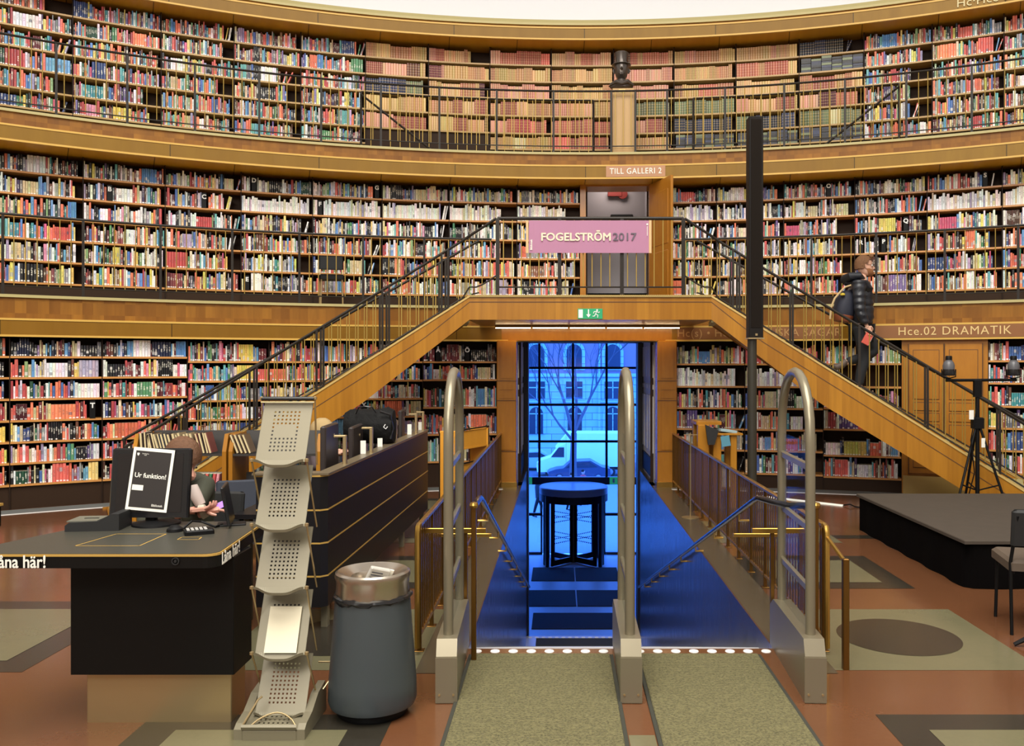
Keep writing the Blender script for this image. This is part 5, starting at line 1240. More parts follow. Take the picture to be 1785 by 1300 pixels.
b = MB(); b.tube([(X_-.14, 3.915, .058), (X_-.085, 3.97, .16), (X_-.075, 3.99, .165)], .005, 8); b.tube([(X_-.14, 3.915, .058), (X_-.105, 3.92, .058)], .005, 8); b.build('wire_catch', M['steel'], rk, True)
b = MB(); b.tube([(X_-.1, 3.925, .06)]+[(X_-.1+.2*k/10, 3.93+.05*math.sin(PI*k/10), .065+.03*math.sin(PI*k/10)) for k in range(1, 10)]+[(X_+.1, 3.925, .06)], .004, 8); b.build('wire_bow', M['steel'], rk, True)
b = MB(); b.tube([(X_+.15, 4.2, .12), (X_+.24, 4.35, .25)], .004, 6); b.tube([(X_+.10, 4.3, .22), (X_+.30, 4.3, .22)], .004, 6); b.build('rear_strut', M['steel'], rk)
zb, zt = TZ[3]; T = Matrix.Translation((X_+.0, 4.012, zb)) @ Matrix.Rotation(-math.atan2(.13, zt-zb), 4, 'X')
b = MB(); b.box(-.073, .078, -.006, -.002, .002, .215, T=T); tag(b.build('leaflet', mat('cream_leaflet', (.74, .68, .50), .6)), 'blank cream leaflet standing in the fourth tray of the brochure rack', 'leaflet')
# ---- dark computer desk with its slatted screen
pd = thing('computer_desk', 'long dark computer desk with gold lined screen panels running to the back', 'desk', (-2.2, 7.4, 0))
pl = [(-1.86, 5.52), (-1.80, 9.3), (-1.86, 9.3), (-2.32, 9.3), (-2.32, 5.5), (-1.93, 5.5)]
zc = [.15, .352, .564, .776, 1.0]
for k in range(4):
    b = MB(); P_ = [(-1.80, 9.3), (-1.84, 9.3), (-1.90, 5.56), (-2.31, 5.54), (-2.31, 5.50), (-1.90, 5.50), (-1.86, 5.54)]; b.prism(P_, zc[k]+.004, zc[k+1]-.004 if k < 3 else zc[k+1]-.01); b.build('screen_panel', mat('charcoal_laminate', (.009, .008, .009), .42, spec=.25) if 'charl' not in M else M['charl'], pd); M['charl'] = bpy.data.materials['charcoal_laminate']
    b = MB(); b.prism([(x_+.002*(1 if x_ > -1.9 else 0), y_-(.002 if y_ < 5.52 else 0)) for x_, y_ in P_], zc[k+1]-.006 if k < 3 else zc[k+1]-.012, zc[k+1]+.004 if k < 3 else zc[k+1]); b.build('gold_line' if k < 3 else 'top_edge', M['goldedge'], pd)
b = MB(); b.prism([(-1.79, 9.3), (-1.845, 5.50), (-2.33, 5.48), (-2.33, 5.62), (-1.93, 5.62), (-1.89, 9.3)], 1.0, 1.012); b.build('cap_rail', mat('brown_grey_cap', (.13, .10, .06), .35), pd)
b = MB(); b.prism([(-1.86, 9.28), (-1.92, 5.6), (-2.5, 5.6), (-2.5, 9.28)], .70, .73); b.build('worktop', M['charl'], pd)
for (x_, y_) in ((-1.90, 5.62), (-1.88, 6.9), (-1.86, 8.1), (-1.85, 9.2), (-2.28, 5.62), (-2.45, 5.75), (-2.45, 9.1)): b = MB(); b.cbox(x_-.022, x_+.022, y_-.03, y_+.03, 0, .70 if x_ < -2.4 else .17, .004); b.build('leg', M['rackpaint'], pd)
for i, (ya, yb, zt, dxx) in enumerate(((6.14, 6.62, 1.265, 0), (6.95, 7.45, 1.20, 0), (8.0, 8.35, 1.20, .02), (8.98, 9.5-.25, 1.23, .02))):
    xx = -2.05+dxx; r_ = thing('computer_monitor', 'dark monitor back above the computer desk, %s from the brochure rack' % ORD[i], 'monitor', (xx, (ya+yb)/2, .73), 0, 'monitors on the long computer desk')
    T = Matrix.Translation((xx, ya, 0)) @ Matrix.Rotation(math.radians(4), 4, 'Z')
    b = MB(); b.cbox(-.03, .012, 0, yb-ya, zt-.33, zt, .01, T=T); b.build('casing', mat('monitor_back', (.03, .022, .02), .4) if 'mback' not in M else M['mback'], r_); M['mback'] = bpy.data.materials['monitor_back']
    b = MB(); b.cbox(-.05, -.01, (yb-ya)/2-.03, (yb-ya)/2+.03, .74, zt-.15, .01, T=T); b.build('neck', M['black'], r_)
    b = MB(); b.cbox(-.12, .06, (yb-ya)/2-.1, (yb-ya)/2+.1, .73, .745, .004, T=T); b.build('foot', M['black'], r_)
    b = MB(); b.lathe([(0, 0), (.018, 0), (.018, .002), (0, .002)], n=12, T=T @ Matrix.Translation((.014, (yb-ya)*.62, zt-.09)) @ Matrix.Rotation(PI/2, 4, 'Y')); b.build('maker_mark', M['steel'], r_)
for i, y_ in enumerate((6.02, 6.80, 7.72, 8.72, 9.12)):
    x_ = -1.87+.016*(y_-5.5)-.01; r_ = thing('divider_bracket', 'grey metal hook bracket on the computer desk screen, %s from the brochure rack' % ORD[i], 'bracket', (x_, y_, 1.012), 0, 'brackets on the computer desk screen')
    b = MB(); b.cbox(x_-.012, x_+.012, y_-.02, y_+.02, 1.012, 1.20, .004); b.build('upright', M['steel'], r_)
    b = MB(); b.cbox(x_-.075, x_+.012, y_-.02, y_+.02, 1.20, 1.214, .004); b.build('hook', M['steel'], r_)
for i, (y_, h_) in enumerate(((6.72, .12), (7.3, .085), (8.6, .12), (9.2, .10))):
    x_ = -1.88+.016*(y_-5.5)-.03; b = MB(); T = Matrix.Translation((x_, y_, 1.012)) @ Matrix.Rotation(math.radians(18), 4, 'Z'); b.box(-.035, .006, 0, .004, 0, h_*.85, T=T); tag(b.build('card', M['paper']), 'small white card propped on the computer desk screen, %s from front' % ORD[i], 'card', 'cards on the computer desk screen')
# black bag
bg_ = thing('duffel_bag', 'black duffel bag lying on the computer desk between the monitors', 'bag', (-2.05, 7.6, 1.0)); b = MB()
M['nylon'] = mat('black_nylon', (.005, .005, .005), .7, spec=.2); t = NT(M['nylon']); p, x, y, z = t.pos(); t.bump(t.noise(p, 16, 4), .6, .02)
nb, vs, fs = 20, [], []
secs = [(-.22, .04), (-.215, .12), (-.17, .145), (-.06, .155), (.06, .15), (.16, .165), (.21, .14), (.225, .05)]
for (sx_, r_) in secs:
    for k in range(nb):
        a = 2*PI*k/nb; rr = r_*(1+.05*math.sin(3*a+sx_*20)+.03*math.sin(7*a+sx_*31)); vs.append((-2.05+sx_, 7.62+rr*.9*math.cos(a), 1.013+.15+max(-.15, rr*(1.0 if math.sin(a) > 0 else 1.05)*math.sin(a))))
for i in range(len(secs)-1):
    for k in range(nb): fs.append((i*nb+k, i*nb+(k+1) % nb, (i+1)*nb+(k+1) % nb, (i+1)*nb+k))
fs += [tuple(range(nb-1, -1, -1)), tuple((len(secs)-1)*nb+k for k in range(nb))]
b.add(vs, fs); b.build('bag_body', M['nylon'], bg_, True)
b = MB(); b.tube([(-2.15, 7.5, 1.28), (-2.12, 7.48, 1.335), (-2.06, 7.47, 1.345), (-2.0, 7.48, 1.335), (-1.97, 7.5, 1.29)], .008, 6); b.build('handle', M['blackgloss'], bg_, True)
b = MB(); b.tube([(-1.885, 7.47, 1.19), (-1.90, 7.465, 1.165), (-1.88, 7.465, 1.15), (-1.865, 7.465, 1.17)], .004, 6); b.build('clip', M['white'], bg_, True)
b = MB(); b.tube([(-1.93, 7.47, 1.30), (-1.85, 7.5, 1.27), (-1.83, 7.53, 1.15), (-1.85, 7.5, 1.06)], .010, 6); b.build('strap', M['blackgloss'], bg_, True)
# ---- book carts at the left
cartbooks = []
def solo_book(T, w, h, d, col, word, lab, pages_out=False):
    bk = dict(w=w, h=h, d=d, style=0.0 if pages_out else 1.0, col=col, idx=rb.randint(0, 399)); vs, fs, uvs, colr = book_mesh_data(bk, bk['idx'], True)
    if pages_out: # fore edge to the viewer: cream page block between two boards
        cp = (.62, .50, .24, 0); colr = colr[:4]+[cp]*4+colr[8:]
        colr = [cp if (4 <= i < 8) else c_ for i, c_ in enumerate(colr)]
    me = bpy.data.meshes.new('book'); me.from_pydata([tuple(v_) for v_ in vs], [], fs)
    me.uv_layers.new(name='UVMap').data.foreach_set('uv', np.array(uvs, dtype=np.float32).ravel()); me.attributes.new('bookcol', 'FLOAT_COLOR', 'CORNER').data.foreach_set('color', np.array(colr, dtype=np.float32).ravel())
    me.materials.append(M['book']); o = bpy.data.objects.new('book', me); COL.objects.link(o); o.matrix_world = T; tag(o, lab, 'book', 'books on the carts'); return o
M['cartdark'] = mat('dark_grey_cart', (.035, .032, .03), .4)
def cart(x0, x1, y, lab):
    root = thing('book_cart', lab, 'book cart', ((x0+x1)/2, y, 0), 0, 'book carts behind the lending desk')
    for xx in (x0, x1-.035):
        b = MB(); b.prism([(y, .12), (y, .95), (y+.06, 1.10), (y+.34, 1.10), (y+.40, .95), (y+.40, .12)], xx, xx+.035, T=Matrix(((0,0,1,0),(1,0,0,0),(0,1,0,0),(0,0,0,1)))); b.build('side_panel', M['stairwood'], root)
    for (z, s_) in ((.93, .20), (.55, .20), (.16, .18)):
        b = MB(); b.prism([(y+.01, z), (y+.34, z-.03), (y+.34, z-.05), (y+.01, z-.02)], x0+.035, x1-.035, T=Matrix(((0,0,1,0),(1,0,0,0),(0,1,0,0),(0,0,0,1)))); b.build('shelf', M['cartdark'], root)
        b = MB(); b.prism([(y+.30, z-.03), (y+.34, z+s_-.02), (y+.36, z+s_-.02), (y+.32, z-.03)], x0+.035, x1-.035, T=Matrix(((0,0,1,0),(1,0,0,0),(0,1,0,0),(0,0,0,1)))); b.build('back_board', M['cartdark'], root)
    for xx in (x0+.02, x1-.02):
        for yy in (y+.05, y+.35): b = MB(); b.lathe([(0, -.015), (.045, -.015), (.05, 0), (.045, .015), (0, .015)], n=14, T=Matrix.Translation((xx, yy, .05)) @ Matrix.Rotation(PI/2, 4, 'Y')); b.tube([(xx, yy, .05), (xx, yy, .13)], .012, 6); b.build('castor', M['black'], root, True)
    return root
cart(-4.10, -3.28, 7.5, 'wooden book cart with dark shelves, left one behind the lending desk')
cart(-3.26, -2.46, 7.5, 'wooden book cart with dark shelves, beside the brochure rack')
s_ = -4.03; k = 0
while k < 20:
    w_ = rb.uniform(.022, .032); ln = math.radians(14+rb.uniform(-2, 3)) if k > 2 else math.radians(4)
    T = Matrix.Translation((s_, 7.53, .935)) @ Matrix.Rotation(-ln, 4, 'Y'); solo_book(T, w_, rb.uniform(.165, .185), .13, lin(rb.choice(['3a2a20', '6b2f26', '2c2c30', '7a6a4a'])), 'dark', 'book lying with pages outward on left cart, %s from left end' % nth(k), True)
    s_ += w_+.0035; k += 1
    if k == 16: s_ += .015
s_ = -3.19
for k in range(4):
    T = Matrix.Translation((s_, 7.53, .935)) @ Matrix.Rotation(math.radians(-22), 4, 'Y'); solo_book(T, .026, .17, .13, lin('5a4630'), 'dark', 'book lying with pages outward on the right cart, %s of four' % ORD[k], True); s_ += .036
s_ = -3.62
for k, cw in enumerate((('c2282a', 'red'), ('e8e6e2', 'white'), ('a51e26', 'dark red'), ('6d7078', 'grey'), ('d8402f', 'bright red'), ('2f7a4d', 'green'), ('c2282a', 'crimson'), ('d98a96', 'pink'))):
    T = Matrix.Translation((s_, 7.53, .555)) @ Matrix.Rotation(math.radians(8), 4, 'Y'); solo_book(T, .024, .2, .14, lin(cw[0]), cw[1], '%s book on the middle shelf of the left cart, %s from left' % (cw[1], ORD[k])); s_ += .033
# chair behind the desk
def tube_chair(loc, rz, lab, seatm, backm, legm, group=None, w=.46, d=.44, hs=.45, hb=.80):
    root = thing('chair', lab, 'chair', loc, 0, group); T = Matrix.Translation(loc) @ Matrix.Rotation(rz, 4, 'Z')
    b = MB(); b.cbox(-w/2, w/2, -d/2, d/2, hs-.05, hs+.02, .02, T=T); b.build('seat', seatm, root)
    Tb = T @ Matrix.Translation((0, -d/2-.02, hs+.12)) @ Matrix.Rotation(math.radians(8), 4, 'X'); b = MB(); b.cbox(-w/2, w/2, -.02, .025, 0, hb-hs-.12, .015, T=Tb); b.build('backrest', backm, root)
    for sx in (-1, 1):
        b = MB(); b.tube([T @ Vector((sx*(w/2-.02), d/2-.04, 0)), T @ Vector((sx*(w/2-.03), d/2-.05, hs-.04))], .011, 8); b.build('leg', legm, root, True)
        b = MB(); b.tube([T @ Vector((sx*(w/2-.01), -d/2-.01, 0)), T @ Vector((sx*(w/2-.01), -d/2+.02, hs)), T @ Vector((sx*(w/2-.02), -d/2-.02, hs+.15)), T @ Vector((sx*(w/2-.03), -d/2-.06, hb-.04))], .011, 8); b.build('leg', legm, root, True)
        b = MB(); b.tube([T @ Vector((sx*(w/2-.03), -d/2+.02, hs-.06)), T @ Vector((sx*(w/2-.03), d/2-.05, hs-.06))], .009, 8); b.build('seat_rail', legm, root, True)
    return root
tube_chair((-2.75, 6.55, 0), math.radians(200), 'dark blue chair standing between the carts and the computer desk', mat('navy_fabric', (.02, .025, .04), .7), bpy.data.materials['navy_fabric'], M['black'])
tube_chair((2.75, 5.61, 0), math.radians(-12.4), 'dark chair with brown seat and tubular legs at the right edge', mat('brown_seat_fabric', (.09, .065, .045), .7), M['darkgrey'], M['black'])
tube_chair(P3(-16.5, 12.72, 2.54), math.radians(16.5+180), 'small black chair standing on the first gallery', M['black'], M['black'], M['steel'], None, .34, .34, .42, .74)
st_ = thing('swivel_stool', 'foot of a black swivel chair at the right edge', 'chair', (2.74, 5.16, 0)); 
for k in range(5): a = math.radians(172+72*k); b = MB(); b.tube([(2.74, 5.16, .07), (2.74+.30*math.cos(a), 5.16+.30*math.sin(a), .045), (2.74+.36*math.cos(a), 5.16+.36*math.sin(a), .012)], [.022, .016, .012], 8); b.build('foot_arm', M['black'], st_, True)
b = MB(); b.tube([(2.74, 5.16, .05), (2.74, 5.16, .44)], .025, 10); b.build('column', M['black'], st_, True)
b = MB(); b.lathe([(0, .44), (.15, .44), (.155, .47), (.14, .50), (0, .51)], (2.74, 5.16, 0), 24); b.build('seat', M['darkgrey'], st_, True)
# ---- orange cart near the left pilaster
oc = thing('book_cart', 'orange wooden book cart with dark rails beside the left pilaster', 'book cart', (-1.55, 10.4, 0)); M['orangewood'] = wood('orange_wood', (.72, .34, .04), (.62, .26, .025), .35, 4, 2, .3)
b = MB(); b.cbox(-1.80, -1.55, 10.15, 10.18, .10, .93, .01); b.build('end_panel', M['orangewood'], oc)
b = MB(); b.cbox(-1.50, -1.22-.05, 10.75, 10.78, .10, .93, .01); b.build('end_panel', M['orangewood'], oc)
for (z0, z1) in ((.70, .92), (.30, .52)):
    b = MB(); P_ = [(-1.80, 10.17), (-1.54, 10.17), (-1.28, 10.76), (-1.50, 10.76)]; b.prism(P_, z0, z0+.02); b.build('shelf', M['orangewood'], oc)
    b = MB(); b.prism([(-1.56, 10.17), (-1.545, 10.17), (-1.285, 10.76), (-1.30, 10.76)], z0, z1); b.build('side_board', M['orangewood'], oc)
    b = MB(); b.tube([(-1.54, 10.15, z1+.02), (-1.27, 10.78, z1+.02)], .010, 8); b.build('rail', M['rail'], oc, True)
for (x_, y_) in ((-1.55, 10.16), (-1.27, 10.77), (-1.79, 10.16), (-1.50, 10.77)): b = MB(); b.tube([(x_, y_, 0.03), (x_, y_, .90), (x_-.03, y_, .955)], .012, 8); b.build('leg', M['rail'], oc, True)
# ---- lectern, clear panel
lc = thing('lectern', 'wooden reading lectern with papers behind the right well railing', 'lectern', (1.62, 10.4, 0))
def L_(x, y): return at(x, y, 10.3)
for (xa, xb, zt) in ((1243, 1257, .87), (1273, 1284, .87), (1216, 1236, .99)):
    b = MB(); b.cbox(L_(xa, 0)[0], L_(xb, 0)[0], 10.28, 10.36, 0, zt, .006); b.build('leg', M['stairwood'], lc)
    b = MB(); b.cbox(L_(xa, 0)[0], L_(xb, 0)[0], 10.62, 10.70, 0, zt, .006); b.build('leg', M['stairwood'], lc)
b = MB(); b.cbox(L_(1240, 0)[0], L_(1294, 0)[0], 10.25, 10.72, .87, .892, .005); b.build('top_board', M['stairwood'], lc)
b = MB(); b.cbox(L_(1214, 0)[0], L_(1258, 0)[0], 10.30, 10.70, .99, 1.03, .005); b.build('side_board', M['stairwood'], lc)
b = MB(); b.prism([(L_(1227, 0)[0], 1.0), (L_(1250, 0)[0], .93), (L_(1243, 0)[0], .76), (L_(1232, 0)[0], .76)], 10.2, 10.23, T=XZY); b.build('sloping_plate', M['darkgrey'], lc)
b = MB(); b.cbox(L_(1240, 0)[0], L_(1290, 0)[0], 10.3, 10.66, .22, .24, .004); b.build('lower_shelf', M['stairwood'], lc)
b = MB(); T = Matrix.Translation((L_(1268, 0)[0], 10.42, .90)) @ Matrix.Rotation(math.radians(12), 4, 'Z') @ Matrix.Rotation(math.radians(8), 4, 'Y'); b.cbox(-.11, .10, -.12, .12, 0, .03, .003, T=T); tag(b.build('open_booklet', mat('pale_blue_paper', (.30, .42, .45), .6)), 'pale blue booklet lying on the wooden lectern', 'booklet')
b = MB(); T = Matrix.Translation((L_(1265, 0)[0], 10.235, .74)) @ Matrix.Rotation(math.radians(-10), 4, 'Y'); b.box(-.055, .05, 0, .004, 0, .125, T=T); tag(b.build('leaflet', mat('blue_paper', (.08, .25, .33), .6)), 'blue leaflet hanging below the lectern top', 'leaflet')
for k in range(5):
    T = Matrix.Translation((L_(1255+k*4.6, 0)[0], 10.32, .245)); bkc = lin(['e8e6e2', 'd3c08c', 'cfcfd2', '2b62b0', 'e0d3ae'][k]); o = solo_book(T, .026, .21+.012*(k % 2), .14, bkc, '', '%s book on the low lectern shelf, %s from left' % (['white', 'cream', 'pale grey', 'blue', 'pale cream'][k], ORD[k])); o['group'] = 'books on the lectern shelf'
cp = thing('clear_panel_stand', 'clear acrylic panel standing beside the lectern', 'panel', (1.25, 9.6, 0))
b = MB(); b.cbox(at(1192, 0, 9.6)[0], at(1216, 0, 9.6)[0], 9.6, 9.606, .72, 1.30, .001); b.build('sheet', M['glass'], cp); b = MB(); b.box(at(1192, 0, 9.6)[0], at(1216, 0, 9.6)[0], 9.597, 9.609, .925, .932); b.build('clip_bar', M['steel'], cp)
b = MB(); b.tube([(at(1204, 0, 9.6)[0], 9.62, 0), (at(1204, 0, 9.6)[0], 9.62, .95)], .008, 8); b.build('stem', M['steel'], cp); b = MB(); b.lathe([(0, 0), (.1, 0), (.1, .008), (0, .012)], (at(1204, 0, 9.6)[0], 9.62, 0), 24); b.build('foot', M['steel'], cp)
# ---- loudspeaker pole
sp_ = thing('loudspeaker_column', 'tall dark pole carrying a slim black loudspeaker column', 'loudspeaker', (1.416, 8, 0))
b = MB(); b.tube([(1.416, 8, 0), (1.416, 8, 3.9)], .043, 20); b.build('pole', mat('dark_olive_pole', (.025, .022, .014), .4), sp_, True)
b = MB(); b.cbox(1.372, 1.505, 7.93, 8.06, 1.955, 4.0, .006); b.build('speaker_box', mat('dark_speaker', (.007, .005, .004), .55, spec=.2), sp_)
b = MB(); b.box(1.39, 1.487, 7.926, 7.93, 2.05, 3.97); b.build('grille', mat('speaker_cloth', (.010, .007, .005), .8, spec=.1), sp_)
b = MB(); b.box(1.43, 1.45, 7.924, 7.928, 1.975, 1.995); b.build('maker_mark', M['steel'], sp_)
b = MB(); b.box(1.365, 1.512, 7.92, 8.07, 1.945, 1.957); b.build('bottom_plate', M['steel'], sp_)
b = MB(); b.lathe([(0, 0), (.11, 0), (.11, .01), (.05, .02), (0, .02)], (1.416, 8, 0), 28); b.build('foot', M['black'], sp_, True)
# ---- cable cover on the floor
b = MB(); p, q = Vector((2.15, 11.25, 0)), Vector((3.06, 10.42, 0)); d = (q-p).normalized(); nn = Vector((-d.y, d.x, 0))*.035
b.add([p-nn, q-nn, q-nn*.4+Vector((0,0,.015)), p-nn*.4+Vector((0,0,.015)), p+nn*.4+Vector((0,0,.015)), q+nn*.4+Vector((0,0,.015)), q+nn, p+nn], [(0,1,2,3), (3,2,5,4), (4,5,6,7), (1,6,5,2), (0,3,4,7), (0,7,6,1)])
cc = thing('cable_cover', 'pale cable cover strip lying on the floor towards the stage', 'cable cover', (2.6, 10.8, 0)); b.build('strip', M['paper'], cc)
b = MB(); b.tube([(3.06, 10.42, .01), (3.12, 10.36, .03), (3.16, 10.30, .01), (3.3, 10.2, .008), (3.6, 10.0, .008)], .008, 6); b.build('cable', M['black'], cc, True)
# ---- stage
sg_ = thing('stage', 'low black skirted stage platform at the right', 'stage', (4.8, 7.7, 0))
M['stagetop'] = mat('grey_stage_carpet', (.085, .068, .055), .85); t = NT(M['stagetop']); p, x, y, z = t.pos(); t.l(t.mix(t.noise(p, 9, 5, .7), (.060, .045, .032), (.038, .028, .019)), t.b.inputs['Base Color'])
b = MB(); b.cbox(2.70, 7.2, 6.52, 8.92, .345, .374, .006); b.build('deck', M['stagetop'], sg_)
b = MB(); n = 160; vs = []; fs = []
path = [(2.72, 8.88), (2.72, 6.60), (2.78, 6.54), (7.15, 6.54)]
L = [0]; 
for i in range(3): L.append(L[-1]+math.dist(path[i], path[i+1]))
for k in range(n+1):
    s_ = L[-1]*k/n; i = max(j for j in range(3) if L[j] <= s_+1e-9); f_ = (s_-L[i])/(L[i+1]-L[i]); x_ = path[i][0]+(path[i+1][0]-path[i][0])*f_; y_ = path[i][1]+(path[i+1][1]-path[i][1])*f_
    dx_, dy_ = (path[i+1][0]-path[i][0])/(L[i+1]-L[i]), (path[i+1][1]-path[i][1])/(L[i+1]-L[i]); o_ = .005*math.sin(s_*14)
    for (z_, g_) in ((.345, 0), (.2, 1), (.003, 1.9)): vs.append((x_+dy_*-o_*g_, y_+dx_*o_*g_-.0, z_))
for k in range(n): fs += [(3*k, 3*k+1, 3*k+4, 3*k+3), (3*k+1, 3*k+2, 3*k+5, 3*k+4)]
b.add(vs, fs); b.build('skirt', mat('black_skirt_cloth', (.0025, .002, .002), .95, spec=.05), sg_, True)
# ---- lamp tripod behind the stage
tp = thing('lamp_tripod', 'black tripod with crossbar carrying two stage lamps behind the stage', 'tripod', (4.14, 9.3, 0)); tx, ty = 4.14, 9.3
b = MB(); b.tube([(tx, ty, .25), (tx, ty, 1.55)], .022, 10); b.build('column', M['black'], tp, True)
for a in (math.radians(205), math.radians(-35), math.radians(95)):
    r_ = .36; b = MB(); b.tube([(tx+.03*math.cos(a), ty+.03*math.sin(a), 1.02), (tx+r_*math.cos(a), ty+r_*math.sin(a)*.8, .01)], .014, 8); b.build('leg', M['black'], tp, True)
    b = MB(); b.tube([(tx, ty, .35), (tx+r_*.6*math.cos(a), ty+r_*.6*math.sin(a)*.8, .42)], .008, 6); b.build('brace', M['black'], tp, True)
b = MB(); b.cbox(tx-.06, tx+.06, ty-.04, ty+.04, 1.02, 1.14, .01); b.build('collar', M['black'], tp)
b = MB(); b.cbox(tx-.04, tx+.04, ty-.03, ty+.03, 1.36, 1.55, .01); b.build('head_clamp', M['black'], tp)
b = MB(); b.tube([(tx-.34, ty, 1.54), (tx+.42, ty, 1.545)], .016, 10); b.build('crossbar', M['black'], tp, True)
b = MB(); b.tube([(tx-.03, ty-.05, 1.25), (tx-.10, ty-.06, .9), (tx-.06, ty-.06, .55), (tx-.12, ty-.05, .3), (tx-.02, ty-.04, .12)], .007, 6); b.build('hanging_cable', M['black'], tp, True)
b = MB(); b.box(tx-.11, tx-.06, ty-.045, ty-.04, 1.12, 1.22); b.build('paper_label', M['paper'], tp)
b = MB(); b.box(tx+.02, tx+.06, ty-.05, ty-.045, .82, .92); b.build('paper_label', M['paper'], tp)
for sx, lab in ((-.31, 'left stage lamp on the tripod crossbar'), (.39, 'right stage lamp on the tripod crossbar, at the picture edge')):
    lm = thing('stage_lamp', lab, 'lamp', (tx+sx, ty, 1.56), 0, 'lamps on the tripod'); b = MB(); c_ = (tx+sx, ty, 1.56)
    b.lathe([(0, .03), (.062, .03), (.066, .045), (.060, .10), (.0, .10)], c_, 20); b.build('lens_hood', M['blackgloss'], lm, True)
    b = MB(); b.lathe([(.060, .10), (.062, .14), (.050, .175), (.036, .19), (.036, .20), (0, .20)], c_, 20); b.build('housing', mat('lamp_grey', (.10, .10, .11), .35), lm, True)
    b = MB(); b.lathe([(.034, .20), (.034, .235), (.028, .245), (0, .245)], c_, 16); b.build('cap', M['black'], lm, True)
    b = MB(); b.tube([(c_[0]-.075, ty, c_[2]+.10), (c_[0]-.075, ty, c_[2]+.02), (c_[0], ty, c_[2]+.0), (c_[0]+.075, ty, c_[2]+.02), (c_[0]+.075, ty, c_[2]+.10)], .007, 6); b.build('yoke', M['black'], lm, True)
b = MB(); b.lathe([(0, 0), (.03, 0), (.05, .035), (.046, .035), (.028, .004), (0, .004)], P3(24.6, R1S+.05, 2.786), 18); tag(b.build('bowl', M['white'], None, True), 'small white bowl on the lowest shelf of the first gallery', 'bowl')
# ---- bust on its pedestal
pe = thing('pedestal', 'pale wooden pedestal carrying the bronze bust on the second gallery', 'pedestal', P3(2.57, 13.2, 4.905)); T = Matrix.Translation(P3(2.57, 13.2, 4.905)) @ Matrix.Rotation(-math.radians(2.57), 4, 'Z')
M['pedwood'] = wood('pale_pedestal_wood', (.50, .30, .10), (.42, .24, .07), .4, 5, 2, .2)
b = MB(); b.cbox(-.165, .165, -.14, .16, 0, 1.0, .004, T=T); b.build('shaft', M['pedwood'], pe); b = MB(); b.cbox(-.07, .03, -.145, -.14, .93, .985, .001, T=T); b.build('brass_plate', mat('plate_yellow', (.62, .50, .15), .4), pe)
bu = thing('bronze_bust', 'dark bronze bust of a person in a top hat on the pedestal', 'bust', P3(2.57, 13.2, 5.905)); T = Matrix.Translation(P3(2.45, 13.2, 5.907)) @ Matrix.Rotation(-math.radians(2.5), 4, 'Z')
M['bustb'] = mat('patinated_bronze', (.10, .085, .075), .32, .6)
b = MB(); vs = []; n = 28
prof = [(.11, .03, .09, 0), (.12, .02, .10, .02), (.17, .0, .10, .04), (.19, -.01, .10, .07), (.15, -.01, .095, .105), (.085, -.01, .075, .135), (.066, -.01, .066, .165), (.070, -.02, .078, .19), (.088, -.025, .098, .215), (.098, -.025, .108, .26), (.103, -.025, .113, .31), (.105, -.025, .115, .36), (.10, -.025, .11, .41)]
for (rx, oy, ry, z_) in prof:
    for k in range(n):
        a = 2*PI*k/n; bump_ = 0
        if .20 < z_ < .33 and math.sin(a) < -.75: bump_ = .018*(1 if abs(math.cos(a)) < .3 else .2)
        if z_ < .13: bump_ = .010*math.sin(5*a+z_*60)
        vs.append(T @ Vector((((rx+bump_)*math.cos(a)), oy+(ry+bump_)*math.sin(a), z_)))
b.add(vs, [(i*n+k, i*n+(k+1) % n, (i+1)*n+(k+1) % n, (i+1)*n+k) for i in range(len(prof)-1) for k in range(n)]+[tuple(range(n-1, -1, -1))])
b.tube([T @ Vector((0, -.125, .335)), T @ Vector((0, -.165, .285)), T @ Vector((0, -.14, .272))], [.014, .022, .014], 8)
for sx in (-1, 1): b.tube([T @ Vector((sx*.104, -.01, .26)), T @ Vector((sx*.122, -.01, .30)), T @ Vector((sx*.108, -.01, .335))], [.012, .020, .012], 8)
b.tube([T @ Vector((-.04, -.125, .238)), T @ Vector((0, -.142, .232)), T @ Vector((.04, -.125, .238))], .010, 6)
b.build('head_and_shoulders', M['bustb'], bu, True)
b = MB(); b.lathe([(.0, .385), (.125, .375), (.148, .385), (.145, .395), (.098, .40), (.090, .43), (.094, .50), (.112, .565), (.100, .575), (0, .57)], (0, -.02, 0), 28, T=T); b.build('top_hat', M['bustb'], bu, True)
b = MB(); b.tube([T @ Vector((-.17, -.05, .08)), T @ Vector((-.08, -.11, .11)), T @ Vector((0, -.12, .075)), T @ Vector((.09, -.115, .11)), T @ Vector((.18, -.05, .07))], [.02, .03, .02, .035, .02], 8); b.build('scarf', M['bustb'], bu, True)

# ================================================================== PEOPLE
M['skin'] = mat('skin', (.66, .38, .27), .5); M['skin'].node_tree.nodes['Principled BSDF'].inputs['Subsurface Weight'].default_value = .08
def skin_geo(verts, edges, radii, mb, sub=2):
    """grow a smooth surface over a skeleton of joints and add it to mb"""
    me = bpy.data.meshes.new('s'); me.from_pydata([tuple(v) for v in verts], edges, []); ob = bpy.data.objects.new('s', me); COL.objects.link(ob)
    ob.modifiers.new('k', 'SKIN')
    for i, r in enumerate(radii):
        sv = me.skin_vertices[0].data[i]; sv.radius = r if isinstance(r, tuple) else (r, r); sv.use_root = (i == 0)
    m2 = ob.modifiers.new('b', 'SUBSURF'); m2.levels = sub; m2.render_levels = sub
    dg = bpy.context.evaluated_depsgraph_get(); out = bpy.data.meshes.new_from_object(ob.evaluated_get(dg))
    mb.add([v.co.copy() for v in out.vertices], [tuple(p.vertices) for p in out.polygons])
    bpy.data.objects.remove(ob); bpy.data.meshes.remove(me); bpy.data.meshes.remove(out)
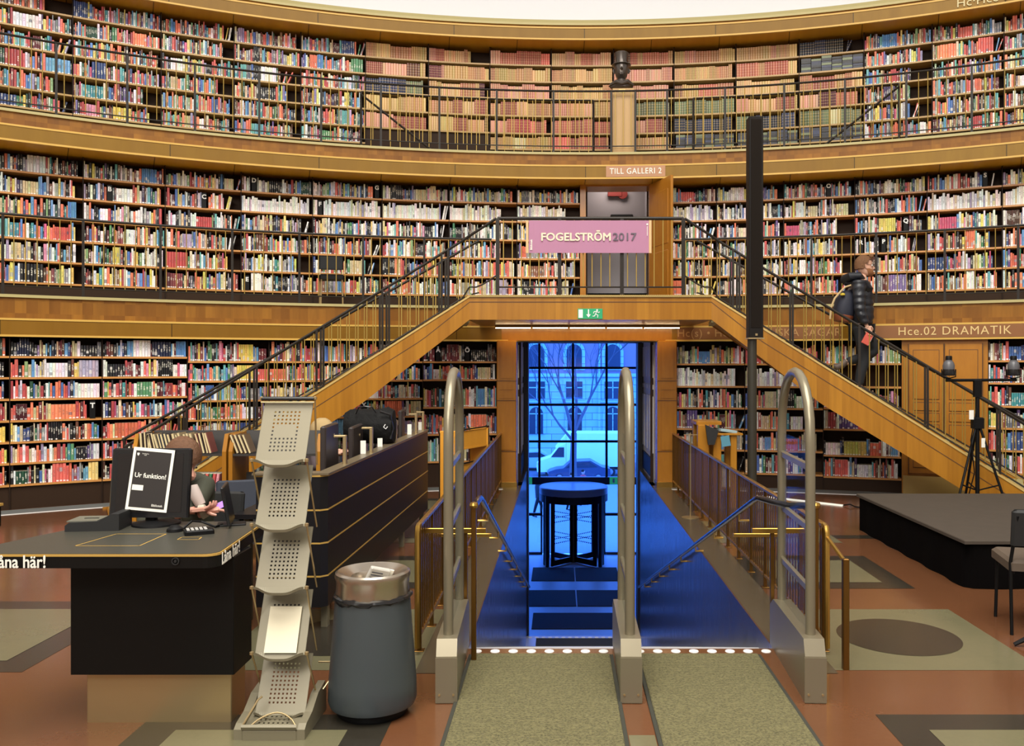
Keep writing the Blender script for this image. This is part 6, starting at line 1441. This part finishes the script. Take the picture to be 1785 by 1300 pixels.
def head_geo(mb, T, s=1.0):
    """head looking along local -Y, centre at eye height; brow, nose, lips, chin, ears"""
    rings = [(-.118, .028, -.040, .030), (-.110, .046, -.030, .046), (-.092, .058, -.020, .066), (-.070, .063, -.010, .080), (-.045, .067, -.002, .090), (-.020, .070, .004, .094), (.005, .072, .006, .095), (.03, .075, .008, .098), (.058, .076, .010, .098), (.085, .070, .012, .090), (.108, .052, .014, .070), (.120, .025, .014, .036)]
    n = 28; vs = []
    for (z, rx, oy, ry) in rings:
        for k in range(n):
            a = 2*PI*k/n; x = rx*math.cos(a); y = oy+ry*math.sin(a); f = max(0, -math.sin(a)); c = abs(math.cos(a))
            if -.05 < z < .01 and f > .9 and c < .22: y -= .020*(1-c/.22)*(1-abs(z+.028)/.045 if abs(z+.028) < .045 else 0)+.004
            if abs(z-.005) < .02 and f > .6 and .25 < c < .6: y += .008
            if abs(z-.03) < .012 and f > .6: y -= .004
            if z < -.085 and f > .7: y -= .008
            vs.append(T @ Vector((x*s, y*s, z*s)))
    fs = [(i*n+k, i*n+(k+1) % n, (i+1)*n+(k+1) % n, (i+1)*n+k) for i in range(len(rings)-1) for k in range(n)]+[tuple(range(n-1, -1, -1)), tuple((len(rings)-1)*n+k for k in range(n))]
    mb.add(vs, fs)
    mb.tube([T @ (Vector(p)*s) for p in ((0, -.090, .012), (0, -.104, -.012), (0, -.116, -.030), (0, -.100, -.040))], [.006*s, .010*s, .014*s, .010*s], 8)
    for sx in (-1, 1):
        mb.tube([T @ (Vector(p)*s) for p in ((sx*.070, .008, -.034), (sx*.079, .016, -.012), (sx*.080, .020, .012), (sx*.070, .010, .020))], [.007*s, .010*s, .011*s, .006*s], 8)
    mb.tube([T @ (Vector(p)*s) for p in ((-.024, -.086, -.062), (0, -.095, -.060), (.024, -.086, -.062))], .0055*s, 6)
def eyes_geo(T, s, root):
    for sx in (-1, 1):
        b = MB(); b.lathe([(0, -.012), (.008, -.009), (.012, 0), (.008, .009), (0, .012)], (0, 0, 0), 12, T=T @ Matrix.Translation((sx*.032*s, -.080*s, .004*s)) @ Matrix.Scale(s, 4)); e = b.build('eye', M['white'], root, True)
        b = MB(); b.lathe([(0, 0), (.006, 0), (.006, .003), (0, .004)], n=10, T=T @ Matrix.Translation((sx*.033*s, -.090*s, .003*s)) @ Matrix.Rotation(PI/2, 4, 'X') @ Matrix.Scale(s, 4)); b.build('iris', mat('iris_dark', (.05, .04, .03), .3) if 'iris' not in M else M['iris'], e, True); M['iris'] = bpy.data.materials['iris_dark']
def hand_geo(mb, wrist, fwd, up, curl=.6, s=1.0, mirror=1):
    """palm, four bent fingers of unequal length and a thumb that leaves the side of the palm"""
    f = Vector(fwd).normalized(); u = Vector(up); u = (u-f*u.dot(f)).normalized(); r = f.cross(u)*mirror; w_ = Vector(wrist)
    pal = w_+f*.045*s; 
    vs = [w_, w_+f*.03*s, w_+f*.075*s, w_+f*.090*s]
    mb.tube([w_-f*.01*s, w_+f*.02*s], [.022*s, .024*s], 10)
    T = Matrix((( r.x, f.x, u.x, w_.x), (r.y, f.y, u.y, w_.y), (r.z, f.z, u.z, w_.z), (0, 0, 0, 1)))
    mb.cbox(-.040*s, .040*s, .008*s, .092*s, -.013*s, .013*s, .009*s, T=T)
    for k, (off, ln) in enumerate(((-.030, .070), (-.010, .080), (.010, .075), (.029, .060))):
        p = w_+f*.088*s+r*off*s; d = f.copy(); pts = [w_+f*.07*s+r*off*s, p]
        for q in range(3):
            a = curl*(.55+.12*k)*(.7+.3*q); ax = r; d = (Matrix.Rotation(-a*mirror if False else a, 3, ax) @ d); 
            p = p+d*ln*(.42, .32, .26)[q]*s; pts.append(p.copy())
        mb.tube(pts, [.0095*s, .0092*s, .0085*s, .0078*s, .0055*s], 8)
    th0 = w_+f*.025*s-r*.034*s; mb.tube([w_+f*.02*s-r*.02*s, th0-r*.012*s, th0+f*.028*s-r*.026*s-u*.010*s, th0+f*.052*s-r*.022*s-u*.022*s], [.013*s, .012*s, .010*s, .007*s], 8)
# ---- man walking down the right flight
mx = lambda x, y, dy=0.0: Vector(at(x, y, 10.85+dy))
man = thing('person', 'bearded person in black puffer jacket with backpack walking down the right stairs', 'person', tuple(mx(1496, 682)))
b = MB()
N_ = -.085; F_ = .085
V = [mx(1501, 573), mx(1500, 545), mx(1499, 518), mx(1500, 494), mx(1503, 484), mx(1505, 476),
     mx(1501, 577, N_), mx(1507, 628, N_), mx(1497, 672, N_), mx(1503, 679, N_), mx(1512, 680, N_),
     mx(1503, 577, F_), mx(1527, 612, F_), mx(1478, 631, F_), mx(1466, 634, F_), mx(1461, 642, F_),
     mx(1498, 497, -.18), mx(1498, 541, -.23), mx(1511, 568, -.24),
     mx(1498, 497, .18), mx(1500, 540, .23), mx(1512, 566, .22)]
E_ = [(0,1),(1,2),(2,3),(3,4),(4,5),(0,6),(6,7),(7,8),(8,9),(9,10),(0,11),(11,12),(12,13),(13,14),(14,15),(3,16),(16,17),(17,18),(3,19),(19,20),(20,21)]
R_ = [.12,.12,.13,.07,.052,.052,.085,.058,.038,.035,.025,.085,.058,.038,.035,.025,.052,.040,.028,.052,.040,.028]
skin_geo(V, E_, R_, b)
Th = Matrix.Translation(mx(1507, 464)) @ Matrix.Rotation(math.radians(90), 4, 'Z') @ Matrix.Rotation(math.radians(-3), 4, 'X')
head_geo(b, Th, 1.03)
hand_geo(b, V[18], (V[18]-V[17]).normalized()+Vector((.1, 0, -.6)), (0, -1, 0), .9, 1.0)
hand_geo(b, V[21], (V[21]-V[20]).normalized()+Vector((.2, 0, -.3)), (0, 1, 0), .9, 1.0, -1)
b.build('body', M['skin'], man, True); eyes_geo(Th, 1.03, man)
def hairy(m):
    t = NT(m); p, x, y, z = t.pos(); f = t.noise(p, 55, 5, .7); t.bump(f, .9, .012); c0 = m.node_tree.nodes['Principled BSDF'].inputs['Base Color'].default_value[:3]
    t.l(t.mix(f, tuple(v*.45 for v in c0), tuple(v*1.5 for v in c0)), t.b.inputs['Base Color']); return m
M['hairbrown'] = mat('brown_hair', (.16, .07, .025), .7); hairy(M['hairbrown']); M['puffer'] = mat('black_puffer_nylon', (.014, .016, .022), .38); M['jeans'] = mat('black_jeans', (.010, .011, .014), .8)
def hair_cap(T, s, m, root, z0=-.02, back=.10, puff=.012, name='hair', front=.035):
    b = MB(); n = 28; vs = []
    rings = [(0.0, .0), (.03, .0), (.06, .0), (.09, .0), (.115, .0), (.132, .0), (.138, 0)]
    for i, (z, _) in enumerate(rings):
        k_ = math.sqrt(max(0, 1-((z-.02)/.122)**2)) if z > .02 else 1.0
        for k in range(n):
            a = 2*PI*k/n; sn = math.sin(a); low = -back if sn > .1 else (front if sn < -.35 else z0+.01)
            zz = z if z > low else low
            if i == 0: zz = low
            rx = (.078+puff)*k_; ry = (.100+puff)*k_; vs.append(T @ Vector((rx*math.cos(a)*s, (.010+ry*sn)*s, max(zz, low)*s+.003*math.sin(9*a+i)*s)))
    fs = [(i*n+k, i*n+(k+1) % n, (i+1)*n+(k+1) % n, (i+1)*n+k) for i in range(len(rings)-1) for k in range(n)]+[tuple((len(rings)-1)*n+k for k in range(n))]
    b.add(vs, fs); b.build(name, m, root, True)
hair_cap(Th, 1.03, M['hairbrown'], man, z0=.02, back=.03, puff=.012, front=.078)
b = MB(); b.tube([Th @ Vector(p_) for p_ in ((-.05, -.06, .10), (-.03, -.085, .115), (0, -.095, .122), (.03, -.085, .115), (.05, -.06, .10))], [.018, .026, .030, .026, .018], 8); b.build('hair', M['hairbrown'], man, True)
b = MB(); n = 20; vs = []
for (z, rx, ry, oy) in ((-.035, .074, .086, .004), (-.06, .075, .098, -.006), (-.09, .070, .100, -.014), (-.118, .055, .082, -.022), (-.135, .03, .05, -.035)):
    for k in range(n+1): a = PI+PI*k/n; vs.append(Th @ Vector((rx*math.cos(a), oy+ry*math.sin(a), z)))
b.add(vs, [(i*(n+1)+k, i*(n+1)+k+1, (i+1)*(n+1)+k+1, (i+1)*(n+1)+k) for i in range(4) for k in range(n)]); b.build('beard', mat('ginger_beard', (.24, .095, .035), .8), man, True)
b = MB()
for sx in (-1, 1):
    b.tube([Th @ Vector((sx*.033+.024*math.cos(2*PI*k/14), -.098, .006+.018*math.sin(2*PI*k/14))) for k in range(14)], .0018, 5, closed=True)
    b.tube([Th @ Vector((sx*.056, -.096, .010)), Th @ Vector((sx*.080, .0, .012))], .0018, 5)
b.build('glasses', M['darkgrey'], man)
# jacket: torso and sleeves with quilting rolls
b = MB()
V2 = [mx(1502, 572), mx(1501, 548), mx(1500, 530), mx(1499, 512), mx(1499, 497), mx(1500, 489), mx(1497, 497, -.18), mx(1498, 520, -.22), mx(1499, 543, -.24), mx(1506, 558, -.245), mx(1511, 566, -.245), mx(1497, 497, .18), mx(1498, 520, .22), mx(1500, 543, .23), mx(1511, 565, .22)]
skin_geo(V2, [(0,1),(1,2),(2,3),(3,4),(4,5),(4,6),(6,7),(7,8),(8,9),(9,10),(4,11),(11,12),(12,13),(13,14)], [(.175,.155),(.180,.165),(.185,.165),(.185,.165),(.15,.13),.085,.088,.080,.074,.062,.048,.088,.080,.074,.050], b)
vs = []; 
for v_ in b.v:
    q = math.sin(v_[2]*2*PI/.085); c0 = Vector((mx(1500, 530).x, 10.85, v_[2])); d = Vector(v_)-c0; d.z = 0; L_n = d.length or 1
    vs.append(tuple(Vector(v_)+d/L_n*.009*q))
b.v = vs; b.build('puffer_jacket', M['puffer'], man, True)
b = MB(); T = Matrix.Translation(mx(1484, 487)) @ Matrix.Rotation(math.radians(-20), 4, 'Y')
b.tube([mx(1497, 480, -.10), mx(1483, 482, -.10), mx(1474, 487, 0), mx(1483, 482, .10), mx(1497, 480, .10), mx(1508, 490, .0)], [.045, .055, .065, .055, .045, .03], 12, closed=True); b.tube([mx(1472, 490), mx(1486, 492), mx(1500, 494)], [.05, .08, .09], 12); b.build('hood', M['puffer'], man, True)
b = MB(); skin_geo([mx(1501, 568), mx(1501, 577, N_), mx(1506, 604, N_), mx(1507, 628, N_), mx(1500, 652, N_), mx(1497, 673, N_), mx(1503, 577, F_), mx(1516, 594, F_), mx(1527, 612, F_), mx(1500, 624, F_), mx(1474, 631, F_)], [(0,1),(1,2),(2,3),(3,4),(4,5),(0,6),(6,7),(7,8),(8,9),(9,10)], [(.15,.13),.105,.092,.074,.066,.056,.105,.095,.078,.066,.054], b); b.build('trousers', M['jeans'], man, True)
M['shoe'] = mat('brown_grey_shoe', (.09, .06, .045), .6)
for pts, r in (([mx(1494, 678, N_), mx(1502, 680, N_), mx(1515, 683, N_)], [.045, .048, .032]), ([mx(1475, 629, F_), mx(1468, 636, F_), mx(1458, 640, F_), mx(1452, 637, F_)], [.042, .046, .040, .026])):
    b = MB(); b.tube(pts, r, 12); b.build('shoe', M['shoe'], man, True)
bp = thing('backpack', 'dark backpack with brown base and tan straps on the back of the walking person', 'backpack', tuple(mx(1465, 540)))
T = Matrix.Translation(mx(1467, 560)) @ Matrix.Rotation(math.radians(10), 4, 'Y')
b = MB(); n = 18; vs = []; secs = [(0, .09, .12), (.04, .115, .145), (.14, .12, .15), (.26, .11, .145), (.34, .085, .12), (.385, .045, .08)]
for (z, rx, ry) in secs:
    for k in range(n): a = 2*PI*k/n; ca, sa = math.cos(a), math.sin(a); vs.append(T @ Vector((rx*abs(ca)**.7*(1 if ca > 0 else -1), ry*abs(sa)**.7*(1 if sa > 0 else -1), z)))
b.add(vs, [(i*n+k, i*n+(k+1) % n, (i+1)*n+(k+1) % n, (i+1)*n+k) for i in range(len(secs)-1) for k in range(n)]+[tuple(range(n-1, -1, -1)), tuple((len(secs)-1)*n+k for k in range(n))]); b.build('pack', mat('navy_canvas', (.014, .016, .03), .7), bp, True)
b = MB(); vs = []
for (z, rx, ry) in ((-.004, .092, .122), (.045, .120, .150), (.075, .1225, .153)):
    for k in range(n): a = 2*PI*k/n; ca, sa = math.cos(a), math.sin(a); vs.append(T @ Vector((rx*abs(ca)**.7*(1 if ca > 0 else -1), ry*abs(sa)**.7*(1 if sa > 0 else -1), z)))
b.add(vs, [(i*n+k, i*n+(k+1) % n, (i+1)*n+(k+1) % n, (i+1)*n+k) for i in range(2) for k in range(n)]+[tuple(range(n-1, -1, -1))]); b.build('leather_base', mat('rust_leather', (.22, .06, .025), .5), bp, True)
M['tan'] = mat('tan_webbing', (.50, .36, .18), .7)
b = MB(); b.tube([mx(1466, 507, -.11), mx(1455, 520, -.13), mx(1449, 535, -.13), mx(1447, 556, -.12)], .013, 8); b.tube([mx(1466, 507, -.11), mx(1474, 500, -.12), mx(1484, 497, -.15)], .012, 8); b.build('strap', M['tan'], bp, True)
b = MB(); b.lathe([(0, -.02), (.03, -.01), (.03, .01), (0, .02)], mx(1469, 513, -.14), 12); b.build('yellow_tag', mat('yellow_tag', (.6, .45, .04), .5), bp, True)
fo = thing('book', 'red book held in the hand of the person on the stairs', 'book', tuple(mx(1510, 588, -.25))); T = Matrix.Translation(mx(1512, 590, -.262)) @ Matrix.Rotation(math.radians(28), 4, 'Y'); b = MB(); b.cbox(-.045, .045, -.014, .014, -.075, .085, .003, T=T); b.build('cover', mat('coral_red_cover', (.60, .10, .07), .5), fo); b = MB(); b.box(-.043, .047, -.011, .011, -.073, .087, T=T); b.build('pages', M['paper'], fo)
# ---- person seated behind the lending desk looking at a phone
sx_ = lambda x, y, dy=0.0: Vector(at(x, y, 5.15+dy))
se = thing('person', 'seated person with brown hair behind the lending desk looking at a phone', 'person', (-2.62, 5.35, 0))
Th = Matrix.Translation(sx_(318, 803)) @ Matrix.Rotation(math.radians(62), 4, 'Z') @ Matrix.Rotation(math.radians(28), 4, 'X')
b = MB(); V = [Vector((-2.72, 5.45, .50)), Vector((-2.71, 5.42, .72)), Vector((-2.69, 5.36, .92)), Vector((-2.665, 5.28, 1.02)), Vector((-2.64, 5.21, 1.08)),
 Vector((-2.60, 5.42, .50)), Vector((-2.46, 5.12, .50)), Vector((-2.44, 5.10, .08)), Vector((-2.38, 5.02, .04)), Vector((-2.80, 5.40, .50)), Vector((-2.78, 5.0, .50)), Vector((-2.78, 5.05, .08)), Vector((-2.76, 4.95, .04)),
 Vector((-2.56, 5.30, .96)), sx_(326, 905, -.15), sx_(362, 888, -.12), Vector((-2.82, 5.32, .96)), Vector((-2.84, 5.12, .76)), Vector((-2.50, 4.98, .86))]
skin_geo(V, [(0,1),(1,2),(2,3),(3,4),(0,5),(5,6),(6,7),(7,8),(0,9),(9,10),(10,11),(11,12),(2,13),(13,14),(14,15),(2,16),(16,17),(17,18)], [.14,.13,.13,.055,.05,.09,.065,.04,.03,.09,.065,.04,.03,.05,.038,.026,.05,.038,.026], b)
head_geo(b, Th, 1.0); hand_geo(b, V[15], Vector((1, -.1, .15)), (0, -.3, 1), .8, .95, -1); hand_geo(b, V[18], Vector((1, .1, .1)), (0, .2, 1), .6, .95)
b.build('body', mat('skin_pink', (.60, .30, .22), .5), se, True); eyes_geo(Th, 1.0, se)
hair_cap(Th, 1.04, hairy(mat('chestnut_hair', (.13, .055, .022), .6)), se, z0=-.02, back=.075, puff=.016, front=.04)
b = MB(); skin_geo([Vector((-2.72, 5.45, .48)), V[1], V[2], V[3], V[13], V[14], sx_(352, 892, -.13), V[16], V[17], Vector((-2.58, 5.02, .84))], [(0,1),(1,2),(2,3),(2,4),(4,5),(5,6),(2,7),(7,8),(8,9)], [.17,.16,.155,.08,.075,.062,.048,.075,.062,.046], b); b.build('jacket', mat('olive_green_jacket', (.045, .048, .03), .8), se, True)
b = MB(); b.tube([sx_(350, 893, -.132), sx_(360, 889, -.125)], [.044, .038], 12); b.build('cuff', mat('cream_knit', (.5, .46, .36), .9), se, True)
b = MB(); b.tube([sx_(338, 845, -.10), sx_(341, 862, -.10), sx_(350, 880, -.10)], [.02, .035, .03], 10); b.build('shirt', mat('striped_cloth', (.5, .42, .38), .8), se, True)
b = MB(); skin_geo([V[0], V[5], V[6], V[7], V[9], V[10], V[11]], [(0,1),(1,2),(2,3),(0,4),(4,5),(5,6)], [.15,.10,.08,.055,.10,.08,.055], b); b.build('trousers', M['jeans'], se, True)
ph = thing('smartphone', 'smartphone with lit purple screen in the hands of the seated person', 'phone', tuple(sx_(384, 883, -.12))); T = Matrix.Translation(sx_(385, 881, -.13)) @ Matrix.Rotation(math.radians(-24), 4, 'Y') @ Matrix.Rotation(math.radians(38), 4, 'X')
b = MB(); b.cbox(-.058, .062, -.033, .033, -.004, .004, .003, T=T); b.build('case', M['black'], ph); b = MB(); b.box(-.052, .056, -.029, .029, .004, .0048, T=T); b.build('display', mat('phone_glow', (.3, .15, .5), .3, emit=(.35, .2, .6), power=.8), ph)
tube_chair((-2.72, 5.50, 0), math.radians(175), 'dark chair under the seated person behind the lending desk', M['darkgrey'], M['darkgrey'], M['black'], None, .44, .42, .36, .86)
# ---- person in a tan cap at the computer desk
cx_, cy_ = -2.86, 9.0
ca = thing('person', 'person in a tan cap seated at the far computers behind the rack', 'person', (cx_, cy_, 0)); b = MB()
Hh = Vector(at(563, 753, cy_)); Th = Matrix.Translation(Hh) @ Matrix.Rotation(math.radians(70), 4, 'Z')
V = [Vector((Hh.x-.05, cy_, .45)), Vector((Hh.x-.03, cy_, .68)), Vector((Hh.x-.01, cy_, .85)), Vector((Hh.x, cy_, .96)), Vector((Hh.x+.0, cy_-.05, .45)), Vector((Hh.x+.12, cy_-.08, .44)), Vector((Hh.x+.12, cy_-.08, .06)), Vector((Hh.x, cy_+.1, .45)), Vector((Hh.x+.12, cy_+.12, .44)), Vector((Hh.x+.12, cy_+.12, .06)), Vector((Hh.x-.02, cy_-.17, .82)), Vector((Hh.x+.0, cy_-.2, .62)), Vector((Hh.x+.14, cy_-.1, .80)), Vector((Hh.x-.02, cy_+.17, .82)), Vector((Hh.x+.0, cy_+.2, .62)), Vector((Hh.x+.14, cy_+.1, .80))]
ed = [(0,1),(1,2),(2,3),(0,4),(4,5),(5,6),(0,7),(7,8),(8,9),(2,10),(10,11),(11,12),(2,13),(13,14),(14,15)]
skin_geo(V, ed, [.13,.13,.12,.05,.08,.06,.04,.08,.06,.04,.05,.038,.026,.05,.038,.026], b); head_geo(b, Th, .95); hand_geo(b, V[12], (1, 0, 0), (0, 0, 1), .5, .9); hand_geo(b, V[15], (1, 0, 0), (0, 0, 1), .5, .9, -1); b.build('body', M['skin'], ca, True); eyes_geo(Th, .95, ca)
b = MB(); skin_geo([V[0], V[1], V[2], V[10], V[11], V[13], V[14]], [(0,1),(1,2),(2,3),(3,4),(2,5),(5,6)], [.16,.155,.15,.075,.06,.075,.06], b); b.build('jacket', mat('grey_mauve_jacket', (.12, .09, .10), .8), ca, True)
b = MB(); skin_geo([V[0], V[4], V[5], V[6], V[7], V[8], V[9]], [(0,1),(1,2),(2,3),(0,4),(4,5),(5,6)], [.14,.09,.075,.055,.09,.075,.055], b); b.build('trousers', M['jeans'], ca, True)
hair_cap(Th, 1.06, mat('tan_cap_cloth', (.42, .30, .14), .85), ca, z0=.01, back=-.0, puff=.024, name='cap', front=.03)
